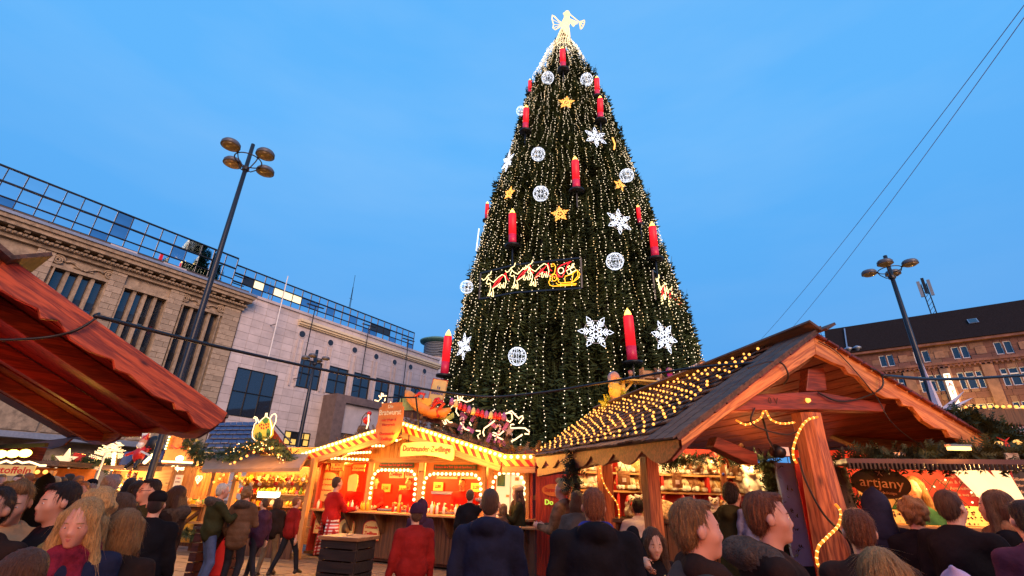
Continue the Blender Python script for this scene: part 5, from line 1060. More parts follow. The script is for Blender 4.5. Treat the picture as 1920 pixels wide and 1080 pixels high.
neon('white neon elf outline at the right end of the stall roof', [[z2c(*p) for p in ln] for ln in ([(680, 755), (660, 700), (680, 640), (740, 600), (830, 530)], [(870, 460), (900, 440), (940, 445), (950, 480)], [(980, 430), (1000, 520), (1050, 550), (1085, 510), (1075, 430), (1030, 415), (980, 430)], [(1035, 405), (1075, 390), (1120, 440), (1180, 500), (1200, 475), (1235, 460), (1245, 490), (1180, 570)], [(1100, 580), (1060, 590), (1060, 640), (1200, 635), (1270, 640), (1330, 690), (1325, 725), (1265, 720)], [(1230, 730), (1130, 800), (1070, 830)], [(800, 735), (950, 805)], [(820, 705), (900, 735), (960, 680)])])
def candy_cane(label, pts):
    t = thing('candy_cane', label, 'candy cane', FB.w(BP(*z2c(*pts[0]), Y_R)[0], Y_R, BP(*z2c(*pts[0]), Y_R)[1]), FB.rz, 'striped candy canes'); o_ = Vector((BP(*z2c(*pts[0]), Y_R)[0], 0, BP(*z2c(*pts[0]), Y_R)[1])); P = [Vector((BP(*z2c(*p), Y_R)[0], 0, BP(*z2c(*p), Y_R)[1])) - o_ for p in pts]; fine = [P[i].lerp(P[i + 1], k / 3) for i in range(len(P) - 1) for k in range(3)] + [P[-1]]
    for k in range(len(fine) - 1): MB().tube([fine[k], fine[k + 1]], .028, 7).build('stripe', M_white2 if k % 2 else M_lilac, t)
candy_cane('striped candy cane beside the reindeer wreath', [(345, 725), (355, 650), (370, 580), (385, 520), (370, 480), (340, 490), (335, 520)]); candy_cane('striped candy cane inside the right hand twig wreath', [(825, 850), (860, 750), (900, 670), (915, 620), (890, 595), (860, 605), (850, 635)])
def wreath(label, c, rp, rb=6):
    x, z = BP(*z2c(*c), Y_R + .12); R2 = rp * 200 / 1543 * .0135; t = thing('twig_wreath', label, 'wreath', FB.w(x, Y_R + .12, z), FB.rz, 'twig wreaths on the stall roof'); k = MB()
    for q in range(7): k.tube([((R2 + random.gauss(0, .03)) * cos(a), random.gauss(0, .03), (R2 + random.gauss(0, .03)) * sin(a)) for a in np.linspace(0, 2 * pi, 25)[:-1]], .022, 5, closed=True)
    k.build('twigs', M_wicker, t)
    for a in (.6, 2.2, 3.6, 5.2): MB().box(-.05, .05, -.04, -.02, -.12, .12).build('ribbon', M_lilac, t, loc=(R2 * cos(a), -.03, R2 * sin(a)), rot=(0, a, 0))
    MB().beam((0, .05, -R2), (0, .05, -R2 - .3), .03, .03).build('support', M_black, t)
wreath('brown twig wreath with lilac ribbons behind the neon reindeer', (450, 560), 125); wreath('larger brown twig wreath with lilac ribbons below the neon elf', (890, 710), 150)
st_ = thing('straw_star', 'grey straw star on the right hand twig wreath', 'star', FB.w(BP(*z2c(1045, 690), Y_R - .05)[0], Y_R - .06, BP(*z2c(1045, 690), Y_R)[1]), FB.rz); MB().prism([((.14 if i % 2 == 0 else .055) * cos(pi / 2 + i * pi / 5), (.14 if i % 2 == 0 else .055) * sin(pi / 2 + i * pi / 5)) for i in range(10)], -.02, .02).build('star', mat('grey felt', (.25, .2, .2), .8), st_)
# line of little bells and figures between the sausage sign and the elf
l0, l1 = (150, 150), (1030, 395); prev = None; cabp = []
for i in range(15):
    t = i / 14; pxl = (l0[0] + (l1[0] - l0[0]) * t, l0[1] + (l1[1] - l0[1]) * t + 70 * sin(pi * t) * .9); x, z = BP(*z2c(*pxl), Y_R - .1); cabp.append(FB.w(x, Y_R - .1, z))
    if 0 < i < 14:
        m_ = [M_redplas, M_lilac, M_cream2, M_redplas][i % 4]; cn = ['red', 'lilac', 'cream', 'red'][i % 4]
        bl = MB().lathe([(.075, -.22), (.06, -.14), (.045, -.07), (.01, -.03)], 8).lathe([(.016, -.25), (.016, -.22)], 6).build('bell', m_, None, True, loc=FB.w(x, Y_R - .1, z)); tag(bl, cn + ' felt bell hanging in the line above the stall roof', 'bell', 'felt bells hung on a line')
cab('thin cord of felt bells between the sausage board and the neon elf', cabp, .006)
# painted board: a grilled sausage lying in its roll with a placard above
x, z = BP(800, 762, Y_R); fb = thing('sausage_figure', 'big painted cut out of a sausage in a roll with lettuce on the stall roof', 'cut-out', FB.w(x, Y_R, z), FB.rz); Q = lambda a, b: ((BP(*z1c(a, b), Y_R)[0] - x), (BP(*z1c(a, b), Y_R)[1] - z))
MB().tube([(Q(800, 330)[0], -.06, Q(800, 330)[1]), (Q(850, 400)[0], -.08, Q(850, 400)[1]), (Q(960, 520)[0], -.1, Q(960, 520)[1]), (Q(1080, 610)[0], -.1, Q(1080, 610)[1]), (Q(1200, 660)[0], -.1, Q(1200, 660)[1]), (Q(1350, 660)[0], -.08, Q(1350, 660)[1]), (Q(1440, 600)[0], -.06, Q(1440, 600)[1])], [.04, .13, .17, .17, .16, .13, .05], 12).build('sausage', mat('painted sausage', (.75, .26, .03), .45, var=.3, vs=3), fb, True)
MB().prism([Q(*p) for p in ((660, 560), (700, 440), (790, 390), (900, 420), (1000, 540), (1130, 640), (1250, 690), (1400, 690), (1460, 640), (1465, 720), (1380, 760), (1150, 720), (1040, 660), (900, 610), (760, 610))], .0, .05).build('lettuce', mat('painted lettuce', (.42, .55, .16), .6, var=.4, vs=5), fb)
MB().prism([Q(*p) for p in ((1010, 460), (1100, 450), (1190, 460), (1200, 540), (1130, 580), (1030, 530))], -.2, -.14).build('mustard', M_yelplas, fb)
for pl in (((960, 440), (1040, 380), (1110, 400), (1080, 470)), ((1180, 640), (1280, 520), (1360, 500), (1390, 530), (1290, 640), (1310, 720)), ((1230, 560), (1270, 470), (1310, 460), (1330, 520))): MB().tube([(Q(*p)[0], -.2, Q(*p)[1]) for p in pl], .045, 8).build('limb', M_redplas, fb, True)
MB().prism([Q(*p) for p in ((730, 610), (870, 600), (1250, 720), (1500, 800), (1500, 860), (730, 700))], .06, .12).build('base_board', W_brown, fb)
x, z = BP(*z1c(1255, 340), Y_R + .2); sg2 = thing('placard', 'tilted cream placard with a red rim above the painted sausage', 'sign', FB.w(x, Y_R + .15, z), FB.rz); pl_ = sign_board(sg2, 0, 0, .50, .66, 0, M_cream2, [('1a', .14, M_letblue, .10, .006), ('Bratwurst', .12, M_letblue, -.06, .006, 0, .40)], edge=M_redplas, ry=radians(11)); MB().beam((-.08, .04, -.3), (-.15, .05, -.75), .05, .05).build('stake', W_brown, sg2)
fig = thing('basket_figure', 'red and brown figure with a basket at the left slope of the stall roof', 'figure', FB.w(BP(682, 800, Y_R)[0], Y_R, BP(682, 812, Y_R)[1]), FB.rz)
MB().lathe([(.14, 0), (.18, .08), (.15, .2), (.13, .2)], 12).build('basket', M_wicker, fig, True); MB().tube([(-.12, 0, .2), (-.1, 0, .45), (.02, 0, .58), (.1, 0, .45), (.13, 0, .2)], .014, 6).build('handle', M_wicker, fig); MB().ball((.12, -.05, .35), .11, 8, 6).ball((.16, -.03, .55), .07, 8, 6).build('doll', M_redplas, fig, True); MB().tube([(.2, -.1, .1), (.24, -.1, .3), (.2, -.1, .5)], .02, 6).build('light_tube', M_neon, fig)

# ================================================================== red fence on the right of the stall
fc = thing('plank_fence', 'red plank fence with a curved top edge beside the sausage stall', 'fence', FB.w(BP(1003, 930, -.2)[0], -.2, 0), FB.rz); fx0 = BP(1003, 930, -.2)[0]
for k in range(15):
    pxa = 1004 + k * 4.9; xa_ = BP(pxa, 930, -.2)[0] - fx0; xb_ = BP(pxa + 4.9, 930, -.2)[0] - fx0; zt_ = BP(pxa, 880 + 9 * min(1, k / 5), -.2)[1]; MB().box(xa_ + .003, xb_ - .003, random.uniform(-.004, .004), .03, .1, zt_).build('plank', W_redplank, fc)
MB().box(-.05, 1.0, .03, .07, .5, .6).box(-.05, 1.0, .03, .07, 1.6, 1.7).build('rail', W_brown, fc)
ov_ = MB().prism([(.30 * cos(q), .13 * sin(q)) for q in np.linspace(0, 2 * pi, 25)[:-1]], -.03, 0).build('oval_sign', M_orange, fc, loc=(BP(1040, 920, -.2)[0] - fx0, -.01, BP(1040, 919, -.2)[1])); lettering('Dortmunder', .13, M_letr, ov_, (0, -.036, 0), depth=.004, bold=.01, fit=.46)
lettering('Do', .16, glow('yellow green sign letters', (.55, .80, .08), .9), fc, (BP(1030, 940, -.2)[0] - fx0, -.03, BP(1030, 942, -.2)[1]), depth=.015, bold=.02)
pt_ = thing('high_table', 'small wooden standing table beside the sausage stall', 'table', FB.w(BP(1000, 970, -.9)[0], -.9, 0), FB.rz); MB().box(-.35, .35, -.25, .25, 1.04, 1.08).build('table_top', W_tanx, pt_, bevel=.006); MB().box(-.06, .06, -.06, .06, .05, 1.04).build('leg', W_brown, pt_); MB().box(-.25, .25, -.2, .2, 0, .05).build('foot', W_brown, pt_)
dkw = thing('dark_hut_wall', 'dark planked hut wall above the red fence', 'wall', FB.w(BP(1000, 900, .9)[0], .9, 0), FB.rz); planks(dkw, 0, 1.5, 0, 2.5, 0, wood('black green plank', (.03, .035, .02), (.015, .018, .012), 'z', 1, .6, False), .11, .03)
lamp('fence_light', FB.w(BP(1035, 930, -1.1)[0], -1.0, 2.3), 13, (1, .32, .10), .15)

# ================================================================== slatted standing table with a bin hole
bt = at_dist(656, 1004, 8.1); bn = thing('bin_table', 'dark slatted box table with a lighter top and a hand hole', 'table', (bt.x, bt.y, 0), radians(-18)); hh = bt.z
MB().box(-.33, .33, -.28, .28, hh - .05, hh).build('table_top', wood('worn orange table top', (.34, .15, .055), (.2, .08, .03), 'x', 1, .45), bn, bevel=.008); MB().lathe([(.05, 0), (.05, .004)], 14).build('hand_hole', M_black, bn, loc=(-.02, .02, hh + .001))
k_ = 0
for z in np.arange(.06, hh - .1, .148):
    for nm, bx_ in (('slat', (-.29, .29, -.25, -.22)), ('slat', (-.29, .29, .22, .25)), ('slat', (-.30, -.27, -.22, .22)), ('slat', (.27, .30, -.22, .22))): MB().box(*bx_, z, z + .128).build(nm, W_dark if False else wood('dark stained slat', (.030, .016, .011), (.015, .009, .007), 'x', 1, .5), bn)
for a in (-.265, .265):
    for b in (-.21, .21): MB().box(a - .025, a + .025, b - .025, b + .025, 0, hh - .05).build('corner_post', W_dark, bn)
# ================================================================== smooth bodies: distance fields -> one continuous mesh
def _rot(z=0, x=0, y=0): return np.array(Euler((x, y, z)).to_matrix())
class Body:
    """capsules and ellipsoids blended into one skin; every primitive carries a material"""
    def __init__(s): s.p = []
    def cap(s, a, b, ra, rb=None, m=0, k=.02): s.p.append(('c', np.array(a, float), np.array(b, float), ra, rb if rb is not None else ra, m, k)); return s
    def chain(s, pts, rs, m=0, k=.02):
        for i in range(len(pts) - 1): s.cap(pts[i], pts[i + 1], rs[i], rs[i + 1], m, k)
        return s
    def ell(s, c, r, m=0, k=.02, R=None): s.p.append(('e', np.array(c, float), np.array(r, float), R, None, m, k)); return s
    def xform(s, n0, R, piv):
        piv = np.array(piv, float)
        for i in range(n0, len(s.p)):
            q = s.p[i]; f = lambda v: R @ (v - piv) + piv
            if q[0] == 'c': s.p[i] = ('c', f(q[1]), f(q[2])) + q[3:]
            else: s.p[i] = ('e', f(q[1]), q[2], R @ (q[3] if q[3] is not None else np.eye(3)), None) + q[5:]
    def mesh(s, name, mats, vox=.014, noise=None):
        los, his = [], []
        for q in s.p:
            if q[0] == 'c': r = max(q[3], q[4]); lo = np.minimum(q[1], q[2]) - r; hi = np.maximum(q[1], q[2]) + r
            else:
                ex = np.array(q[2]) if q[3] is None else np.sqrt(((q[3] * q[2][None]) ** 2).sum(1)); lo = q[1] - ex; hi = q[1] + ex
            los.append(lo); his.append(hi)
        g0 = np.min(los, 0) - 3 * vox; n = np.ceil((np.max(his, 0) + 3 * vox - g0) / vox).astype(int) + 1
        F = np.full(n, 1., np.float32); B = np.full(n, 9., np.float32); M = np.zeros(n, np.int8)
        for q, lo, hi in zip(s.p, los, his):
            pad = q[6] + 2.2 * vox; i0 = np.maximum(0, np.floor((lo - pad - g0) / vox).astype(int)); i1 = np.minimum(n, np.ceil((hi + pad - g0) / vox).astype(int) + 1)
            ax = [(g0[d] + np.arange(i0[d], i1[d]) * vox).astype(np.float32) for d in range(3)]
            X, Y, Z = ax[0][:, None, None], ax[1][None, :, None], ax[2][None, None, :]
            if q[0] == 'c':
                a, b = q[1], q[2]; ab = b - a; L2 = max(1e-9, ab @ ab); t = np.clip(((X - a[0]) * ab[0] + (Y - a[1]) * ab[1] + (Z - a[2]) * ab[2]) / L2, 0, 1)
                d = np.sqrt((X - a[0] - t * ab[0]) ** 2 + (Y - a[1] - t * ab[1]) ** 2 + (Z - a[2] - t * ab[2]) ** 2) - (q[3] + t * (q[4] - q[3]))
            else:
                c, r, R = q[1], q[2], q[3]; dx, dy, dz = X - c[0], Y - c[1], Z - c[2]
                if R is not None: dx, dy, dz = (R[0, 0] * dx + R[1, 0] * dy + R[2, 0] * dz), (R[0, 1] * dx + R[1, 1] * dy + R[2, 1] * dz), (R[0, 2] * dx + R[1, 2] * dy + R[2, 2] * dz)
                k0 = np.sqrt((dx / r[0]) ** 2 + (dy / r[1]) ** 2 + (dz / r[2]) ** 2); k1 = np.sqrt((dx / r[0] ** 2) ** 2 + (dy / r[1] ** 2) ** 2 + (dz / r[2] ** 2) ** 2) + 1e-6; d = k0 * (k0 - 1) / k1
            sl = tuple(slice(i0[k], i1[k]) for k in range(3)); f = F[sl]; k = max(q[6], 1e-4); h = np.clip(.5 + .5 * (f - d) / k, 0, 1)
            F[sl] = f + (d - f) * h - k * h * (1 - h); bb = B[sl]; w = d < bb; bb[w] = np.broadcast_to(d, bb.shape)[w]; M[sl][w] = q[5]
        ins = F < 0; nx, ny, nz = n; c8 = [ins[i:nx - 1 + i, j:ny - 1 + j, k:nz - 1 + k] for i in (0, 1) for j in (0, 1) for k in (0, 1)]
        any_ = np.zeros((nx - 1, ny - 1, nz - 1), bool); all_ = np.ones_like(any_)
        for c in c8: any_ |= c; all_ &= c
        act = np.argwhere(any_ & ~all_); S = np.zeros((len(act), 3)); cnt = np.zeros(len(act)); offs = [(i, j, k) for i in (0, 1) for j in (0, 1) for k in (0, 1)]
        val = {o: F[act[:, 0] + o[0], act[:, 1] + o[1], act[:, 2] + o[2]] for o in offs}
        for o in offs:
            for d in range(3):
                if o[d] == 0:
                    p = list(o); p[d] = 1; p = tuple(p); va, vb = val[o], val[p]; cr = (va < 0) != (vb < 0); t = np.where(cr, va / np.where(cr, va - vb, 1), 0)
                    P = np.repeat(np.array([o], float), len(act), 0); P[:, d] = t; S[cr] += P[cr]; cnt[cr] += 1
        V = (act + S / cnt[:, None]) * vox + g0; idx = np.full(any_.shape, -1, np.int32); idx[act[:, 0], act[:, 1], act[:, 2]] = np.arange(len(act)); Q = []
        for d in range(3):
            sa = [slice(None)] * 3; sb = [slice(None)] * 3; sa[d] = slice(0, n[d] - 1); sb[d] = slice(1, n[d]); A = ins[tuple(sa)]; Bq = ins[tuple(sb)]; E = np.argwhere(A != Bq); e1, e2 = (d + 1) % 3, (d + 2) % 3
            E = E[(E[:, e1] > 0) & (E[:, e2] > 0) & (E[:, e1] < n[e1] - 1) & (E[:, e2] < n[e2] - 1)]; flip = A[E[:, 0], E[:, 1], E[:, 2]]; qv = []
            for u, v in ((-1, -1), (0, -1), (0, 0), (-1, 0)): c = E.copy(); c[:, e1] += u; c[:, e2] += v; qv.append(idx[c[:, 0], c[:, 1], c[:, 2]])
            q4 = np.stack(qv, 1); q4[~flip] = q4[~flip][:, ::-1]; Q.append(q4)
        Q = np.concatenate(Q); mi = M[act[:, 0], act[:, 1], act[:, 2]]
        # two rounds of relaxing
        for _ in range(1):
            acc = np.zeros_like(V); w = np.zeros(len(V))
            for a in range(4): np.add.at(acc, Q[:, a], V[Q[:, (a + 1) % 4]] + V[Q[:, (a + 3) % 4]]); np.add.at(w, Q[:, a], 2)
            V = V * .5 + acc / np.maximum(w, 1)[:, None] * .5
        if noise is not None: V = noise(V, mi)
        return np_mesh(name, V, Q, mats, mi[Q[:, 0]], True)

M_plush = [mat('honey plush', (.52, .30, .11), .95, var=.2, vs=9, bump=.8, bs=160), mat('cream plush', (.70, .55, .34), .95, var=.15, vs=9, bump=.8, bs=160), mat('brown plush', (.24, .11, .05), .95, var=.25, vs=9, bump=.8, bs=160), mat('white plush', (.78, .72, .62), .95, var=.1, vs=9, bump=.8, bs=160)]
M_eye = mat('black bead', (.01, .01, .01), .2)
def bear_mesh(m, hat=False):
    b = Body(); b.ell((0, 0, .14), (.10, .085, .125), 0, .03).ell((0, -.01, .31), (.088, .08, .08), 0, .03).ell((0, -.085, .295), (.042, .04, .034), 1, .02).ell((0, -.122, .305), (.014, .01, .01), 2, .004)
    for s in (-1, 1): b.ell((s * .072, .01, .385), (.034, .02, .034), 0, .015).cap((s * .085, -.02, .21), (s * .13, -.09, .12), .038, .033, 0, .02).cap((s * .06, -.04, .05), (s * .10, -.17, .045), .045, .045, 0, .025).ell((s * .102, -.21, .055), (.042, .018, .046), 1, .01).ell((s * .035, -.078, .335), (.011, .01, .011), 2, .002)
    if hat: b.cap((0, 0, .38), (.02, .02, .52), .075, .012, 3, .01).ell((.02, .02, .53), (.025, .025, .025), 1, .01)
    return b.mesh('plush_bear', [m, M_plush[3] if m != M_plush[3] else M_plush[1], M_eye, M_redplas], .018)
def snow_mesh():
    b = Body(); b.ell((0, 0, .10), (.10, .09, .11), 0, .03).ell((0, 0, .25), (.07, .065, .07), 0, .02).ell((0, -.075, .25), (.02, .03, .012), 3, .004).cap((0, 0, .31), (0, .01, .40), .06, .015, 3, .01)
    for s in (-1, 1): b.ell((s * .025, -.06, .275), (.009, .009, .009), 2, .002)
    return b.mesh('plush_snowman', [M_plush[3], M_plush[1], M_eye, M_redplas], .018)
# ================================================================== toy stall under the shingled hut
FT = Frame(FH.w(HP(1090, 930, 3.0)[0] - 0, 3.0, 0), radians(4)); TP = FT.px
toy = thing('toy_stall', 'plush toy stall with red shelves full of teddy bears under the shingled hut', 'stall', FT.o, FT.rz)
tx0, tx1 = TP(1086, 900)[0], TP(1440, 900, .3)[0]; YB = .75
ct = TP(1250, 974)[1]; s1 = TP(1250, 889, YB - .2)[1]; s2 = TP(1250, 922, YB - .2)[1]
MB().box(tx0, tx1 + .1, YB, YB + .05, .3, 2.5).build('back_wall', M_redp, toy); MB().box(tx0 - .02, tx0 + .03, .1, YB, .3, 2.0).build('side_wall', M_redp, toy); MB().box(tx1 + .06, tx1 + .12, .3, YB, .3, 2.3).build('side_wall', W_darkz, toy)
for z in (s1, s2): MB().box(tx0 + .04, tx1 + .05, YB - .32, YB - .003, z - .03, z).build('shelf', W_tanx, toy)
for px in (1150, 1232, 1316): x = TP(px, 930, YB)[0]; MB().box(x - .02, x + .02, YB - .3, YB - .003, ct, s1 - .03).build('shelf_upright', M_redp, toy)
planks(toy, tx0, tx1 + .1, .0, ct - .06, -.02, W_brown, .14, .03, 'front_plank'); MB().box(tx0, tx1 + .1, -.1, YB, ct - .05, ct).build('counter_top', W_darkz, toy)
bm_list = [bear_mesh(M_plush[0]), bear_mesh(M_plush[1]), bear_mesh(M_plush[2]), bear_mesh(M_plush[3]), bear_mesh(M_plush[0], True)]; sm_ = snow_mesh(); bn_ = ['honey coloured', 'cream', 'brown', 'white', 'red hatted']
def put_toy(i, px, py, y, s, where, zfix=None):
    x, z = TP(px, py, y); z = zfix if zfix is not None else z
    me = bm_list[i] if i < 5 else sm_; o = link_mesh('plush_bear' if i < 5 else 'plush_snowman', me, None, FT.w(x, y, z + .003), (0, 0, FT.rz + random.uniform(-.4, .4))); o.scale = (s,) * 3
    return tag(o, ('%s plush bear ' % bn_[i] if i < 5 else 'white plush snowman ') + where, 'plush toy', 'plush toys in the toy stall')
R2 = random.Random(5)
for j, px in enumerate((1098, 1110, 1122, 1168, 1180, 1196, 1208, 1240, 1252, 1262, 1274, 1286, 1298, 1310, 1322, 1334, 1346, 1360, 1374, 1388, 1402, 1414)): put_toy([5, 3, 1, 3, 5, 0, 1][j % 7] if j < 9 else R2.choice((1, 0, 3, 1, 5)), px, 886, YB - .16, R2.uniform(.55, .8), 'on the top shelf, %s' % ('left of the first post' if px < 1130 else 'between the two posts' if px < 1215 else 'near the hanging brown bears' if px < 1350 else 'towards the right end'), s1)
for j, px in enumerate((1096, 1108, 1165, 1176, 1192, 1212, 1252, 1272, 1292, 1304, 1330, 1344, 1360, 1384, 1400, 1412)): put_toy([1, 3, 0, 1, 0, 3, 1, 1, 2, 0, 1, 0][j % 12], px, 920, YB - .16, R2.uniform(.7, 1.0), 'on the lower shelf, %s' % ('left of the first post' if px < 1130 else 'between the two posts' if px < 1215 else 'right of the second post' if px < 1320 else 'near the right end'), s2)
for j in range(30):
    px = R2.choice((R2.uniform(1092, 1118), R2.uniform(1162, 1208), R2.uniform(1236, 1430))); put_toy(R2.choice((0, 1, 3, 5, 4, 1)), px, 965, R2.uniform(.02, .4), R2.uniform(.55, .85), 'on the counter of the toy stall, %s' % ('left of the first post' if px < 1130 else 'between the two posts' if px < 1215 else 'right of the second post'), ct)
for j, (px, py) in enumerate(((1290, 866), (1308, 872), (1332, 875), (1378, 878))):
    x, z = TP(px, py, .1); o = link_mesh('plush_bear', bm_list[2], None, FT.w(x, .1, z - .12), (0, 0, FT.rz + random.uniform(-.6, .6))); o.scale = (.62,) * 3; tag(o, 'dark brown plush bear hanging below the eave, ' + ('leftmost of four', 'second of four', 'third of four', 'rightmost of four')[j], 'plush toy', 'brown bears hung under the eave')
o = put_toy(1, 1392, 905, YB - .25, 1.5, 'biggest one, high at the stall right end'); put_toy(3, 1412, 935, .2, 1.2, 'large, at the right end below the biggest bear')
for px, py, w_, h_, lb in ((1213, 896, .24, .38, 'large brown carved gingerbread board hanging between the posts'), (1270, 900, .16, .22, 'small brown gingerbread board hanging right of the second post'), (1126, 888, .12, .24, 'narrow brown board hanging left of the first post'), (1170, 896, .2, .2, 'dark square picture board with a round bear in the toy stall')):
    x, z = TP(px, py, .05); g = thing('hanging_board', lb, 'board', FT.w(x, .05, z), FT.rz, 'boards hung in the toy stall'); MB().prism([(-w_ / 2, -h_ / 2), (w_ / 2, -h_ / 2), (w_ / 2 * .95, h_ / 2), (-w_ / 2 * .95, h_ / 2)], 0, .03).build('panel', mat('gingerbread', (.26, .12, .045), .8, var=.5, vs=16, bump=.5, bs=40), g, bevel=.01); MB().tube([(-w_ * .3, .01, h_ / 2), (0, .01, h_ / 2 + .14), (w_ * .3, .01, h_ / 2)], .006, 5).build('ribbon', M_black, g); MB().box(-.03, .03, -.006, 0, -.06, 0).build('price_tag', M_white2, g)
x, z = TP(1357, 892, -.02); cl = thing('cricket_bat_sign', 'tall pale wooden paddle shaped board standing in the toy stall', 'board', FT.w(x, -.02, z - .25), FT.rz); MB().prism([(-.05, 0), (.06, 0), (.03, .5), (0, .58), (-.05, .5)], 0, .02).build('paddle', W_tan, cl); MB().ball((-.005, -.005, .27), .022, 8, 6).build('emblem', M_letblue, cl)
for k, (px, py) in enumerate(((1330, 950), (1200, 957), (1250, 960))):
    x, z = TP(px, py, .06); cu = thing('patterned_cushion', ('patterned cushion leaning right of the second post on the toy counter', 'cream cushion leaning between the posts on the toy counter', 'small patterned cushion on the toy counter below the second post')[k], 'cushion', FT.w(x, .06, ct), FT.rz, 'cushions in the toy stall'); bb = Body().ell((0, 0, .13), (.15, .05, .13), 0, .02).cap((-.12, 0, .02), (.12, 0, .02), .022, .022, 0, .03).cap((-.12, 0, .24), (.12, 0, .24), .022, .022, 0, .03); link_mesh('cover', bb.mesh('cover', mat('patterned cloth', (.62, .42, .20), .9, var=.9, vs=22), .014), cu, None, (-.3, .15 * k, 0))
garland('fir_garland', 'dark fir garland hanging down the left end of the toy stall', [FT.w(*[TP(1076, a, -.1)[0], -.1, TP(1076, a, -.1)[1]]) for a in (850, 880, 915)], .09, 150, seed=2)
garland('fir_garland', 'dark fir garland with berries down the right end of the toy stall', [FT.w(TP(a, b, -.15)[0], -.15, TP(a, b, -.15)[1]) for a, b in ((1440, 862), (1452, 905), (1462, 950), (1475, 1010), (1480, 1060))], .13, 420, seed=3)
garland('fir_garland', 'fir garland along the top of the toy stall under the roof', [FT.w(TP(a, b, -.1)[0], -.1, TP(a, b, -.1)[1]) for a, b in ((1190, 852), (1240, 862), (1320, 856), (1400, 858), (1440, 858))], .07, 240, seed=4)
for k, (px, z_) in enumerate(((1110, 2.35), (1190, 2.3), (1260, 2.3), (1330, 2.3), (1405, 2.3))): lamp('toy_stall_light', FT.w(TP(px, 900, .1)[0], -.02, z_), 42, (1, .60, .22), .1)
bs = thing('blue_board', 'pale blue lit upright board beside the toy stall right end', 'board', FT.w(TP(1484, 930, -.3)[0], -.3, 0), FT.rz + .1); MB().box(-.16, .16, 0, .05, .85, 2.25).build('panel', mat('pale blue board', (.26, .46, .95), .6, var=.2, vs=2), bs); MB().box(.16, .22, -.02, .08, 0, 2.4).build('frame', M_black, bs); MB().box(-.24, .24, -.02, .08, 0, .9).build('base', M_black, bs)
lt_ = thing('hanging_lantern', 'small dark round lantern hanging beside the blue board', 'lantern', FT.w(TP(1481, 882, .1)[0], .1, TP(1481, 882, .1)[1]), 0); MB().ball((0, 0, -.02), .05, 10, 8).build('globe', M_wicker, lt_, True); MB().tube([(0, 0, .03), (0, 0, .3)], .006, 5).build('cord', M_cable, lt_)

# figures on a yellow table behind the ridge of the shingled hut
FD = Frame(FH.w(slopeL(.8, 0).x, 4.55, 0), radians(8)); DP = FD.px; dz0 = DP(1205, 742)[1]
M_yw = wood('yellow lit wood', (.62, .40, .06), (.45, .26, .04), 'x', 1, .5, False)
yt = thing('display_table', 'yellow wooden table with doll figures standing behind the shingle roof ridge', 'table', FD.w(DP(1205, 716)[0], 0, 0), FD.rz); x0_ = DP(1205, 716)[0]; tz = DP(1205, 715)[1]; xa_, xb_ = DP(1152, 716)[0] - x0_, DP(1255, 716)[0] - x0_
MB().box(xa_, xb_, -.16, .16, tz - .035, tz).build('table_top', M_yw, yt)
for a in (xa_ + .18, xb_ - .2): MB().box(a - .03, a + .03, -.03, .03, 0, tz - .035).build('leg', M_yw, yt); MB().beam((a, 0, tz - .25), (a + .2, 0, tz - .04), .04, .04).build('brace', M_yw, yt)
M_shirt1 = mat('yellow shirt', (.62, .38, .05), .8); M_felt = mat('grey felt hat', (.20, .20, .26), .9, var=.3); M_dskin = mat('doll skin', (.55, .24, .13), .6); M_maroon = mat('maroon cloth', (.28, .03, .06), .8); M_magenta = mat('magenta cloth', (.45, .02, .16), .8, var=.3); M_browncl = mat('brown trousers cloth', (.30, .14, .05), .9)
def doll(label, px, pyt, pyb, mats, hood=False, hat=True):
    x, zt = DP(px, pyt); _, zb = DP(px, pyb); H = zt - zb; zb0 = tz if pyb < 722 else zb; d = thing('doll', label, 'doll', FD.w(x, .1 if pyb < 722 else -.02, zb), FD.rz, 'dolls on the display table'); b = Body()
    b.ell((0, 0, H * .25), (H * .2, H * .16, H * .24), 1, .02).ell((0, -.01, H * .68), (H * .15, H * .15, H * .17), 0, .02).ell((0, -H * .16, H * .66), (H * .03, H * .03, H * .03), 0, .008)
    for s in (-1, 1): b.cap((s * H * .16, 0, H * .42), (s * H * .2, -H * .2, H * .3), H * .06, H * .05, 1, .01).cap((s * H * .08, 0, H * .12), (s * H * .08, -.01, 0), H * .08, H * .07, 3, .01)
    if hood: b.ell((0, .03, H * .66), (H * .2, H * .17, H * .24), 2, .01)
    elif hat: b.ell((0, .01, H * .82), (H * .17, H * .16, H * .12), 2, .01)
    link_mesh('figure', b.mesh('figure', mats, max(.012, H * .03)), d); return d
doll('yellow shirted doll with a blue grey headscarf, standing left of the yellow table', 1150, 690, 750, [M_dskin, M_shirt1, M_felt, M_browncl], True)
doll('dark doll with a red cap leaning over the yellow table', 1185, 690, 717, [M_dskin, M_felt, M_maroon, M_maroon]); doll('magenta hooded doll at the right end of the yellow table', 1259, 683, 716, [M_dskin, M_magenta, M_magenta, M_magenta], True); doll('blond doll head peeping over the ridge', 1290, 688, 708, [M_dskin, M_yelplas, M_yelplas, M_yelplas])
o = link_mesh('plush_bear', bm_list[2], None, FD.w(DP(1239, 712)[0], .1, tz), (0, 0, FD.rz)); o.scale = (.8,) * 3; tag(o, 'brown toy bear standing before the small wooden bench on the roof display', 'toy')
bx_ = thing('toy_bench', 'small brown wooden box bench among the dolls on the yellow table', 'bench', FD.w(DP(1225, 710)[0], .18, tz), FD.rz); MB().box(-.2, .2, 0, .03, 0, .28).build('back_panel', W_tanx, bx_); MB().box(-.2, .2, -.15, 0, .08, .11).build('seat', W_tanx, bx_)
for s in (-.19, .19): MB().box(s - .015, s + .015, -.15, .03, 0, .3).build('side_post', W_tan, bx_)
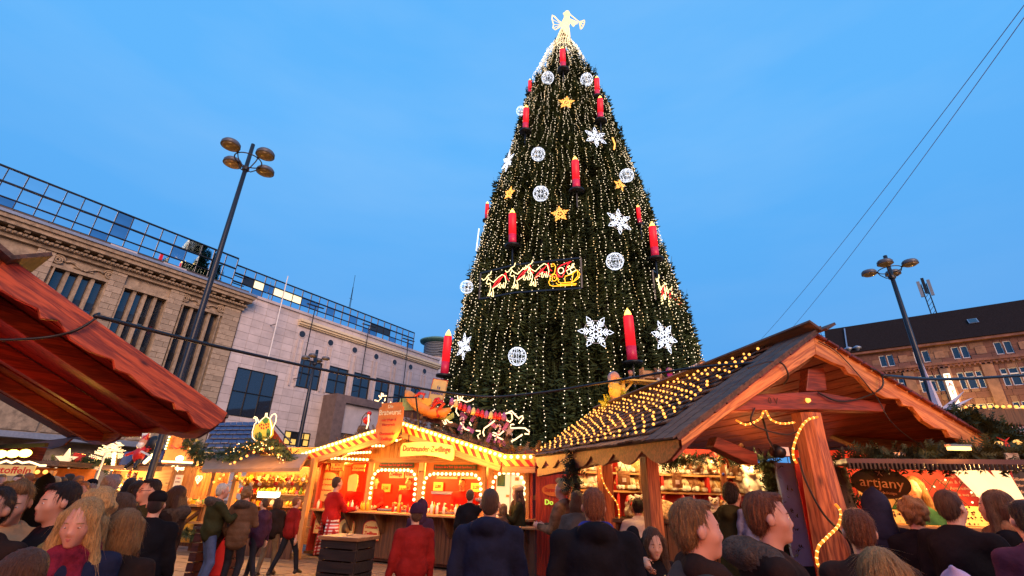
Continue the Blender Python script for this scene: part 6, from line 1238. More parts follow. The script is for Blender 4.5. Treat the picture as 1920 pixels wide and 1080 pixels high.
ck = thing('toy_clock', 'round alarm clock with a white dial on the hut ridge', 'clock', FD.w(DP(1313, 689)[0], -.05, DP(1313, 689)[1]), FD.rz); MB().lathe([(.10, 0), (.12, .02), (.12, .08), (.08, .1)], 20).build('case', mat('copper case', (.45, .15, .04), .35, .6), ck, True, rot=(pi / 2, 0, 0)); MB().lathe([(.092, 0), (.092, .006)], 20).build('dial', M_white2, ck, rot=(pi / 2, 0, 0), loc=(0, -.081, 0)); MB().beam((0, -.09, 0), (-.05, -.09, .03), .012, .006).beam((0, -.09, 0), (.03, -.09, -.02), .012, .006).build('hand', M_black, ck)
ws = thing('white_signboard', 'white tilted board end behind the clock on the hut ridge', 'board', FD.w(DP(1322, 678)[0], .4, DP(1322, 680)[1]), FD.rz); MB().box(-.15, .18, -.3, .3, -.02, .03).build('board', M_white2, ws, rot=(0, radians(-12), 0)); MB().beam((0, 0, 0), (0, 0, -.8), .04, .04).build('post', M_white2, ws)
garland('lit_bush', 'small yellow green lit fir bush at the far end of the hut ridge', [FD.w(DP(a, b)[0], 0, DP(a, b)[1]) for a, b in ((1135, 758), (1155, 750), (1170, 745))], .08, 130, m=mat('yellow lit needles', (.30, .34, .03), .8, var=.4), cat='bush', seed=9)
lamp('doll_light', FD.w(DP(1160, 730)[0], -.55, DP(1160, 735)[1]), 6, (1, .62, .12), .08)

# ================================================================== jewellery stall at the right
FA = Frame(at_dist(1760, 930, 7.6) * 1.0, radians(-16)); FA.o.z = 0; AP = FA.px
art = thing('jewellery_stall', 'red jewellery stall with a dark oval name board and bright display counters', 'stall', FA.o, FA.rz)
ax0, ax1 = AP(1604, 930)[0], AP(1960, 930)[0]; YA = 1.1; ac = AP(1700, 985)[1]; at_ = AP(1760, 880)[1]
M_lit = glow('lit display paper', (1, .60, .18), .12); M_litw = glow('lit white display', (1, .80, .5), .9)  # display paper and posters emit a glow in place of lamplight
MB().box(ax0 - .3, ax1 + .4, YA, YA + .05, .3, at_ + .3).build('back_wall', M_redp, art); MB().box(ax0 - .12, ax0 - .05, 0, YA, 0, at_).build('side_wall', W_darkz, art)
x0_, x1_ = AP(1612, 900, YA - .1)[0], AP(1712, 900, YA - .1)[0]; MB().prism([(x0_, ac), (x1_ + .15, ac), (x1_, at_ - .05), (x0_ - .05, at_ - .05)], YA - .06, YA - .02).build('display_panel', M_lit, art)
lat = MB()
for k in range(7): lat.beam((x0_ + k * .15, YA - .075, at_ - .06), (x0_ + k * .15 + .35, YA - .075, at_ - .5), .008, .008).beam((x0_ + k * .15 + .3, YA - .075, at_ - .06), (x0_ + k * .15 - .05, YA - .075, at_ - .5), .008, .008)
lat.build('lattice', M_brown, art)
x, z = AP(1652, 906, .25); ob = MB().prism([(.31 * cos(q), .175 * sin(q)) for q in np.linspace(0, 2 * pi, 33)[:-1]], 0, .03).build('oval_sign', mat('dark brown board', (.035, .016, .010), .5), art, loc=(x, .25, z), rot=(0, radians(4), 0)); M_lp = mat('pale pink lettering', (.75, .45, .30), .5, var=.03)
lettering('artjany', .16, M_lp, ob, (0, -.006, .0), depth=.003, fit=.46); lettering('schmuckdesign', .045, M_lp, ob, (0, -.006, -.105), depth=.002, fit=.28)
for k in range(5): a = pi / 2 + k * 2 * pi / 5; MB().beam((0, -.006, .12), (.045 * cos(a), -.006, .12 + .045 * sin(a)), .006, .006).build('star_stroke', M_lp, ob)
MB().beam((x - .34, .20, z + .42), (x - .42, .20, ac), .022, .022).build('support_rod', M_black, art)
MB().box(ax0 - .2, ax1 + .4, -.6, .0, at_ + .02, at_ + .07).build('canopy', mat('dark shiny canopy', (.05, .035, .05), .3, .2), art); can = MB(); n = 60
for i in range(n): xx = ax0 - .2 + (ax1 - ax0 + .6) * i / n; can.tube([(xx, -.62, at_ + .02), (xx, -.62, at_ - .04)], .018, 5)
tag(can.build('fringe', M_black, art), kind='stuff')
MB().box(ax0 - .1, ax1 + .4, -.1, .75, ac - .05, ac).build('counter_top', W_tanx, art); planks(art, ax0 - .1, ax1 + .4, 0, ac - .05, -.06, wood('dark violet plank', (.045, .03, .04), (.025, .018, .025), 'x', 1, .6, False), .3, .03, 'front_plank')
for px, y, w_, h_, tl in ((1660, .5, .34, .2, -.5), (1745, .5, .3, .25, -.5), (1835, .4, .4, .3, -.6), (1880, .5, .35, .3, -.5), (1915, .4, .3, .3, -.5)):
    x = AP(px, 950, y)[0]; t = thing('display_board', 'slanted lit jewellery display on the counter ' + {1660: 'below the oval name board', 1745: 'right of the saleswoman', 1835: 'left of the long haired woman', 1880: 'behind the long haired woman', 1915: 'at the right edge of the picture'}[px], 'display', FA.w(x, y, ac), FA.rz, 'slanted jewellery displays'); MB().box(-w_ / 2, w_ / 2, -.01, .01, 0, h_ * .85).build('panel', M_lit, t, rot=(tl, 0, 0)); g = MB()
    for q in range(34): g.ball((random.uniform(-w_ / 2.3, w_ / 2.3), -.014, random.uniform(.02, h_ * .8)), random.uniform(.005, .013), 6, 4)
    tag(g.build('jewels', mat('dark jewels', (.10, .04, .02), .3, .6, .6), t, rot=(tl, 0, 0)), kind='stuff')
for px, py, w_, h_, rz, lb in ((1833, 905, .22, .5, -.55, 'leaning'), (1890, 905, .16, .4, -.2, 'upright'), (1858, 912, .26, .44, -.62, 'broad leaning')):
    x, z = AP(px, py, .9); MB().box(-w_ / 2, w_ / 2, 0, .02, -h_ / 2, h_ / 2).build('white_poster', M_litw, art, loc=(x, .92, z), rot=(0, rz, 0))
for i, (px, py) in enumerate(((1802, 908), (1908, 914))):
    x, z = AP(px, py, 1.04)
    for k, s_ in enumerate(('Ringe Silber', 'Ketten & Ohrringe', 'Armreifen', 'Schmuck aus Silber')): lettering(s_, .055, M_lp if i < 2 else M_lp, art, (x, YA - .012, z - k * .075 + .1), depth=.003)
R3 = random.Random(8)
for k in range(26): bulb(art, (R3.uniform(ax0 + .6, ax1), YA - .02, R3.uniform(at_ - .45, at_ - .05)), .012, True, 'fairy_light')
for k, s_ in enumerate((1685, 1892)): x, z = AP(s_, 873, -.3); c_ = MB().box(-.06, .06, -.1, .1, -.02, .05).build('clamp_lamp', M_steel, art, loc=(x, -.3, at_ + .1))
for px in (1640, 1740, 1830, 1900): lamp('jewellery_light', FA.w(AP(px, 900, .35)[0], .3, at_ - .06), 22, (1, .50, .14), .1)
gp = [FA.w(AP(a, b, -.35)[0], -.35, AP(a, b, -.35)[1]) for a, b in ((1600, 856), (1650, 856), (1720, 856), (1790, 852), (1860, 852), (1940, 855))]
garland('fir_roof_garland', 'thick dark fir boughs covering the roof edge of the jewellery stall', gp, .11, 520, seed=12); 
gp = [FA.w(AP(a, b, .2)[0], .2, AP(a, b, .2)[1]) for a, b in ((1780, 785), (1820, 790), (1860, 812), (1890, 820), (1925, 835))]; garland('fir_roof_boughs', 'dark fir boughs sloping over the roof of the jewellery stall behind the bargeboard', gp, .16, 600, seed=13)
rfa = MB(); rfa.add([FA.w(AP(1700, 872, 0)[0], -.3, at_ + .1) - FA.o, FA.w(ax1 + .6, -.3, at_ + .1) - FA.o, FA.w(ax1 + .6, 2.4, at_ + .75) - FA.o, FA.w(AP(1700, 872, 0)[0] - .6, 2.4, at_ + .75) - FA.o], [(0, 1, 2, 3)]); 
MB().prism([(-.35, at_ + .08), (1.6, at_ + .62), (1.6, at_ + .56), (-.35, at_ + .02)], ax0 + .3, ax1 + .6, 'x').build('roof', M_heath, art)
for k, (px, py) in enumerate(((1873, 832), (1908, 829))): x, z = AP(px, py, -.1); bb_ = thing('bauble_light', ('left' if k == 0 else 'right') + ' of two oval warm lights in the fir boughs at the right edge', 'light', FA.w(x, -.1, z), 0, 'oval lights in the boughs'); MB().ball((0, 0, 0), .035, 10, 8, sc=(1.2, 1, .8)).build('bulb', glow('oval lamp', (1, .50, .12), 1.2), bb_, True)
x, z = AP(1885, 828, -.12); rbw = thing('red_bow', 'small red ribbon bow between the two oval lights', 'bow', FA.w(x, -.12, z), FA.rz); MB().prism([(-.06, -.04), (0, 0), (-.06, .05), (.0, .015), (.06, .05), (.01, 0), (.05, -.06)], 0, .02).build('ribbon', M_redplas, rbw)
fl = thing('flood_light', 'bright slim lamp under the right bargeboard end', 'lamp', at_dist(1798, 841, 6.3), 0); MB().box(-.09, .09, -.03, .03, -.015, .015).build('tube', glow('slim lamp', (1, .55, .15), 4), fl); MB().box(-.1, .1, -.035, .035, .015, .035).build('housing', M_steel, fl)
# box with lights and pale block on a far roof
pb_ = at_dist(1855, 785, 11); bxl = thing('roof_planter', 'dark roof box with a row of warm bulbs and fir sprigs before the sandstone building', 'planter', pb_ - Vector((0, 0, .1)), radians(-14)); MB().box(-.42, .42, -.2, .2, -.02, .22).build('box', W_brown, bxl); 
for k in range(10): bulb(bxl, (-.40 + .085 * k, -.22, .25 + random.uniform(-.01, .01)), .026)
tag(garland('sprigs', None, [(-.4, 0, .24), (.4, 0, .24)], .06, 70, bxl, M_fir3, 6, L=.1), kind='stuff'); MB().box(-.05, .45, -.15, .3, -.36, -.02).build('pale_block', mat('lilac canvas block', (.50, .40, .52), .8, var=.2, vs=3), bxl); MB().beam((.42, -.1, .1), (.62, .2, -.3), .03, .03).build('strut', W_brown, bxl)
MB().box(-.3, .5, -.12, .4, -1.6, -.36).build('stand', W_darkz, bxl)
pst = at_dist(1764, 778, 9.6); ps = thing('paper_star', 'big white folded paper star with long points behind the right bargeboard', 'star', pst, radians(-10)); M_paper = mat('white paper', (.70, .62, .66), .8, var=.05)
for (dx, dz, l, dy) in ((-.02, .98, .80, 0), (-.62, .60, .62, .1), (.62, .60, .50, -.2), (.86, .42, .62, .1), (.9, .12, .42, -.1), (.9, -.12, .5, .1), (-.6, -.3, .5, 0), (0, -.8, .5, 0), (.1, .2, .4, -.7), (0, .1, .4, .7)):
    d = Vector((dx, dy, dz)).normalized(); q = d.cross(Vector((.3, 1, .2))).normalized() * .065; q2 = d.cross(q).normalized() * .065; MB().add([q, q2, -q, -q2, d * l], [(0, 1, 4), (1, 2, 4), (2, 3, 4), (3, 0, 4), (3, 2, 1, 0)]).build('star_point', M_paper, ps)
MB().beam((0, 0, 0), (.05, .1, -1.6), .03, .03).build('stand', M_black, ps)
tr_ = thing('fir_trunk_post', 'dark rough post wrapped with fir at the left end of the jewellery stall', 'post', FA.w(AP(1575, 930, -.1)[0], -.1, 0), 0); MB().lathe([(.16, 0), (.15, 1.5), (.13, at_)], 10).build('post', mat('dark bark', (.03, .018, .012), .9, var=.5, vs=6, bump=.8, bs=20), tr_, True); tag(garland('fir_wrap', None, [(0, 0, .6), (0, 0, at_ + .05)], .15, 300, tr_, M_fir2, 15), kind='stuff')
# ================================================================== teapot stall and its neighbours (left of the sausage stall)
FP = Frame(at_dist(480, 900, 16.4), radians(-20)); FP.o.z = 0; PP = FP.px; PW = lambda a, b, y=0: FP.w(PP(a, b, y)[0], y, PP(a, b, y)[1])
tea = thing('teapot_stall', 'bright gift stall with a blue slate roof, fir garlands and neon teapot on top', 'stall', FP.o, FP.rz)
ph0, pc0 = PP(395, 895), PP(575, 890); cz = PP(500, 985)[1]
MB().box(PP(392, 900)[0], PP(576, 900)[0], 1.3, 1.36, .2, 2.9).build('back_wall', W_tanx, tea); 
for a in (394, 436, 578): x = PP(a, 930)[0]; MB().box(x - .07, x + .07, -.07, .07, 0, 2.5).build('post', W_tan, tea, bevel=.01)
MB().box(PP(392, 900)[0], PP(576, 900)[0], -.3, .5, cz - .05, cz).build('counter_top', W_tanx, tea); planks(tea, PP(392, 900)[0], PP(576, 900)[0], 0, cz - .05, -.1, W_brown, .2, .03, 'front_plank')
aw = [PP(372, 881, -1.0), PP(565, 876, -1.0), PP(505, 889, -1.3)]; MB().add([(PP(378, 880, -.9)[0], -.9, PP(378, 880, -.9)[1]), (PP(562, 877, -.9)[0], -.9, PP(562, 877, -.9)[1]), (PP(575, 872)[0], 0, 2.6), (PP(385, 872)[0], 0, 2.6)] + [(PP(378, 887, -.9)[0], -.9, PP(378, 887, -.9)[1]), (PP(562, 884, -.9)[0], -.9, PP(562, 884, -.9)[1]), (PP(575, 872)[0], 0, 2.52), (PP(385, 872)[0], 0, 2.52)], [(0, 1, 2, 3), (7, 6, 5, 4), (0, 4, 5, 1), (1, 5, 6, 2), (3, 2, 6, 7), (0, 3, 7, 4)]).build('awning_flap', mat('brown awning board', (.30, .17, .09), .5, var=.2), tea)
planks(tea, PP(440, 876)[0], PP(560, 876)[0], 2.5, 3.6, -.02, W_redplank, .10, .03, 'gable_plank', lambda x: 2.55 + max(0, (1 - abs(x - PP(505, 840)[0]) / .95)) * .75)
x, z = PP(500, 858, -.1); sign_board(tea, x, z, .5, .17, -.1, M_cream2, [('Teestube', .11, M_letb, 0, .006)], edge=M_yelplas)
rz0 = 2.5; rw = [PP(384, 872, .1), PP(402, 793, 1.6), PP(478, 793, 1.6), PP(548, 860, .1)]
for r_ in range(9):                                  # slate courses of the blue roof
    t0, t1 = r_ / 9, (r_ + 1) / 9
    for q in range(9):
        u0, u1 = q / 9 + (.05 if r_ % 2 else 0), (q + 1) / 9 + (.05 if r_ % 2 else 0)
        def pp(u, t): a = Vector((rw[0][0], -.2, rw[0][1])).lerp(Vector((rw[3][0] + .4, -.2, rw[0][1])), u); b = Vector((rw[1][0], 1.6, rw[1][1])).lerp(Vector((rw[2][0] + .5, 1.6, rw[2][1])), u); return a.lerp(b, t)
        j = random.uniform(0, .012); up = Vector((0, -.03, .04)); P = [pp(u0 + .004, t0) + up * (1 + j * 20), pp(u1 - .004, t0) + up * (1 + j * 20), pp(u1 - .004, t1 + .02), pp(u0 + .004, t1 + .02)]; MB().add(P + [p - Vector((0, 0, .02)) for p in P], [(0, 1, 2, 3), (7, 6, 5, 4), (0, 4, 5, 1), (1, 5, 6, 2), (2, 6, 7, 3), (3, 7, 4, 0)]).build('slate', M_blueshing, tea)
MB().add([(rw[0][0], -.2, rw[0][1] - .05), (rw[3][0] + .4, -.2, rw[0][1] - .05), (rw[2][0] + .5, 1.6, rw[2][1] - .05), (rw[1][0], 1.6, rw[1][1] - .05)], [(0, 1, 2, 3)]).build('roof_deck', W_dark, tea)
for sd, pts, n in ((21, ((345, 812), (365, 835), (390, 850), (420, 850), (450, 845), (480, 828), (505, 828), (530, 842), (548, 858)), 700), (22, ((352, 830), (372, 860), (392, 872)), 260), (23, ((410, 868), (440, 858), (470, 842), (500, 834), (530, 845), (545, 862)), 320)):
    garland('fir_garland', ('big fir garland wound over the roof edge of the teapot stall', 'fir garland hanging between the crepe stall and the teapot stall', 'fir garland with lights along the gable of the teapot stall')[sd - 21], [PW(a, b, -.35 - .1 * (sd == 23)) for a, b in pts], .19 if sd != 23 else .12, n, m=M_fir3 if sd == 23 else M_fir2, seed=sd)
gl = thing('light_string', 'row of warm bulbs along the gable garland of the teapot stall', 'light string', FP.o, FP.rz)
for a, b in ((420, 876), (432, 871), (440, 867), (452, 860), (463, 855), (476, 848), (491, 842), (510, 840), (522, 853)): x, z = PP(a, b, -.6); bulb(gl, (x, -.6, z), .036)
R4 = random.Random(3)
for k in range(60): t = R4.random(); x, z = PP(405 + 140 * t, 872 - 38 * sin(pi * min(1, t * 1.05)) + R4.uniform(-9, 9), -.58); bulb(gl, (x, -.58, z), .013, k % 3 == 0)
for a, b in ((402, 904), (413, 898), (420, 891), (444, 893)): x, z = PP(a, b, -.1); bulb(gl, (x, -.12, z), .036)
MB().tube([(PP(a, b, -.58)[0], -.56, PP(a, b, -.58)[1]) for a, b in ((418, 876), (440, 867), (463, 855), (491, 842), (522, 853))], .008, 4).build('cable', M_cable, gl)
# neon teapot
tz1 = lambda x, y: (360 + x / 6, 760 + y / 6); TPO = lambda x, y: PP(*tz1(x, y), -.3)
tp_ = thing('neon_teapot', 'yellow and green neon teapot standing on the gift stall roof', 'neon sign', FP.w(TPO(800, 410)[0], -.3, TPO(800, 410)[1]), FP.rz); ox, oz = TPO(800, 410); tq = lambda x, y: (TPO(x, y)[0] - ox, TPO(x, y)[1] - oz)
body = [(735, 405), (695, 360), (690, 310), (715, 220), (760, 200), (790, 165), (830, 135), (870, 140), (890, 190), (905, 250), (900, 330), (870, 370), (810, 410)]
MB().prism([tq(*p) for p in body], .0, .06).build('body', mat('teapot yellow', (.70, .52, .05), .4, emis=(1, .7, .05), es=.25), tp_); M_tgreen = mat('teapot green', (.12, .30, .05), .4)
MB().prism([tq(*p) for p in ((790, 165), (830, 137), (870, 142), (850, 195), (820, 205))], -.02, 0).build('lid', M_tgreen, tp_)
for c in ((770, 350), (862, 310)): MB().prism([tq(c[0] + 20 * cos(q), c[1] + 50 * sin(q)) for q in np.linspace(0, 2 * pi, 13)[:-1]], -.02, 0).build('stripe', M_tgreen, tp_)
for i, c in enumerate(((765, 230), (785, 215), (810, 225), (835, 215), (860, 210), (785, 255), (810, 260), (840, 250), (860, 240))): MB().prism([tq(c[0] + 6 * cos(q), c[1] + 11 * sin(q)) for q in np.linspace(0, 2 * pi, 9)[:-1]], -.02, 0).build('dot', M_redplas, tp_)
nt = MB()
for ln in ([(735, 410), (690, 360), (688, 300), (712, 215), (735, 190), (725, 150), (700, 145), (715, 128), (740, 140), (760, 195)], [(760, 200), (795, 160), (832, 130), (840, 90), (855, 90), (850, 130), (885, 155), (905, 250), (902, 330), (870, 370), (800, 415)], [(888, 150), (910, 110), (940, 95), (960, 120), (950, 190), (900, 290)]): nt.tube([(tq(*p)[0], -.03, tq(*p)[1]) for p in ln], .014, 6)
nt.build('light_tube', M_neon, tp_, True); MB().beam((0, .05, 0), (.02, .4, -.5), .03, .03).build('stand', M_black, tp_); MB().beam((tq(905, 210)[0], .08, tq(905, 210)[1]), (tq(1090, 420)[0], .1, tq(1090, 420)[1]), .03, .03).build('stay', M_iron, tp_)
# shelves of small gifts
M_gifts = [M_redplas, M_white2, M_yelplas, M_cream2, mat('gold paper', (.62, .38, .08), .35, .6), mat('brown ceramic', (.22, .09, .04), .3), M_tgreen]
ng = ['red', 'white', 'yellow', 'cream', 'golden', 'brown', 'green']
gm = [MB().lathe([(.05, 0), (.07, .05), (.055, .11), (.03, .13), (.035, .15)], 9).mesh('jar', M_white2, True), MB().box(-.06, .06, -.05, .05, 0, .12).box(-.062, .062, -.012, .012, 0, .122).box(-.012, .012, -.052, .052, 0, .122).mesh('gift_box', M_white2), MB().lathe([(.045, 0), (.05, .08), (.02, .10), (.02, .16), (.035, .17)], 9).mesh('bottle', M_white2, True)]
gmm = {}
def gift(F, px, y, z, where, grp, k=None):
    k = R4.randrange(3) if k is None else k; mi_ = R4.randrange(7); key = (k, mi_)
    if key not in gmm: me = gm[k].copy(); me.materials.clear(); me.materials.append(M_gifts[mi_]); gmm[key] = me
    o = link_mesh(('jar', 'gift_box', 'bottle')[k], gmm[key], None, F.w(F.px(px, 930, y)[0], y, z), (0, 0, F.rz + R4.uniform(-.4, .4))); s = R4.uniform(.8, 1.3); o.scale = (s,) * 3; tag(o, '%s %s %s' % (ng[mi_], ('jar', 'gift box', 'bottle')[k], where), ('jar', 'box', 'bottle')[k], grp)
for zi, (py, wh) in enumerate(((902, 'on the top shelf of the teapot stall'), (925, 'on the middle shelf of the teapot stall'), (948, 'on the lowest shelf of the teapot stall'))):
    z = PP(500, py, 1.1)[1]; MB().box(PP(438, 900, 1.1)[0], PP(580, 900, 1.1)[0], 1.0, 1.3, z - .03, z).build('shelf', W_tanx, tea)
    for px in np.arange(444, 576, 6.2): gift(FP, px + R4.uniform(-1.5, 1.5), 1.12, z, wh, 'gifts on the teapot stall shelves')
for px in np.arange(442, 574, 8): gift(FP, px, R4.uniform(-.2, .2), cz, 'on the front counter of the teapot stall', 'gifts on the teapot stall counter')
MB().box(PP(485, 928, .6)[0], PP(525, 928, .6)[0], .55, .6, PP(500, 933, .6)[1], PP(500, 922, .6)[1]).build('tube_lamp', glow('bright tube lamp', (1, .9, .6), 6), tea)
for px in (450, 510, 565): lamp('gift_stall_light', FP.w(PP(px, 900, .5)[0], .45, 2.4), 170, (1, .42, .07), .15)
lamp('awning_light', FP.w(PP(480, 880, -1.2)[0], -1.35, 2.75), 90, (1, .45, .10), .2)
for k in range(26):                                  # baubles hung in a row under the awning
    px = 446 + k * 5.1; x, z = PP(px, 899 + 4 * (k % 3), -.2); mi_ = R4.randrange(5); o = MB().ball((0, 0, 0), .055, 10, 8).tube([(0, 0, .05), (0, 0, .16)], .006, 4).build('bauble', M_gifts[mi_], None, True, loc=FP.w(x, -.2, z)); tag(o, ng[mi_] + ' bauble hung under the awning of the teapot stall', 'bauble', 'baubles hung in the teapot stall')
# heart bay: plank wall with a heart, a half timbered counter front and a garland on the ground
hb = thing('sweets_stall', 'orange planked sweets stall with a glowing heart and a half timbered counter front', 'stall', FP.o, FP.rz); hx0, hx1 = PP(328, 930)[0], PP(392, 930)[0]; hz = PP(365, 945, -.1)[1]
planks(hb, hx0, hx1, hz, 2.6, .5, W_tan, .16, .03, 'back_plank'); MB().box(hx0, hx1, -.3, .5, hz - .06, hz).build('counter_top', W_tanx, hb); yl = MB().box(hx0 + .05, hx1 - .05, -.05, .0, .15, hz - .06).build('yellow_panel', M_yel, hb)
for a, b in (((hx0, .1), (hx0, hz - .06)), ((hx1 - .04, .1), (hx1 - .04, hz - .06)), ((hx0 + .05, .18), (hx1 - .1, hz - .2)), ((hx0, hz - .12), (hx1, hz - .12)), ((hx0, .15), (hx1, .15)), ((hx0 + .5, .15), (hx0 + .5, hz - .1))): MB().beam((a[0], -.09, a[1]), (b[0], -.09, b[1]), .08, .10, up=(0, 1, 0)).build('timber', W_brown, hb)
x, z = PP(366, 898, .3); he = [(.13 * 16 * sin(t) ** 3 / 16, .13 * (13 * cos(t) - 5 * cos(2 * t) - 2 * cos(3 * t) - cos(4 * t)) / 16) for t in np.linspace(0, 2 * pi, 29)[:-1]]; hh_ = thing('heart_light', 'small glowing heart on the plank wall of the sweets stall', 'light', FP.w(x, .42, z), FP.rz); MB().tube([(u, 0, w) for u, w in he], .014, 6, closed=True).tube([(u * .4, 0, w * .4) for u, w in he], .014, 6, closed=True).build('light_tube', M_neon, hh_)
for px in np.arange(334, 390, 5): gift(FP, px, R4.uniform(-.2, .2), hz, 'in a row on the sweets stall counter', 'goods on the sweets stall counter')
garland('ground_garland', 'fir garland with small lights lying at the foot of the sweets stall', [PW(a, b, -.5) for a, b in ((335, 993), (355, 1000), (375, 1003), (392, 1000))], .10, 200, seed=31)
lamp('sweets_light', FP.w(PP(360, 900, -.1)[0], -.1, 2.3), 120, (1, .40, .06), .15); 
# crepe stall with a triangle of lights
cr = thing('crepe_stall', 'orange lit crepe stall with a triangular gable edged by bright light tubes', 'stall', FP.w(PP(330, 930, .9)[0], .9, 0), FP.rz); CX = lambda a, b: (PP(a, b, .9)[0] - PP(330, 930, .9)[0], PP(a, b, .9)[1])
planks(cr, CX(285, 900)[0], CX(362, 900)[0], 0, CX(330, 872)[1], .3, W_tan, .18, .03, 'wall_plank'); g3_ = [CX(303, 870), CX(318, 818), CX(352, 812), CX(374, 868)]; MB().prism(g3_, .0, .06).build('gable_board', M_orange, cr)
for a, b, n in (((315, 842), (322, 820), 5), ((352, 820), (360, 832), 4), ((362, 842), (371, 862), 7), ((306, 865), (365, 868), 22)):
    p0, p1 = CX(*a), CX(*b); rl = MB().beam((p0[0], -.05, p0[1]), (p1[0], -.05, p1[1]), .04, .05).build('light_bar', M_yel, cr)
    for i in range(n): t = i / (n - 1); bulb(rl, (p0[0] + (p1[0] - p0[0]) * t, -.09, p0[1] + (p1[1] - p0[1]) * t), .034, True, 'light_bulb')
MB().ball((CX(342, 860)[0], -.1, CX(342, 860)[1]), .13, 12, 8, sc=(1.3, .5, .7)).build('round_lamp', glow('round lamp', (1, .85, .5), 6), cr, True); lettering('Crêpes', .22, M_bulb if False else glow('crepe sign letters', (1, .85, .45), 2.5), cr, (CX(338, 878)[0], -.1, CX(338, 878)[1]), depth=.01)
MB().tube([(CX(a, b)[0], -.08, CX(a, b)[1]) for a, b in ((325, 835), (335, 842), (345, 838), (352, 845))], .02, 5).build('red_ribbon', M_redplas, cr)
MB().box(CX(285, 900)[0], CX(366, 900)[0], -.5, .3, CX(330, 958)[1] - .05, CX(330, 958)[1]).build('counter_top', W_tanx, cr); planks(cr, CX(285, 900)[0], CX(366, 900)[0], 0, CX(330, 958)[1] - .05, -.3, W_brown, .2, .03, 'front_plank'); x, z = CX(322, 905); sign_board(cr, x, z, .34, .5, .2, M_white2, [('Crêpes', .07, M_letr, .15, .003), ('mit Zucker', .05, M_letb, .03, .002), ('3,00', .06, M_letb, -.1, .002)])
lamp('crepe_light', FP.w(PP(335, 900, -.4)[0], -.2, 2.6), 190, (1, .40, .06), .2)
lamp('lamp_post_glow', at_dist(262, 905, 12.2), 40, (1, .6, .08), .2)
# blue tarpaulin with a red figure above a stall shelf
FQ = Frame(at_dist(240, 890, 18), radians(-12)); FQ.o.z = 0; QP = FQ.px
bs2 = thing('toy_kiosk', 'lit kiosk under a blue tarpaulin hung with toys at the left', 'stall', FQ.o, FQ.rz); x0_, z0_ = QP(222, 872); x1_, z1_ = QP(305, 848)
MB().prism([(x0_, z0_), (x1_, z0_ + .1), (x1_, z1_ + .05), (x0_ + .08, z1_)], 0, .05).build('tarpaulin', M_bluetarp, bs2); MB().box(x0_ - .4, x1_, .5, .56, 0, z0_).build('back_wall', W_tanx, bs2); MB().box(x0_ - .3, x1_ + .1, -.2, .05, z0_ - .14, z0_ - .02).build('lintel', W_tanx, bs2); MB().box(x0_ - .4, x1_, -.3, .5, 1.15, 1.22).build('counter_top', W_tanx, bs2); planks(bs2, x0_ - .4, x1_, 0, 1.15, -.2, W_brown, .2, .03, 'front_plank')
for a, b, c, d, n in ((217, 852, 213, 879, 6), (274, 867, 288, 854, 7)): 
    p0, p1 = QP(a, b, -.1), QP(c, d, -.1); rl = MB().beam((p0[0], -.08, p0[1]), (p1[0], -.08, p1[1]), .05, .05).build('light_bar', M_yel, bs2)
    for i in range(n): t = i / (n - 1); bulb(rl, (p0[0] + (p1[0] - p0[0]) * t, -.14, p0[1] + (p1[1] - p0[1]) * t), .05, True, 'light_bulb')
x, z = QP(256, 868, -.25); sf = thing('santa_figure', 'small red and white santa figure with dark sack in front of the blue tarpaulin', 'figure', FQ.w(x, -.25, z), FQ.rz); b = Body(); b.ell((0, 0, .22), (.16, .13, .22), 0, .03).ell((0, -.02, .52), (.10, .10, .11), 1, .02).ell((0, -.07, .46), (.09, .06, .1), 2, .02).cap((0, 0, .6), (.1, 0, .8), .09, .02, 0, .02).cap((-.15, 0, .3), (-.32, -.1, .2), .05, .04, 0, .02).cap((.15, 0, .3), (.34, -.1, .36), .05, .04, 0, .02).ell((.22, .12, .5), (.2, .14, .25), 3, .02).ell((-.1, .08, .75), (.14, .1, .14), 2, .02).cap((-.1, -.02, .05), (-.2, -.1, -.12), .06, .05, 3, .02).cap((.08, -.02, .05), (.1, -.1, -.14), .06, .05, 3, .02); link_mesh('figure', b.mesh('figure', [M_redplas, M_dskin, M_white2, M_black], .025), sf); MB().beam((.2, -.15, .3), (.55, -.15, .18), .04, .04).build('staff', M_white2, sf)
for px in np.arange(238, 285, 6): x, z = QP(px, 893, 0); o = link_mesh('plush_bear', R4.choice(bm_list), None, FQ.w(x, -.05, z0_ - .55 + R4.uniform(-.25, .1)), (0, 0, FQ.rz)); o.scale = (.7,) * 3; tag(o, 'plush toy hanging below the lintel of the blue covered kiosk', 'plush toy', 'toys hung in the kiosk')
lamp('kiosk_light', FQ.w(-.2, -.1, z0_ - .35), 170, (1, .52, .12), .2)
# small lit wire trees, star, potato stall and the far stalls
def lit_tree(label, px, py, pyt, D):
    p = at_dist(px, py, D); H = at_dist(px, pyt, D).z - p.z; t = thing('lit_wire_tree', label, 'light tree', p, 0, 'white lit wire trees'); R = random.Random(px); pts = []; br = MB(); br.tube([(0, 0, -.8), (0, 0, H)], .03, 5)
    for k in range(34):
        z = H * R.uniform(.08, .95); a = R.random() * 6.28; L_ = (1 - z / H) * H * .5 + .08; tip = Vector((cos(a) * L_, sin(a) * L_, z + .25 * L_)); br.tube([(0, 0, z), tip], .010, 4); pts += [Vector((0, 0, z)).lerp(tip, q) for q in np.linspace(.25, 1, 6)]
    br.build('branches', M_white, t); tag(link_mesh('bulbs', bulbs_mesh('bulbs', pts, .020, glow('tree bulb warm', (1, .72, .34), 2.2)), t), kind='stuff')
lit_tree('left of two small trees of white lights on a stall roof at the left', 192, 868, 826, 20); lit_tree('right of two small trees of white lights on a stall roof at the left', 211, 866, 828, 21)
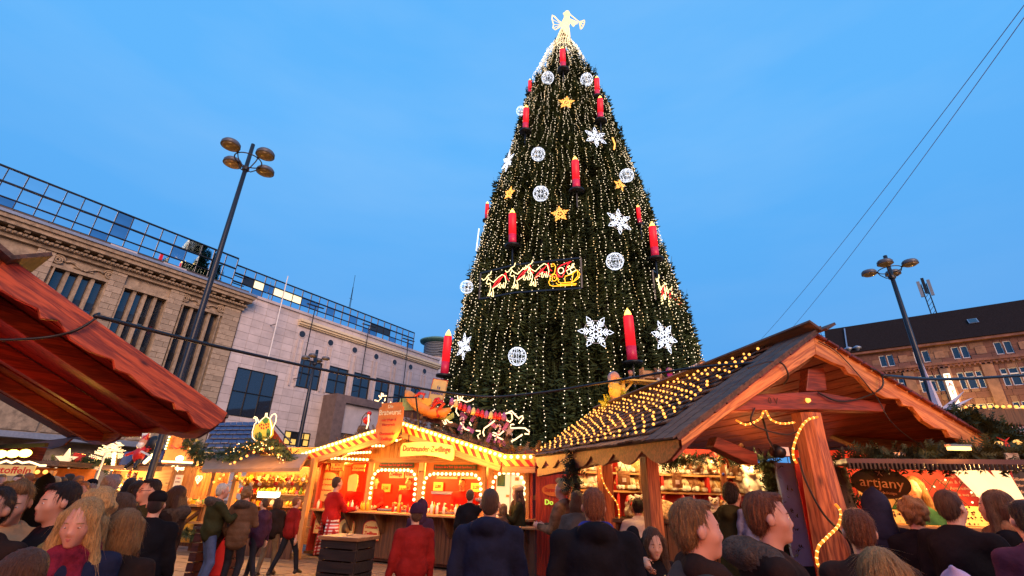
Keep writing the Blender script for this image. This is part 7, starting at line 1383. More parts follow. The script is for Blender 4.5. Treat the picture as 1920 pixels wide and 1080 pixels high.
p = at_dist(123, 862, 22); ls = thing('lit_star', 'cream lit five pointed star on a far stall roof at the left', 'star', p - Vector((0, 0, .0)), radians(10)); MB().prism([((.34 if i % 2 == 0 else .14) * cos(pi / 2 + i * pi / 5), (.34 if i % 2 == 0 else .14) * sin(pi / 2 + i * pi / 5)) for i in range(10)], -.04, .04).build('star', glow('lit cream star', (1, .70, .40), 1.0), ls); MB().beam((0, .05, -.1), (0, .05, -.6), .04, .04).build('support', M_black, ls)
FO = Frame(at_dist(60, 890, 20), radians(5)); FO.o.z = 0; OP = FO.px
po = thing('potato_stall', 'baked potato stall with a cream name board and wavy light rope at the left edge', 'stall', FO.o, FO.rz); z_ = OP(20, 880)[1]
MB().box(OP(-60, 900)[0], OP(88, 900)[0], .2, 2.2, OP(60, 872)[1], OP(60, 862)[1]).build('roof', W_dark, po); sign_board(po, OP(-8, 881, -.2)[0], OP(-8, 881, -.2)[1], 2.0, .28, -.2, M_cream2, [('Ofenkartoffeln', .26, M_letr, 0, .01, 0, 1.85)])
MB().box(OP(-60, 900)[0], OP(94, 900)[0], 1.6, 1.7, 0, z_ + .1).build('back_wall', M_orange, po); MB().box(OP(-60, 900)[0], OP(94, 900)[0], 0, .6, 1.1, 1.18).build('counter_top', W_tanx, po); planks(po, OP(-60, 900)[0], OP(94, 900)[0], 0, 1.1, .05, W_brown, .25, .03, 'front_plank')
for a in (-20, 94): x = OP(a, 900)[0]; MB().box(x - .06, x + .06, -.06, .06, 0, z_).build('post', W_tan, po)
MB().tube([(OP(a, b, -.1)[0], -.1, OP(a, b, -.1)[1]) for a, b in ((0, 868), (12, 864), (22, 868), (32, 864), (42, 868), (55, 866), (65, 869), (75, 873), (86, 873))], .03, 6).build('light_rope', M_neon, po)
for a in (52, 70, 85): bulb(po, (OP(a, 885, -.1)[0], -.1, OP(a, 885, -.1)[1]), .06, False, 'light_bulb')
fl3 = thing('flood_light', 'cluster of three glaring yellow floodlights under the left hut roof', 'lamp', at_dist(18, 852, 9.5), 0)
for k in range(3): MB().ball((-.12 + .16 * k, 0, .01 * k), .065, 12, 8, sc=(1.2, .8, .8)).build('lamp_head', glow('floodlight', (1, .82, .12), 9), fl3, True)
MB().beam((-.3, .1, .1), (.35, .1, .14), .05, .05).build('bar', M_black, fl3); lamp('floodlight', at_dist(20, 850, 9.1), 9, (1, .50, .05), .1)
FU = Frame(at_dist(160, 890, 22), radians(-8)); FU.o.z = 0; UP = FU.px
us = thing('far_stall', 'far orange lit stall with a white awning and bulbs along its roof edge', 'stall', FU.o, FU.rz); x0_, x1_ = UP(128, 900)[0], UP(215, 900)[0]
MB().prism([(UP(140, 884)[0], UP(140, 884)[1]), (UP(205, 883)[0], UP(205, 883)[1]), (UP(205, 876)[0], UP(205, 876)[1]), (UP(185, 875)[0], UP(185, 875)[1])], -.5, 0).build('awning', M_white2, us); MB().box(x0_, x1_, 1.5, 1.56, 0, UP(170, 880)[1]).build('back_wall', M_orange, us); MB().box(x0_, x1_ + .2, -.2, 1.6, UP(170, 868)[1], UP(170, 860)[1]).build('roof', W_dark, us); MB().box(x0_, x1_, 0, .5, 1.1, 1.18).build('counter_top', W_tanx, us); planks(us, x0_, x1_, 0, 1.1, .05, W_brown, .25, .03, 'front_plank')
for a in (128, 214): x = UP(a, 900)[0]; MB().box(x - .06, x + .06, -.06, .06, 0, UP(170, 868)[1]).build('post', W_tan, us)
for k in range(9): bulb(us, (UP(130 + k * 8.5, 880 - k * 1.1, -.3)[0], -.3, UP(130 + k * 8.5, 880 - k * 1.1, -.3)[1]), .05, False, 'light_bulb')
x, z = UP(142, 866, -.3); MB().box(-.22, .22, 0, .05, -.26, .26).build('red_poster', M_redp, us, loc=(x, -.3, z), rot=(0, .12, 0)); MB().beam((UP(158, 862)[0], -.1, UP(158, 862)[1]), (UP(190, 861)[0], -.1, UP(190, 861)[1]), .06, .06).build('red_light_bar', M_nred, us)
for px, pw in ((40, 480), (160, 520)): lamp('far_stall_light', FU.w(UP(px, 900, .2)[0], .0, 2.55), pw, (1, .45, .08), .25)
ug = garland('fir_garland', 'dark fir garland on the roof of the far left stall', [FU.w(UP(a, b, -.3)[0], -.3, UP(a, b, -.3)[1]) for a, b in ((100, 868), (130, 874), (170, 868), (210, 866))], .16, 220, seed=41, L=.3)
# ================================================================== people
M_sk = [mat('fair skin', (.56, .30, .20), .5, var=.08, sss=.12), mat('ruddy skin', (.52, .25, .165), .5, var=.08, sss=.12), mat('tan skin', (.44, .22, .13), .5, var=.08, sss=.12)]
M_lip = mat('lips', (.38, .10, .09), .45, var=.05); M_eyew = mat('eye white', (.7, .66, .6), .2, var=.02); M_iris = mat('dark iris', (.03, .02, .015), .15)
def cloth(name, col, bump=.75, bs=13, var=.3): return mat(name, col, .85, var=var, vs=5, bump=bump, bs=bs, spec=.06)
def hairm(name, col):
    if name in MATS: return MATS[name]
    m = mat(name, col, .5, var=.55, vs=26, bump=.9, bs=60, stretch=(6, 6, .5), spec=.4); return m
H_blond = hairm('blond hair', (.50, .29, .10)); H_dblond = hairm('dark blond hair', (.30, .155, .055)); H_brown = hairm('brown hair', (.085, .040, .018)); H_black = hairm('black hair', (.018, .012, .010)); H_grey = hairm('grey hair', (.36, .31, .26)); H_red = hairm('auburn hair', (.20, .065, .022)); H_wh = hairm('white hair', (.52, .46, .38))
C = dict(black=cloth('black jacket', (.009, .008, .010)), navy=cloth('navy jacket', (.012, .014, .030)), dark=cloth('dark brown jacket', (.026, .015, .012)), brown=cloth('brown quilted jacket', (.13, .072, .042)), olive=cloth('olive coat', (.034, .034, .014)), red=cloth('red jacket', (.20, .012, .010)), beige=cloth('beige jacket', (.42, .28, .14)), grey=cloth('grey coat', (.07, .058, .05)), purple=cloth('plum jacket', (.05, .02, .04)), white=cloth('white shirt', (.66, .60, .50)), magenta=cloth('magenta jacket', (.34, .025, .09)), green=cloth('green sweater', (.035, .12, .065)), lilac=cloth('pale lilac jacket', (.40, .31, .46)), camo=cloth('mottled jacket', (.16, .09, .05), var=.8), blue=cloth('blue hood cloth', (.02, .035, .22)), jeans=cloth('blue jeans', (.07, .10, .19)), dtr=cloth('dark trousers', (.020, .020, .026)), chef=cloth('chef red shirt', (.50, .018, .014), .2), tan=cloth('tan trousers', (.20, .13, .075)), greybl=cloth('blue grey hood', (.13, .15, .24)), khaki=cloth('khaki jacket', (.17, .12, .045)), orange=cloth('rust jacket', (.32, .09, .025)))
M_shoe = mat('dark leather shoe', (.022, .014, .010), .45); M_scarf = cloth('red patterned scarf', (.36, .03, .06), .8, 30, .9); M_leo = cloth('patterned scarf', (.26, .14, .07), .8, 40, .9); M_wool = mat('cream knitted wool', (.56, .40, .20), .95, var=.2, bump=1.0, bs=70); M_fur = mat('dark fur trim', (.07, .045, .03), .95, var=.6, vs=30, bump=1, bs=90); M_bag = mat('red shopping bag', (.62, .02, .016), .4, var=.1)
def check_mat():
    m = bpy.data.materials.new('red white checked cloth'); m.use_nodes = True; nt = m.node_tree; p = nt.nodes['Principled BSDF']; tc = nt.nodes.new('ShaderNodeTexCoord'); sp = nt.nodes.new('ShaderNodeSeparateXYZ'); nt.links.new(tc.outputs['Object'], sp.inputs[0]); outs = []
    for a, f in (('X', 17.0), ('Z', 17.0)):
        ml = nt.nodes.new('ShaderNodeMath'); ml.operation = 'MULTIPLY'; ml.inputs[1].default_value = f; fr = nt.nodes.new('ShaderNodeMath'); fr.operation = 'FRACT'; gt = nt.nodes.new('ShaderNodeMath'); gt.operation = 'GREATER_THAN'; gt.inputs[1].default_value = .5; nt.links.new(sp.outputs[a], ml.inputs[0]); nt.links.new(ml.outputs[0], fr.inputs[0]); nt.links.new(fr.outputs[0], gt.inputs[0]); outs.append(gt)
    ad = nt.nodes.new('ShaderNodeMath'); ad.operation = 'ADD'; nt.links.new(outs[0].outputs[0], ad.inputs[0]); nt.links.new(outs[1].outputs[0], ad.inputs[1]); dv = nt.nodes.new('ShaderNodeMath'); dv.operation = 'MULTIPLY'; dv.inputs[1].default_value = .5; nt.links.new(ad.outputs[0], dv.inputs[0])
    r = nt.nodes.new('ShaderNodeValToRGB'); r.color_ramp.interpolation = 'CONSTANT'; r.color_ramp.elements[0].color = (.75, .62, .55, 1); r.color_ramp.elements[1].position = .25; r.color_ramp.elements[1].color = (.52, .06, .05, 1); e = r.color_ramp.elements.new(.75); e.color = (.42, .01, .012, 1); nt.links.new(dv.outputs[0], r.inputs[0]); nt.links.new(r.outputs[0], p.inputs['Base Color']); p.inputs['Roughness'].default_value = .85; return m
M_check = check_mat()
def ik(a, b, l1, l2, hint):
    a, b, hint = np.array(a, float), np.array(b, float), np.array(hint, float); d = b - a; L = np.linalg.norm(d); L2 = min(L, (l1 + l2) * .995); d = d / max(L, 1e-6); b = a + d * L2
    x = (l1 * l1 - l2 * l2 + L2 * L2) / (2 * L2); h = sqrt(max(0, l1 * l1 - x * x)); p = hint - d * (hint @ d); p = p / max(np.linalg.norm(p), 1e-6); return a + d * x + p * h, b
def wrinkle(seed, amp, puff=0.0):
    ph = np.random.default_rng(seed).uniform(0, 6.28, 8)
    def f(V, mi):
        V = V.copy(); c = np.array([0, 0, 0.0]); r = V[:, :2]; n = np.linalg.norm(r, axis=1, keepdims=True) + 1e-6
        w = amp * (np.sin(V[:, 2] * 31 + 3.1 * np.sin(V[:, 0] * 9 + ph[0]) + ph[1]) * .5 + np.sin(V[:, 2] * 17 + V[:, 0] * 22 + ph[2]) * .35 + np.sin(V[:, 1] * 27 - V[:, 2] * 11 + ph[3]) * .35)
        if puff: w = w * .5 + puff * (np.abs(np.sin(V[:, 2] * 29 + ph[4])) - .6)
        V[:, :2] += r / n * w[:, None]; return V
    return f
PN = [0]
def person(label, px, py, D, face=0, jacket='black', trousers='dtr', hair='short', hm=None, sk=0, near=False, hem=.80, lean=0, head=(0, 0), rh=None, lh=None, stride=0, build=1.0, hood=None, collar=True, scarf=None, hat=None, hatm=None, puff=0, H=None, vox=None, apron=False, glasses=False, beard=None, seat=False, skirt=False, base=0.0, fur=False):
    """px,py: top of the head in the photograph, D metres away; face: 0 looks away from the camera, 180 towards it, 90 to the left, -90 to the right"""
    PN[0] += 1; seed = PN[0]; R = random.Random(seed * 13); top_ = at_dist(px, py, D); cap_h = .03 if hat else 0
    if H is None: H = min(1.96, max(1.5, (top_.z - base - cap_h) / max(.75, cos(radians(abs(lean)) * .8))))
    k = H / 1.75; az = atan2(top_.x, top_.y); loc = Vector((top_.x, top_.y, base))
    root = thing('person', label, 'person', loc, -az + radians(face), 'people in the market crowd')
    vox = vox or (.0105 if near and D < 5 else .0135 if near else .014 if D < 7 else .018); P0 = np.array([0, 0, .93]); A = np.array([0., 0, 0])
    Rb = _rot(x=radians(-lean)); U = lambda v: Rb @ (np.array(v, float) - P0) + P0
    sh = .185 * build; S = {s: U((s * sh, 0, 1.395)) for s in (-1, 1)}
    hands = {-1: lh if lh is not None else (-.27 * build, .04 + R.uniform(-.05, .1), .80), 1: rh if rh is not None else (.27 * build, .04 + R.uniform(-.05, .1), .80)}
    E = {}; W_ = {}
    for s in (-1, 1): E[s], W_[s] = ik(S[s], U(hands[s]) , .30, .27, (s * .5, -1, -.35))
    feet = {-1: (-.10, -stride / 2, .085), 1: (.10, stride / 2, .085)}; K = {}; F_ = {}
    for s in (-1, 1): K[s], F_[s] = ik((s * .092, 0, .92), feet[s], .43, .425, (s * .12, 1, 0))
    mats = [M_sk[sk], C[trousers], M_shoe, M_lip, M_eyew, M_iris, hm or H_brown]
    b = Body()
    # legs, hips, trunk
    for s in (-1, 1):
        b.cap((s * .092, 0, .92), K[s], .092 * build, .062, 1, .03).cap(K[s], F_[s], .064, .050, 1, .02).cap(F_[s] + A, F_[s] + np.array([s * .02, .13, -.052]), .046, .034, 2, .02).ell(F_[s] + np.array([0, -.025, -.045]), (.042, .05, .04), 2, .02)
    b.ell((0, 0, .95), (.165 * build, .115, .12), 1, .04).cap((0, 0, .98), U((0, 0, 1.32)), .13, .14, 1, .05)
    b.cap(U((-sh * .7, 0, 1.36)), U((sh * .7, 0, 1.36)), .075, .075, 0, .04).cap(U((0, -.005, 1.38)), U((0, .015, 1.53)), .062, .052, 0, .03)
    for s in (-1, 1):
        b.cap(S[s], E[s], .05, .042, 0, .02).cap(E[s], W_[s], .042, .030, 0, .02)
        d = (W_[s] - E[s]); d /= np.linalg.norm(d); pn = np.cross(d, (0, 0, 1)); pn = pn / max(np.linalg.norm(pn), 1e-3); pn = pn * (1 if True else 1); t_ = np.cross(pn, d); spread = t_ if abs(d[2]) < .8 else np.array([0, 1., 0]) - d * d[1]; spread /= max(np.linalg.norm(spread), 1e-6); nrm = np.cross(d, spread) * s
        pc = W_[s] + d * .05; b.cap(W_[s] + d * .015, W_[s] + d * .075, .026, .034, 0, .015).cap(pc - spread * .018, pc + spread * .018, .026, .026, 0, .012)
        fr = max(.0085, vox * .62)
        for q, ln in enumerate((.070, .080, .075, .058)):
            f0 = W_[s] + d * .092 + spread * (.030 - .020 * q); f1 = f0 + d * ln * .5 - nrm * ln * .18; f2 = f1 + d * ln * .32 - nrm * ln * .42; b.cap(f0, f1, fr, fr * .95, 0, .004).cap(f1, f2, fr * .95, fr * .85, 0, .002)
        t0 = W_[s] + d * .035 + spread * .034; t1 = t0 + d * .03 + spread * .026 - nrm * .012; b.cap(t0, t1, fr * 1.15, fr, 0, .008).cap(t1, t1 + d * .032 - nrm * .012, fr, fr * .85, 0, .003)
    # head, built looking along +y and then turned
    n0 = len(b.p); hc = U((0, .025, 1.625)); o_ = lambda x, y, z: hc + np.array([x, y, z])
    b.ell(o_(0, -.012, .028), (.075, .094, .098), 0, .02).ell(o_(0, .030, -.030), (.060, .064, .088), 0, .03).ell(o_(0, .070, -.092), (.024, .022, .019), 0, .025).cap(o_(-.028, .066, .024), o_(.028, .066, .024), .016, .016, 0, .02)
    b.ell(o_(0, .072, -.056), (.026, .022, .024), 0, .02)
    for s in (-1, 1): b.ell(o_(s * .040, .056, -.022), (.024, .022, .026), 0, .025).ell(o_(s * .079, -.010, -.008), (.009, .021, .032), 0, .006).ell(o_(s * .086, -.014, -.004), (.006, .017, .025), 0, .004)
    b.cap(o_(0, .084, .014), o_(0, .100, -.022), .0085, .0125, 0, .014).ell(o_(-.011, .096, -.030), (.009, .010, .0075), 0, .008).ell(o_(.011, .096, -.030), (.009, .010, .0075), 0, .008)
    if near or D < 9:
        b.ell(o_(0, .0865, -.0535), (.019, .006, .0045), 0, .004).ell(o_(0, .0865, -.0625), (.015, .007, .0055), 0, .004)
        for s in (-1, 1): b.cap(o_(s * .018, .0825, .0125), o_(s * .045, .073, .0115), .0050, .0042, 0, .003).cap(o_(s * .019, .081, -.003), o_(s * .043, .073, -.002), .0042, .0036, 0, .003)
    if beard: b.ell(o_(0, .050, -.075), (.048, .040, .040), 6, .008)
    HR = Rb @ _rot(z=radians(head[0])) @ _rot(x=radians(head[1])); piv = U((0, .0, 1.545)); b.xform(n0, HR, piv); hx = lambda v: tuple(HR @ (hc + np.array(v) - piv) + piv)
    sc = lambda me: None
    if near or D < 9:
        for s in (-1, 1):
            e = MB().ball((0, 0, 0), .0105, 10, 8, 0).ball((0, .0062, 0), .0062, 8, 6, 1).build('eye', [M_eyew, M_iris], root, True); e.location = Vector(hx((s * .031, .0785, .005))) * k; e.scale = (k * 1.0, k, k * .52); e.rotation_euler = Matrix(HR.tolist()).to_euler()
            MB().tube([hx(p) for p in ((s * .016, .0865, .0255), (s * .032, .0845, .0300), (s * .049, .0725, .0260))], [.0030, .0036, .0018], 5).build('eyebrow', hm or H_brown, root, True).scale = (k,) * 3
        MB().tube([hx(p) for p in ((-.023, .0855, -.0565), (-.008, .0955, -.0545), (0, .0965, -.0555), (.008, .0955, -.0545), (.023, .0855, -.0565))], [.0015, .0036, .0036, .0036, .0015], 6).tube([hx(p) for p in ((-.020, .0860, -.0590), (0, .0970, -.0640), (.020, .0860, -.0590))], [.0015, .0046, .0015], 6).build('lips', M_lip, root, True).scale = (k,) * 3
    bodyo = link_mesh('body', b.mesh('body', mats, vox), root); bodyo.scale = (k,) * 3
    # jacket
    jm = C[jacket]; j = Body(); hz = hem
    j.cap(U((-sh * .66, -.01, 1.385)), U((sh * .66, -.01, 1.385)), .080, .080, 0, .06).cap(U((0, 0, 1.30)), U((0, .005, 1.08)), .165 * build, .160 * build, 0, .06).ell(U((0, .02, 1.26)), (.190 * build, .140, .18), 0, .06)
    lowr = (.182 if not skirt else .22) * build; j.ell((0, .0, 1.0), (.195 * build, .150, .16), 0, .06).cap((-.055, 0, 1.0), (-.055, 0, hz + .11), .135 * build, .128 * build, 0, .05).cap((.055, 0, 1.0), (.055, 0, hz + .11), .135 * build, .128 * build, 0, .05)
    for s in (-1, 1):
        wv = W_[s] + (E[s] - W_[s]) * .06; j.cap(S[s], E[s], .067 * build, .057, 0, .04).cap(E[s], wv, .057, .044, 0, .02)
    if collar: j.cap(U((-.045, -.03, 1.45)), U((.045, -.03, 1.45)), .062, .062, 0, .03).cap(U((-.05, .04, 1.44)), U((.05, .04, 1.44)), .04, .04, 0, .03)
    if fur or hood == 'down': j.ell(U((0, -.115, 1.455)), (.145, .080, .085), 1, .03).cap(U((-.12, -.02, 1.455)), U((0, -.17, 1.47)), .050, .060, 1, .03).cap(U((.12, -.02, 1.455)), U((0, -.17, 1.47)), .050, .060, 1, .03)
    jo = link_mesh('jacket', j.mesh('jacket', [jm, M_fur if fur else jm], max(.016, vox * 1.6), wrinkle(seed, .011, puff)), root); jo.scale = (k,) * 3
    # hair / headgear
    h = Body(); mm = hm or H_brown
    if hood == 'up':
        h.ell(hx((0, -.022, .015)), (.112, .118, .138), 0, .03).cap(hx((0, -.06, -.06)), U((0, -.06, 1.44)), .10, .12, 0, .04).cap(hx((0, -.06, .10)), hx((0, -.09, .16)), .05, .02, 0, .04); ho = 'hood'
        link_mesh('hood', h.mesh('hood', jm if hatm is None else hatm, vox), root).scale = (k,) * 3; h = None
    elif hair == 'short': h.ell(hx((0, -.030, .042)), (.081, .095, .095), 0, .02).ell(hx((0, -.056, -.01)), (.072, .056, .075), 0, .02).ell(hx((0, .040, .107)), (.050, .032, .020), 0, .02)
    elif hair == 'shaved': h.ell(hx((0, -.020, .034)), (.0775, .094, .0955), 0, .01).ell(hx((0, -.05, -.015)), (.068, .054, .07), 0, .02)
    elif hair == 'quiff': h.ell(hx((0, -.026, .042)), (.081, .094, .095), 0, .02).ell(hx((0, -.05, -.01)), (.072, .055, .07), 0, .02).cap(hx((-.03, .05, .112)), hx((.035, .05, .118)), .030, .032, 0, .02).cap(hx((0, -.03, .125)), hx((0, .05, .118)), .03, .03, 0, .02)
    elif hair == 'bob':
        h.ell(hx((0, -.030, .042)), (.090, .104, .100), 0, .02).ell(hx((0, -.055, -.045)), (.098, .064, .105), 0, .03)
        for s in (-1, 1): h.cap(hx((s * .074, .018, .04)), hx((s * .086, .012, -.105)), .036, .034, 0, .03).cap(hx((s * .05, -.06, -.05)), hx((s * .062, -.055, -.135)), .05, .035, 0, .03)
    elif hair == 'long':
        h.ell(hx((0, -.032, .044)), (.088, .102, .098), 0, .02).ell(hx((0, -.062, -.06)), (.090, .058, .12), 0, .03)
        for s in (-1, 1): h.chain([hx((s * .072, .022, .05)), hx((s * .086, .020, -.08)), U((s * .115, .045, 1.40)), U((s * .12, .09, 1.27))], [.032, .036, .040, .022], 0, .03)
        for q in (-.07, -.025, .025, .07): h.chain([hx((q, -.085, -.02)), U((q * 1.3, -.105, 1.44)), U((q * 1.4, -.125, 1.26))], [.042, .044, .022], 0, .02)
    elif hair == 'curly':
        h.ell(hx((0, -.025, .035)), (.094, .104, .100), 0, .02); Rc = random.Random(seed)
        for q in range(46):
            v = np.array([Rc.gauss(0, 1), Rc.gauss(-.35, 1), Rc.gauss(.35, .9)]); v /= np.linalg.norm(v)
            if v[1] > .55 and v[2] < .6: continue
            h.ell(hx((v[0] * .092, -.022 + v[1] * .104, .03 + v[2] * .108)), (.026,) * 3, 0, .006)
    elif hair == 'bun': h.ell(hx((0, -.022, .040)), (.082, .097, .096), 0, .02).ell(hx((0, -.055, -.01)), (.072, .058, .075), 0, .02).ell(hx((0, -.105, .075)), (.05, .045, .045), 0, .015)
    if h is not None and h.p:
        def hn(V, mi, sd=seed):
            V = V.copy(); c_ = np.array(hx((0, -.02, .0))); q = V - c_[None]; an = np.arctan2(q[:, 0], q[:, 1]); rr_ = np.linalg.norm(q, axis=1, keepdims=True) + 1e-6; w = .0024 * np.sin(an * 24 + q[:, 2] * 12 + sd) + .002 * np.sin(an * 41 + q[:, 2] * 20); V += q / rr_ * w[:, None]; return V
        hm_ = h.mesh('hair', mm, vox * .9, hn if hair not in ('shaved', 'curly') else None); hobj = link_mesh('hair', hm_, root); hobj.scale = (k,) * 3
        if near and D < 8 and hair != 'shaved':
            nv = len(hm_.vertices); co = np.empty(nv * 3, np.float32); hm_.vertices.foreach_get('co', co); co = co.reshape(-1, 3); no = np.empty(nv * 3, np.float32); hm_.vertices.foreach_get('normal', no); no = no.reshape(-1, 3)
            g_ = np.random.default_rng(seed); n_ = 1500 if D < 5 else 600; ii = g_.integers(0, nv, n_); p = co[ii]; nn = no[ii]; cr = np.array(hx((.01, -.05, .15))); lng = {'long': .13, 'bob': .10, 'curly': .035, 'bun': .06}.get(hair, .042); T = p - cr; T[:, 2] -= .05 if hair in ('long', 'bob') else .0
            V = []; Lh = lng * g_.uniform(.5, 1.2, n_)[:, None]; q = p + nn * .0015; jit = g_.normal(0, .16, (n_, 3)); wv = .0011 if D < 5 else .0016
            for s_ in range(4):
                T = T - (T * nn).sum(1, keepdims=True) * nn; T /= np.linalg.norm(T, axis=1, keepdims=True) + 1e-6; sd = np.cross(T, nn); w_ = wv * (1.1 - s_ * .33); V.append(np.stack([q - sd * w_, q + sd * w_], 1)); T = T + jit * .5 + np.array([0, 0, -.12 if hair in ('long', 'bob') else -.03]); q = q + T / (np.linalg.norm(T, axis=1, keepdims=True) + 1e-6) * Lh / 3 + nn * g_.uniform(-.0005, .0035, n_)[:, None]
            V = np.stack(V, 1).reshape(-1, 3); b0 = (np.arange(n_) * 8)[:, None]; Fq = np.concatenate([b0 + np.array([[2 * j_, 2 * j_ + 1, 2 * j_ + 3, 2 * j_ + 2]]) for j_ in range(3)]); tag(link_mesh('hair_strands', np_mesh('hair_strands', V, Fq, mm), hobj), kind='stuff')
    if hat:
        g = Body(); hmt = hatm or C['black']
        if hat == 'beret': g.ell(hx((0, -.022, .105)), (.125, .130, .062), 0, .03).cap(hx((-.06, .03, .065)), hx((.06, .03, .065)), .04, .04, 0, .03).ell(hx((0, -.02, .07)), (.094, .108, .05), 0, .02)
        elif hat == 'cap': g.ell(hx((0, -.018, .070)), (.090, .105, .078), 0, .02).ell(hx((0, .110, .055)), (.066, .06, .012), 0, .02)
        elif hat == 'beanie': g.ell(hx((0, -.020, .070)), (.092, .106, .092), 0, .02).ell(hx((0, -.022, .035)), (.096, .110, .034), 0, .012)
        elif hat == 'santa': g.ell(hx((0, -.02, .05)), (.098, .112, .036), 1, .01).cap(hx((0, -.02, .07)), hx((.03, -.06, .20)), .085, .03, 0, .02).cap(hx((.03, -.06, .20)), hx((.09, -.10, .15)), .03, .015, 0, .02).ell(hx((.10, -.1, .14)), (.03,) * 3, 1, .01)
        link_mesh('hat', g.mesh('hat', [hmt, M_white2], vox), root).scale = (k,) * 3
    if scarf:
        g = Body(); g.cap(U((-.07, -.02, 1.475)), U((.07, -.02, 1.475)), .062, .062, 0, .03).cap(U((-.07, .05, 1.455)), U((.07, .055, 1.455)), .055, .055, 0, .03).cap(U((-.04, .10, 1.43)), U((-.06, .145, 1.20)), .05, .045, 0, .03).cap(U((.05, .10, 1.43)), U((.04, .150, 1.26)), .045, .04, 0, .03)
        link_mesh('scarf', g.mesh('scarf', scarf, vox, wrinkle(seed + 99, .008)), root).scale = (k,) * 3
    if apron:
        g = MB(); n = 14; rings = []
        for z, rx_, ry_ in ((1.04, .20, .165), (.9, .205, .18), (.7, .215, .20), (.5, .225, .215), (.34, .23, .22)): rings.append([(rx_ * sin(q), ry_ * cos(q) + .01 * sin(q * 9), z) for q in np.linspace(-2.5, 2.5, n)])
        for i in range(len(rings) - 1): g.add(rings[i] + rings[i + 1], [(q, q + 1, q + n + 1, q + n) for q in range(n - 1)])
        ao = g.build('apron', M_check, root, True); ao.scale = (k,) * 3; so = ao.modifiers.new('cloth', 'SOLIDIFY'); so.thickness = .008
    if glasses:
        g = MB()
        for s in (-1, 1): c0 = (s * .031, .101, .004); g.tube([hx((c0[0] + .021 * cos(q), c0[1] - .006 * abs(cos(q)), c0[2] + .015 * sin(q))) for q in np.linspace(0, 2 * pi, 13)[:-1]], .0022, 4, closed=True).tube([hx((s * .052, .093, .008)), hx((s * .08, 0, .008))], .002, 4)
        g.tube([hx((-.010, .103, .006)), hx((.010, .103, .006))], .002, 4); g.build('glasses', M_black, root).scale = (k,) * 3
    return root, dict(R=W_[1] * k, L=W_[-1] * k, root=root)
def hand_at(info, s, dz=0.0):
    r = info['root']; v = info['R' if s > 0 else 'L']; c_, s_ = cos(r.rotation_euler[2]), sin(r.rotation_euler[2]); return Vector((r.location.x + v[0] * c_ - v[1] * s_, r.location.y + v[0] * s_ + v[1] * c_, r.location.z + v[2] + dz))
UPR, UPL = (.12, .36, 1.22), (-.12, .36, 1.20)
# ---- left group, close
person('young man in beige with a fair quiff looking down at his hands, left edge', 47, 902, 4.7, 170, 'beige', hair='quiff', hm=H_dblond, sk=0, near=True, rh=(.08, .34, 1.12), lh=(-.10, .33, 1.14), head=(0, -18), hem=.84)
person('dark haired person in a dark jacket cut off by the left picture edge', 4, 915, 4.2, 150, 'dark', hair='short', hm=H_black, sk=2, near=True)
p_, i_ = person('man in a black jacket with short dark hair and a hand held forward, left', 132, 905, 4.6, 118, 'black', hair='short', hm=H_black, sk=1, near=True, lh=(-.10, .42, 1.06), rh=(.2, .3, 1.0), head=(-8, -5))
person('blond long haired woman with a red patterned scarf, facing forward at lower left', 172, 936, 3.8, 172, 'navy', hair='long', hm=H_blond, sk=1, near=True, scarf=M_scarf, head=(-12, -14), hem=.7)
person('woman with piled curly blond hair behind the scarf woman', 192, 920, 4.3, 20, 'khaki', hair='curly', hm=H_blond, near=False)
person('woman with a chin length blond bob seen from behind, lower left', 242, 957, 3.95, -12, 'dark', hair='bob', hm=H_dblond, near=True, hem=.7, puff=.006)
person('dark haired woman in profile behind the bob haired woman', 233, 926, 5.0, -60, 'beige', hair='bob', hm=H_brown, near=True)
person('man in a black coat and black cap seen from behind, left of the open pavement', 301, 917, 6.3, -8, 'black', hair='shaved', hm=H_black, hat='cap', hatm=C['black'], near=True, hem=.62, build=1.08)
person('man with glasses and dark hair looking left above the black capped man', 289, 899, 7.2, 115, 'olive', hair='short', hm=H_black, sk=0, near=True, glasses=True)
person('person in a dark fur collared coat behind the black capped man', 335, 912, 7.4, 60, 'dark', hair='long', hm=H_brown, fur=True)
person('person in a magenta jacket with curly hair near the left lamp post', 212, 893, 9.0, 10, 'magenta', hair='curly', hm=H_grey, hat=None)
person('person in a red patched green jacket walking at the lower left corner', 60, 1018, 3.0, 40, 'olive', hair='bob', hm=H_brown, H=1.45, hood='down', hem=.7)
# ---- the far crowd on the left
crowd = [('brown curls and a dark jacket', 20, 905, 9, 20, 'dark', 'curly', H_brown), ('fair hair and a khaki jacket', 72, 897, 10.5, 160, 'khaki', 'short', H_dblond), ('a white and dark headscarf hood', 90, 893, 10, 0, 'black', 'short', H_black), ('a yellow lit beanie', 105, 893, 11.5, 200, 'khaki', 'short', H_blond), ('dark hair and a rust jacket', 118, 895, 12.5, 40, 'orange', 'short', H_brown), ('a rust jacket near the far stall', 150, 893, 13, -30, 'orange', 'short', H_red), ('fair hair holding a cup', 158, 903, 8.5, 150, 'olive', 'short', H_dblond), ('a grey cap and dark coat', 176, 896, 12, 10, 'black', 'short', H_grey), ('brown hair and a brown jacket', 222, 890, 12, 30, 'brown', 'short', H_brown), ('a dark coat under the kiosk', 248, 897, 11, -20, 'dark', 'bob', H_black), ('long brown hair and a dark coat by the sweets stall', 262, 902, 9.5, 50, 'dark', 'long', H_brown), ('light hair in the far crowd', 5, 890, 13, 190, 'khaki', 'short', H_blond), ('an orange jacket in the far crowd', 38, 890, 14, 170, 'orange', 'short', H_brown), ('a brown jacket in the far crowd', 56, 888, 15, 30, 'brown', 'bob', H_red), ('a dark jacket in the far crowd', 133, 889, 15, 60, 'dark', 'short', H_black)]
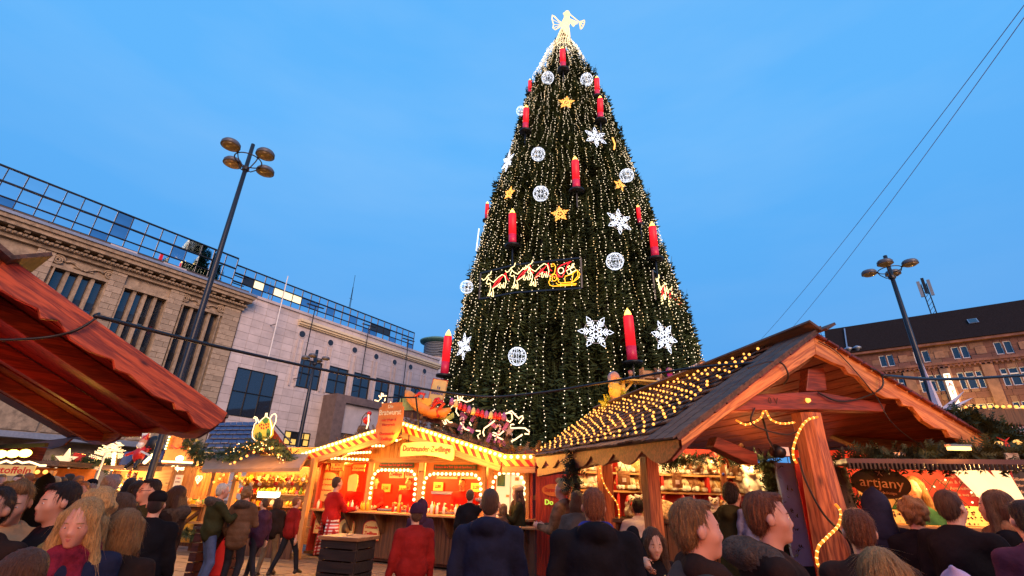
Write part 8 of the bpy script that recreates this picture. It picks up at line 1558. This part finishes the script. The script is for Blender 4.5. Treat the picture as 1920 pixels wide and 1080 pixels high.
for t_, px, py, D, fc, ja, hr, hm in crowd: person('person with ' + t_ if not t_.startswith('a ') else 'person in ' + t_, px, py, D, fc, ja, hair=hr, hm=hm, hat='beanie' if 'beanie' in t_ else 'cap' if 'cap' in t_ else None, hatm=M_wool if 'beanie' in t_ else None, hood='up' if 'hood' in t_ else None, vox=.02, stride=.25)
# ---- the couple in front of the teapot stall
p_, i_ = person('grey haired man in an olive fur collared jacket and jeans holding up a snack', 418, 907, 10.6, -78, 'olive', 'jeans', hair='short', hm=H_wh, sk=1, near=True, rh=(.10, .40, 1.30), lh=(-.14, .36, 1.22), fur=True, hem=.82, head=(0, -4), vox=.0125)
sn = thing('snack', 'small red snack held by the grey haired man before the teapot stall', 'snack', hand_at(i_, 1, .03), 0); MB().ball((0, 0, .03), .035, 10, 8).ball((.02, .01, .07), .03, 8, 6).build('bun', M_bread, sn, True); MB().ball((.01, -.01, .06), .028, 8, 6).build('filling', M_redplas, sn, True)
p_, i_ = person('woman with curly grey blond hair in a brown quilted jacket with a red bag', 466, 914, 10.6, -25, 'brown', 'dtr', hair='curly', hm=H_dblond, near=True, fur=True, hem=.72, puff=.008, lh=(-.24, .10, .92), rh=(.12, .32, 1.22), vox=.0125)
hb_ = hand_at(i_, -1, -.07); bg = thing('shopping_bag', 'bright red shopping bag hanging from the arm of the woman in brown', 'bag', hb_, radians(10)); MB().prism([(-.05, 0), (.05, 0), (.17, -.36), (.13, -.55), (-.14, -.55), (-.18, -.36)], -.05, .05).build('bag_body', M_bag, bg, bevel=.02); MB().tube([(-.05, 0, -.01), (0, 0, .09), (.05, 0, -.01)], .008, 5).build('handle', M_bag, bg)
person('person in a dark plum coat walking past the teapot stall', 497, 944, 11.8, 40, 'purple', 'dtr', hair='short', hm=H_brown, stride=.5, hem=.7); person('person in a dark coat behind the plum coat by the stall', 521, 946, 12.6, -30, 'dark', 'tan', hair='bob', hm=H_brown, stride=.3)
person('person in a red jacket and dark trousers walking by the sausage stall left end', 557, 932, 12.4, -55, 'red', 'dtr', hair='short', hm=H_red, stride=.6)
# dark slatted tables beside the couple
for k, (px, D, lb) in enumerate(((424, 11.3, 'dark red slatted standing table beside the couple'), (392, 11.0, 'dark narrow standing table left of the grey haired man'))):
    q_ = at_dist(px, 1000, D); t = thing('bin_table', lb, 'table', (q_.x, q_.y, 0), radians(-12), 'slatted standing tables'); w_ = .26 if k == 0 else .07
    for z in np.arange(.05, .98, .15): MB().box(-w_, w_, -.25, .25, z, z + .13).build('slat', wood('dark red slat', (.10, .028, .018), (.05, .014, .010), 'x', 1, .45), t)
    MB().box(-w_ - .03, w_ + .03, -.29, .29, 1.0, 1.04).build('table_top', W_dark, t)
# ---- at the sausage stall
p_, i_ = person('cook in a red shirt and red checked apron standing before the stall counter', 633, 893, 12.3, -62, 'chef', 'dtr', hair='short', hm=H_brown, sk=1, near=True, rh=(.13, .42, 1.16), lh=(-.10, .40, 1.14), hem=.93, apron=True, collar=False, vox=.0125)
for lb, px, py, y, rh_, hr in (('stall cook in red bending over the sausages in the first window', 706, 893, .75, (.1, .4, 1.0), 'short'), ('second stall cook in red at the right of the first window', 768, 892, .85, (.15, .35, 1.05), 'bun'), ('stall cook in red working under the Bratwurst sign', 868, 893, .8, (.15, .4, 1.05), 'short'), ('stall cook in red at the left serving side of the stall', 668, 902, .9, (.1, .3, 1.1), 'short')):
    x, z = BP(px, py, y); w_ = FB.w(x, y, z); D_ = hypot(w_.x, w_.y); person(lb, px, py, D_, 168, 'chef', hair=hr, hm=H_brown, sk=1, near=True, rh=rh_, lh=(-.15, .32, 1.05), base=.1, collar=False, vox=.014)
person('woman with a cream beret and patterned scarf eating at the standing table', 972, 910, 11.5, 95, 'olive', 'dtr', hair='long', hm=H_brown, near=True, hat='beret', hatm=M_wool, scarf=M_leo, rh=(.10, .34, 1.24), lh=(-.1, .34, 1.20), hem=.55, skirt=True, vox=.0125)
person('child with brown hair beside the woman with the beret', 944, 937, 11.3, 60, 'brown', hair='bob', hm=H_dblond, H=1.5)
person('person in a purple hood leaning to the stall counter', 792, 938, 8.6, -10, 'purple', hair='short', hm=H_black, hood='up', hem=.7)
person('person in a red jacket with a dark woolly hat in front of the stall counter', 783, 942, 6.5, 15, 'red', hair='short', hm=H_brown, hat='beanie', hatm=C['purple'], build=1.1, puff=.006)
person('customer in a dark coat raising an arm at the second window', 882, 918, 10.6, -10, 'black', hair='short', hm=H_brown, rh=(.2, .3, 1.55))
# ---- foreground centre
person('large man with a shaved head in a dark hooded jacket seen from behind, centre', 920, 916, 4.4, -6, 'navy', hair='shaved', hm=H_brown, sk=2, near=True, hood='down', build=1.16, hem=.74)
person('man in a mottled jacket with a fair cap of hair by the red fence', 1056, 900, 8.0, 65, 'camo', hair='quiff', hm=H_blond, sk=1, near=True, rh=(.1, .35, 1.15), lh=(-.1, .34, 1.15)); person('grey clad person next to the mottled jacket man', 1082, 922, 7.2, -20, 'grey', hair='bob', hm=H_brown)
person('very broad person in a black coat with a blue hood lining seen from behind', 1112, 917, 3.9, 8, 'black', hair='short', hm=H_red, sk=2, near=True, build=1.28, hem=.6, scarf=C['blue'], hood='down')
person('man in a white shirt leaning over the toy stall counter', 1196, 922, 7.6, 5, 'white', 'jeans', hair='short', hm=H_black, near=True, lean=12, rh=(.22, .4, 1.2), lh=(-.22, .4, 1.2), hem=.9, H=1.72)
# seated girl at a table with two cups
p_, i_ = person('girl with long brown hair resting her cheek on her hand behind the paper cups', 1216, 977, 4.6, 188, 'black', hair='long', hm=H_brown, sk=0, near=True, rh=(.10, .15, 1.52), lh=(-.16, .32, 1.10), head=(10, -8), H=1.5, lean=8)
tb_ = at_dist(1222, 1060, 4.15); tb2 = thing('cafe_table', 'dark red table with two paper cups in front of the resting girl', 'table', (tb_.x, tb_.y, 0), radians(-20)); MB().box(-.4, .4, -.3, .3, .90, .94).build('table_top', W_redy, tb2, bevel=.006); MB().box(-.05, .05, -.05, .05, .04, .90).build('leg', W_darkz, tb2); MB().box(-.25, .25, -.25, .25, 0, .04).build('foot', W_darkz, tb2)
for k, (dx, dy) in enumerate(((-.08, -.05), (.13, -.12))): c_ = thing('paper_cup', ('red paper cup at the left on the table of the resting girl', 'red paper cup with a long drinking straw on the table of the resting girl')[k], 'cup', (tb_.x + dx, tb_.y + dy, .942), 0, 'cups on the girl table'); MB().lathe([(.032, 0), (.043, .13), (.039, .13), (.029, .01)], 14).build('cup_body', mat('red printed cup', (.42, .05, .03), .4, var=.7, vs=18), c_, True); k and MB().tube([(0, 0, .02), (-.07, .02, .27)], .005, 6).build('straw', M_cream2, c_)
person('big man in a grey coat with reddish fair hair in profile, right of centre', 1292, 938, 2.5, -72, 'grey', hair='short', hm=H_dblond, sk=1, near=True, build=1.12, scarf=C['dark'], hem=.7, vox=.0085)
person('man carrying a small child at the toy stall counter', 1368, 905, 6.4, -20, 'olive', hair='short', hm=H_black, sk=1, near=True, rh=(.10, .34, 1.25), lh=(-.05, .34, 1.12), hood='down')
person('small child in a blue grey hood held by the man at the toy stall', 1402, 908, 6.15, 10, 'greybl', 'greybl', hair='short', hm=H_brown, near=True, H=.92, hood='up', hatm=C['greybl'], base=.86, build=1.15)
person('man with reddish hair in a dark coat in profile left of the big post', 1425, 924, 3.1, -80, 'dark', hair='short', hm=H_red, sk=1, near=True, hem=.65, fur=True, vox=.0085)
# ---- right group
person('auburn haired person half hidden behind the big post', 1602, 956, 3.7, 5, 'dark', hair='short', hm=H_red, near=True); person('woman with pale blond hair in a red coat, very near behind the post', 1634, 990, 2.75, -14, 'red', hair='bob', hm=H_blond, near=True, scarf=C['black'], H=1.54)
person('person in a dark pointed hood at the jewellery stall below the oval name board', 1636, 923, 6.0, 5, 'navy', hair='short', hm=H_brown, hood='up', near=True); person('person with curly fair hair in a dark coat at the jewellery counter', 1706, 936, 5.9, 10, 'black', hair='curly', hm=H_dblond, near=True)
person('man in a wide dark coat bending to the jewellery displays', 1771, 921, 5.6, -30, 'black', hair='short', hm=H_brown, near=True, build=1.2, hem=.5, rh=(.15, .35, 1.0), skirt=True); person('woman with long brown hair in a dark jacket looking left at the jewellery stall', 1862, 921, 6.2, 85, 'black', hair='long', hm=H_brown, sk=0, near=True, lh=(-.1, .36, 1.05), rh=(.12, .34, 1.05), scarf=M_leo)
person('dark clad person cut off by the right picture edge', 1914, 940, 5.0, 20, 'purple', hair='short', hm=H_black, near=True); person('child in a pale lilac hooded jacket in the lower right, seen from behind', 1772, 1010, 3.9, -10, 'lilac', 'dtr', hair='short', hm=H_brown, hood='up', H=1.38, near=True, build=1.15, puff=.006, hem=.55, skirt=True)
x, z = AP(1708, 894, .55); w_ = FA.w(x, .55, 0); person('saleswoman with long fair hair in green behind the jewellery counter', 1708, 895, hypot(w_.x, w_.y), 176, 'green', hair='long', hm=H_dblond, sk=0, near=True, rh=(.12, .3, 1.1), lh=(-.12, .3, 1.1), collar=False, base=.15)
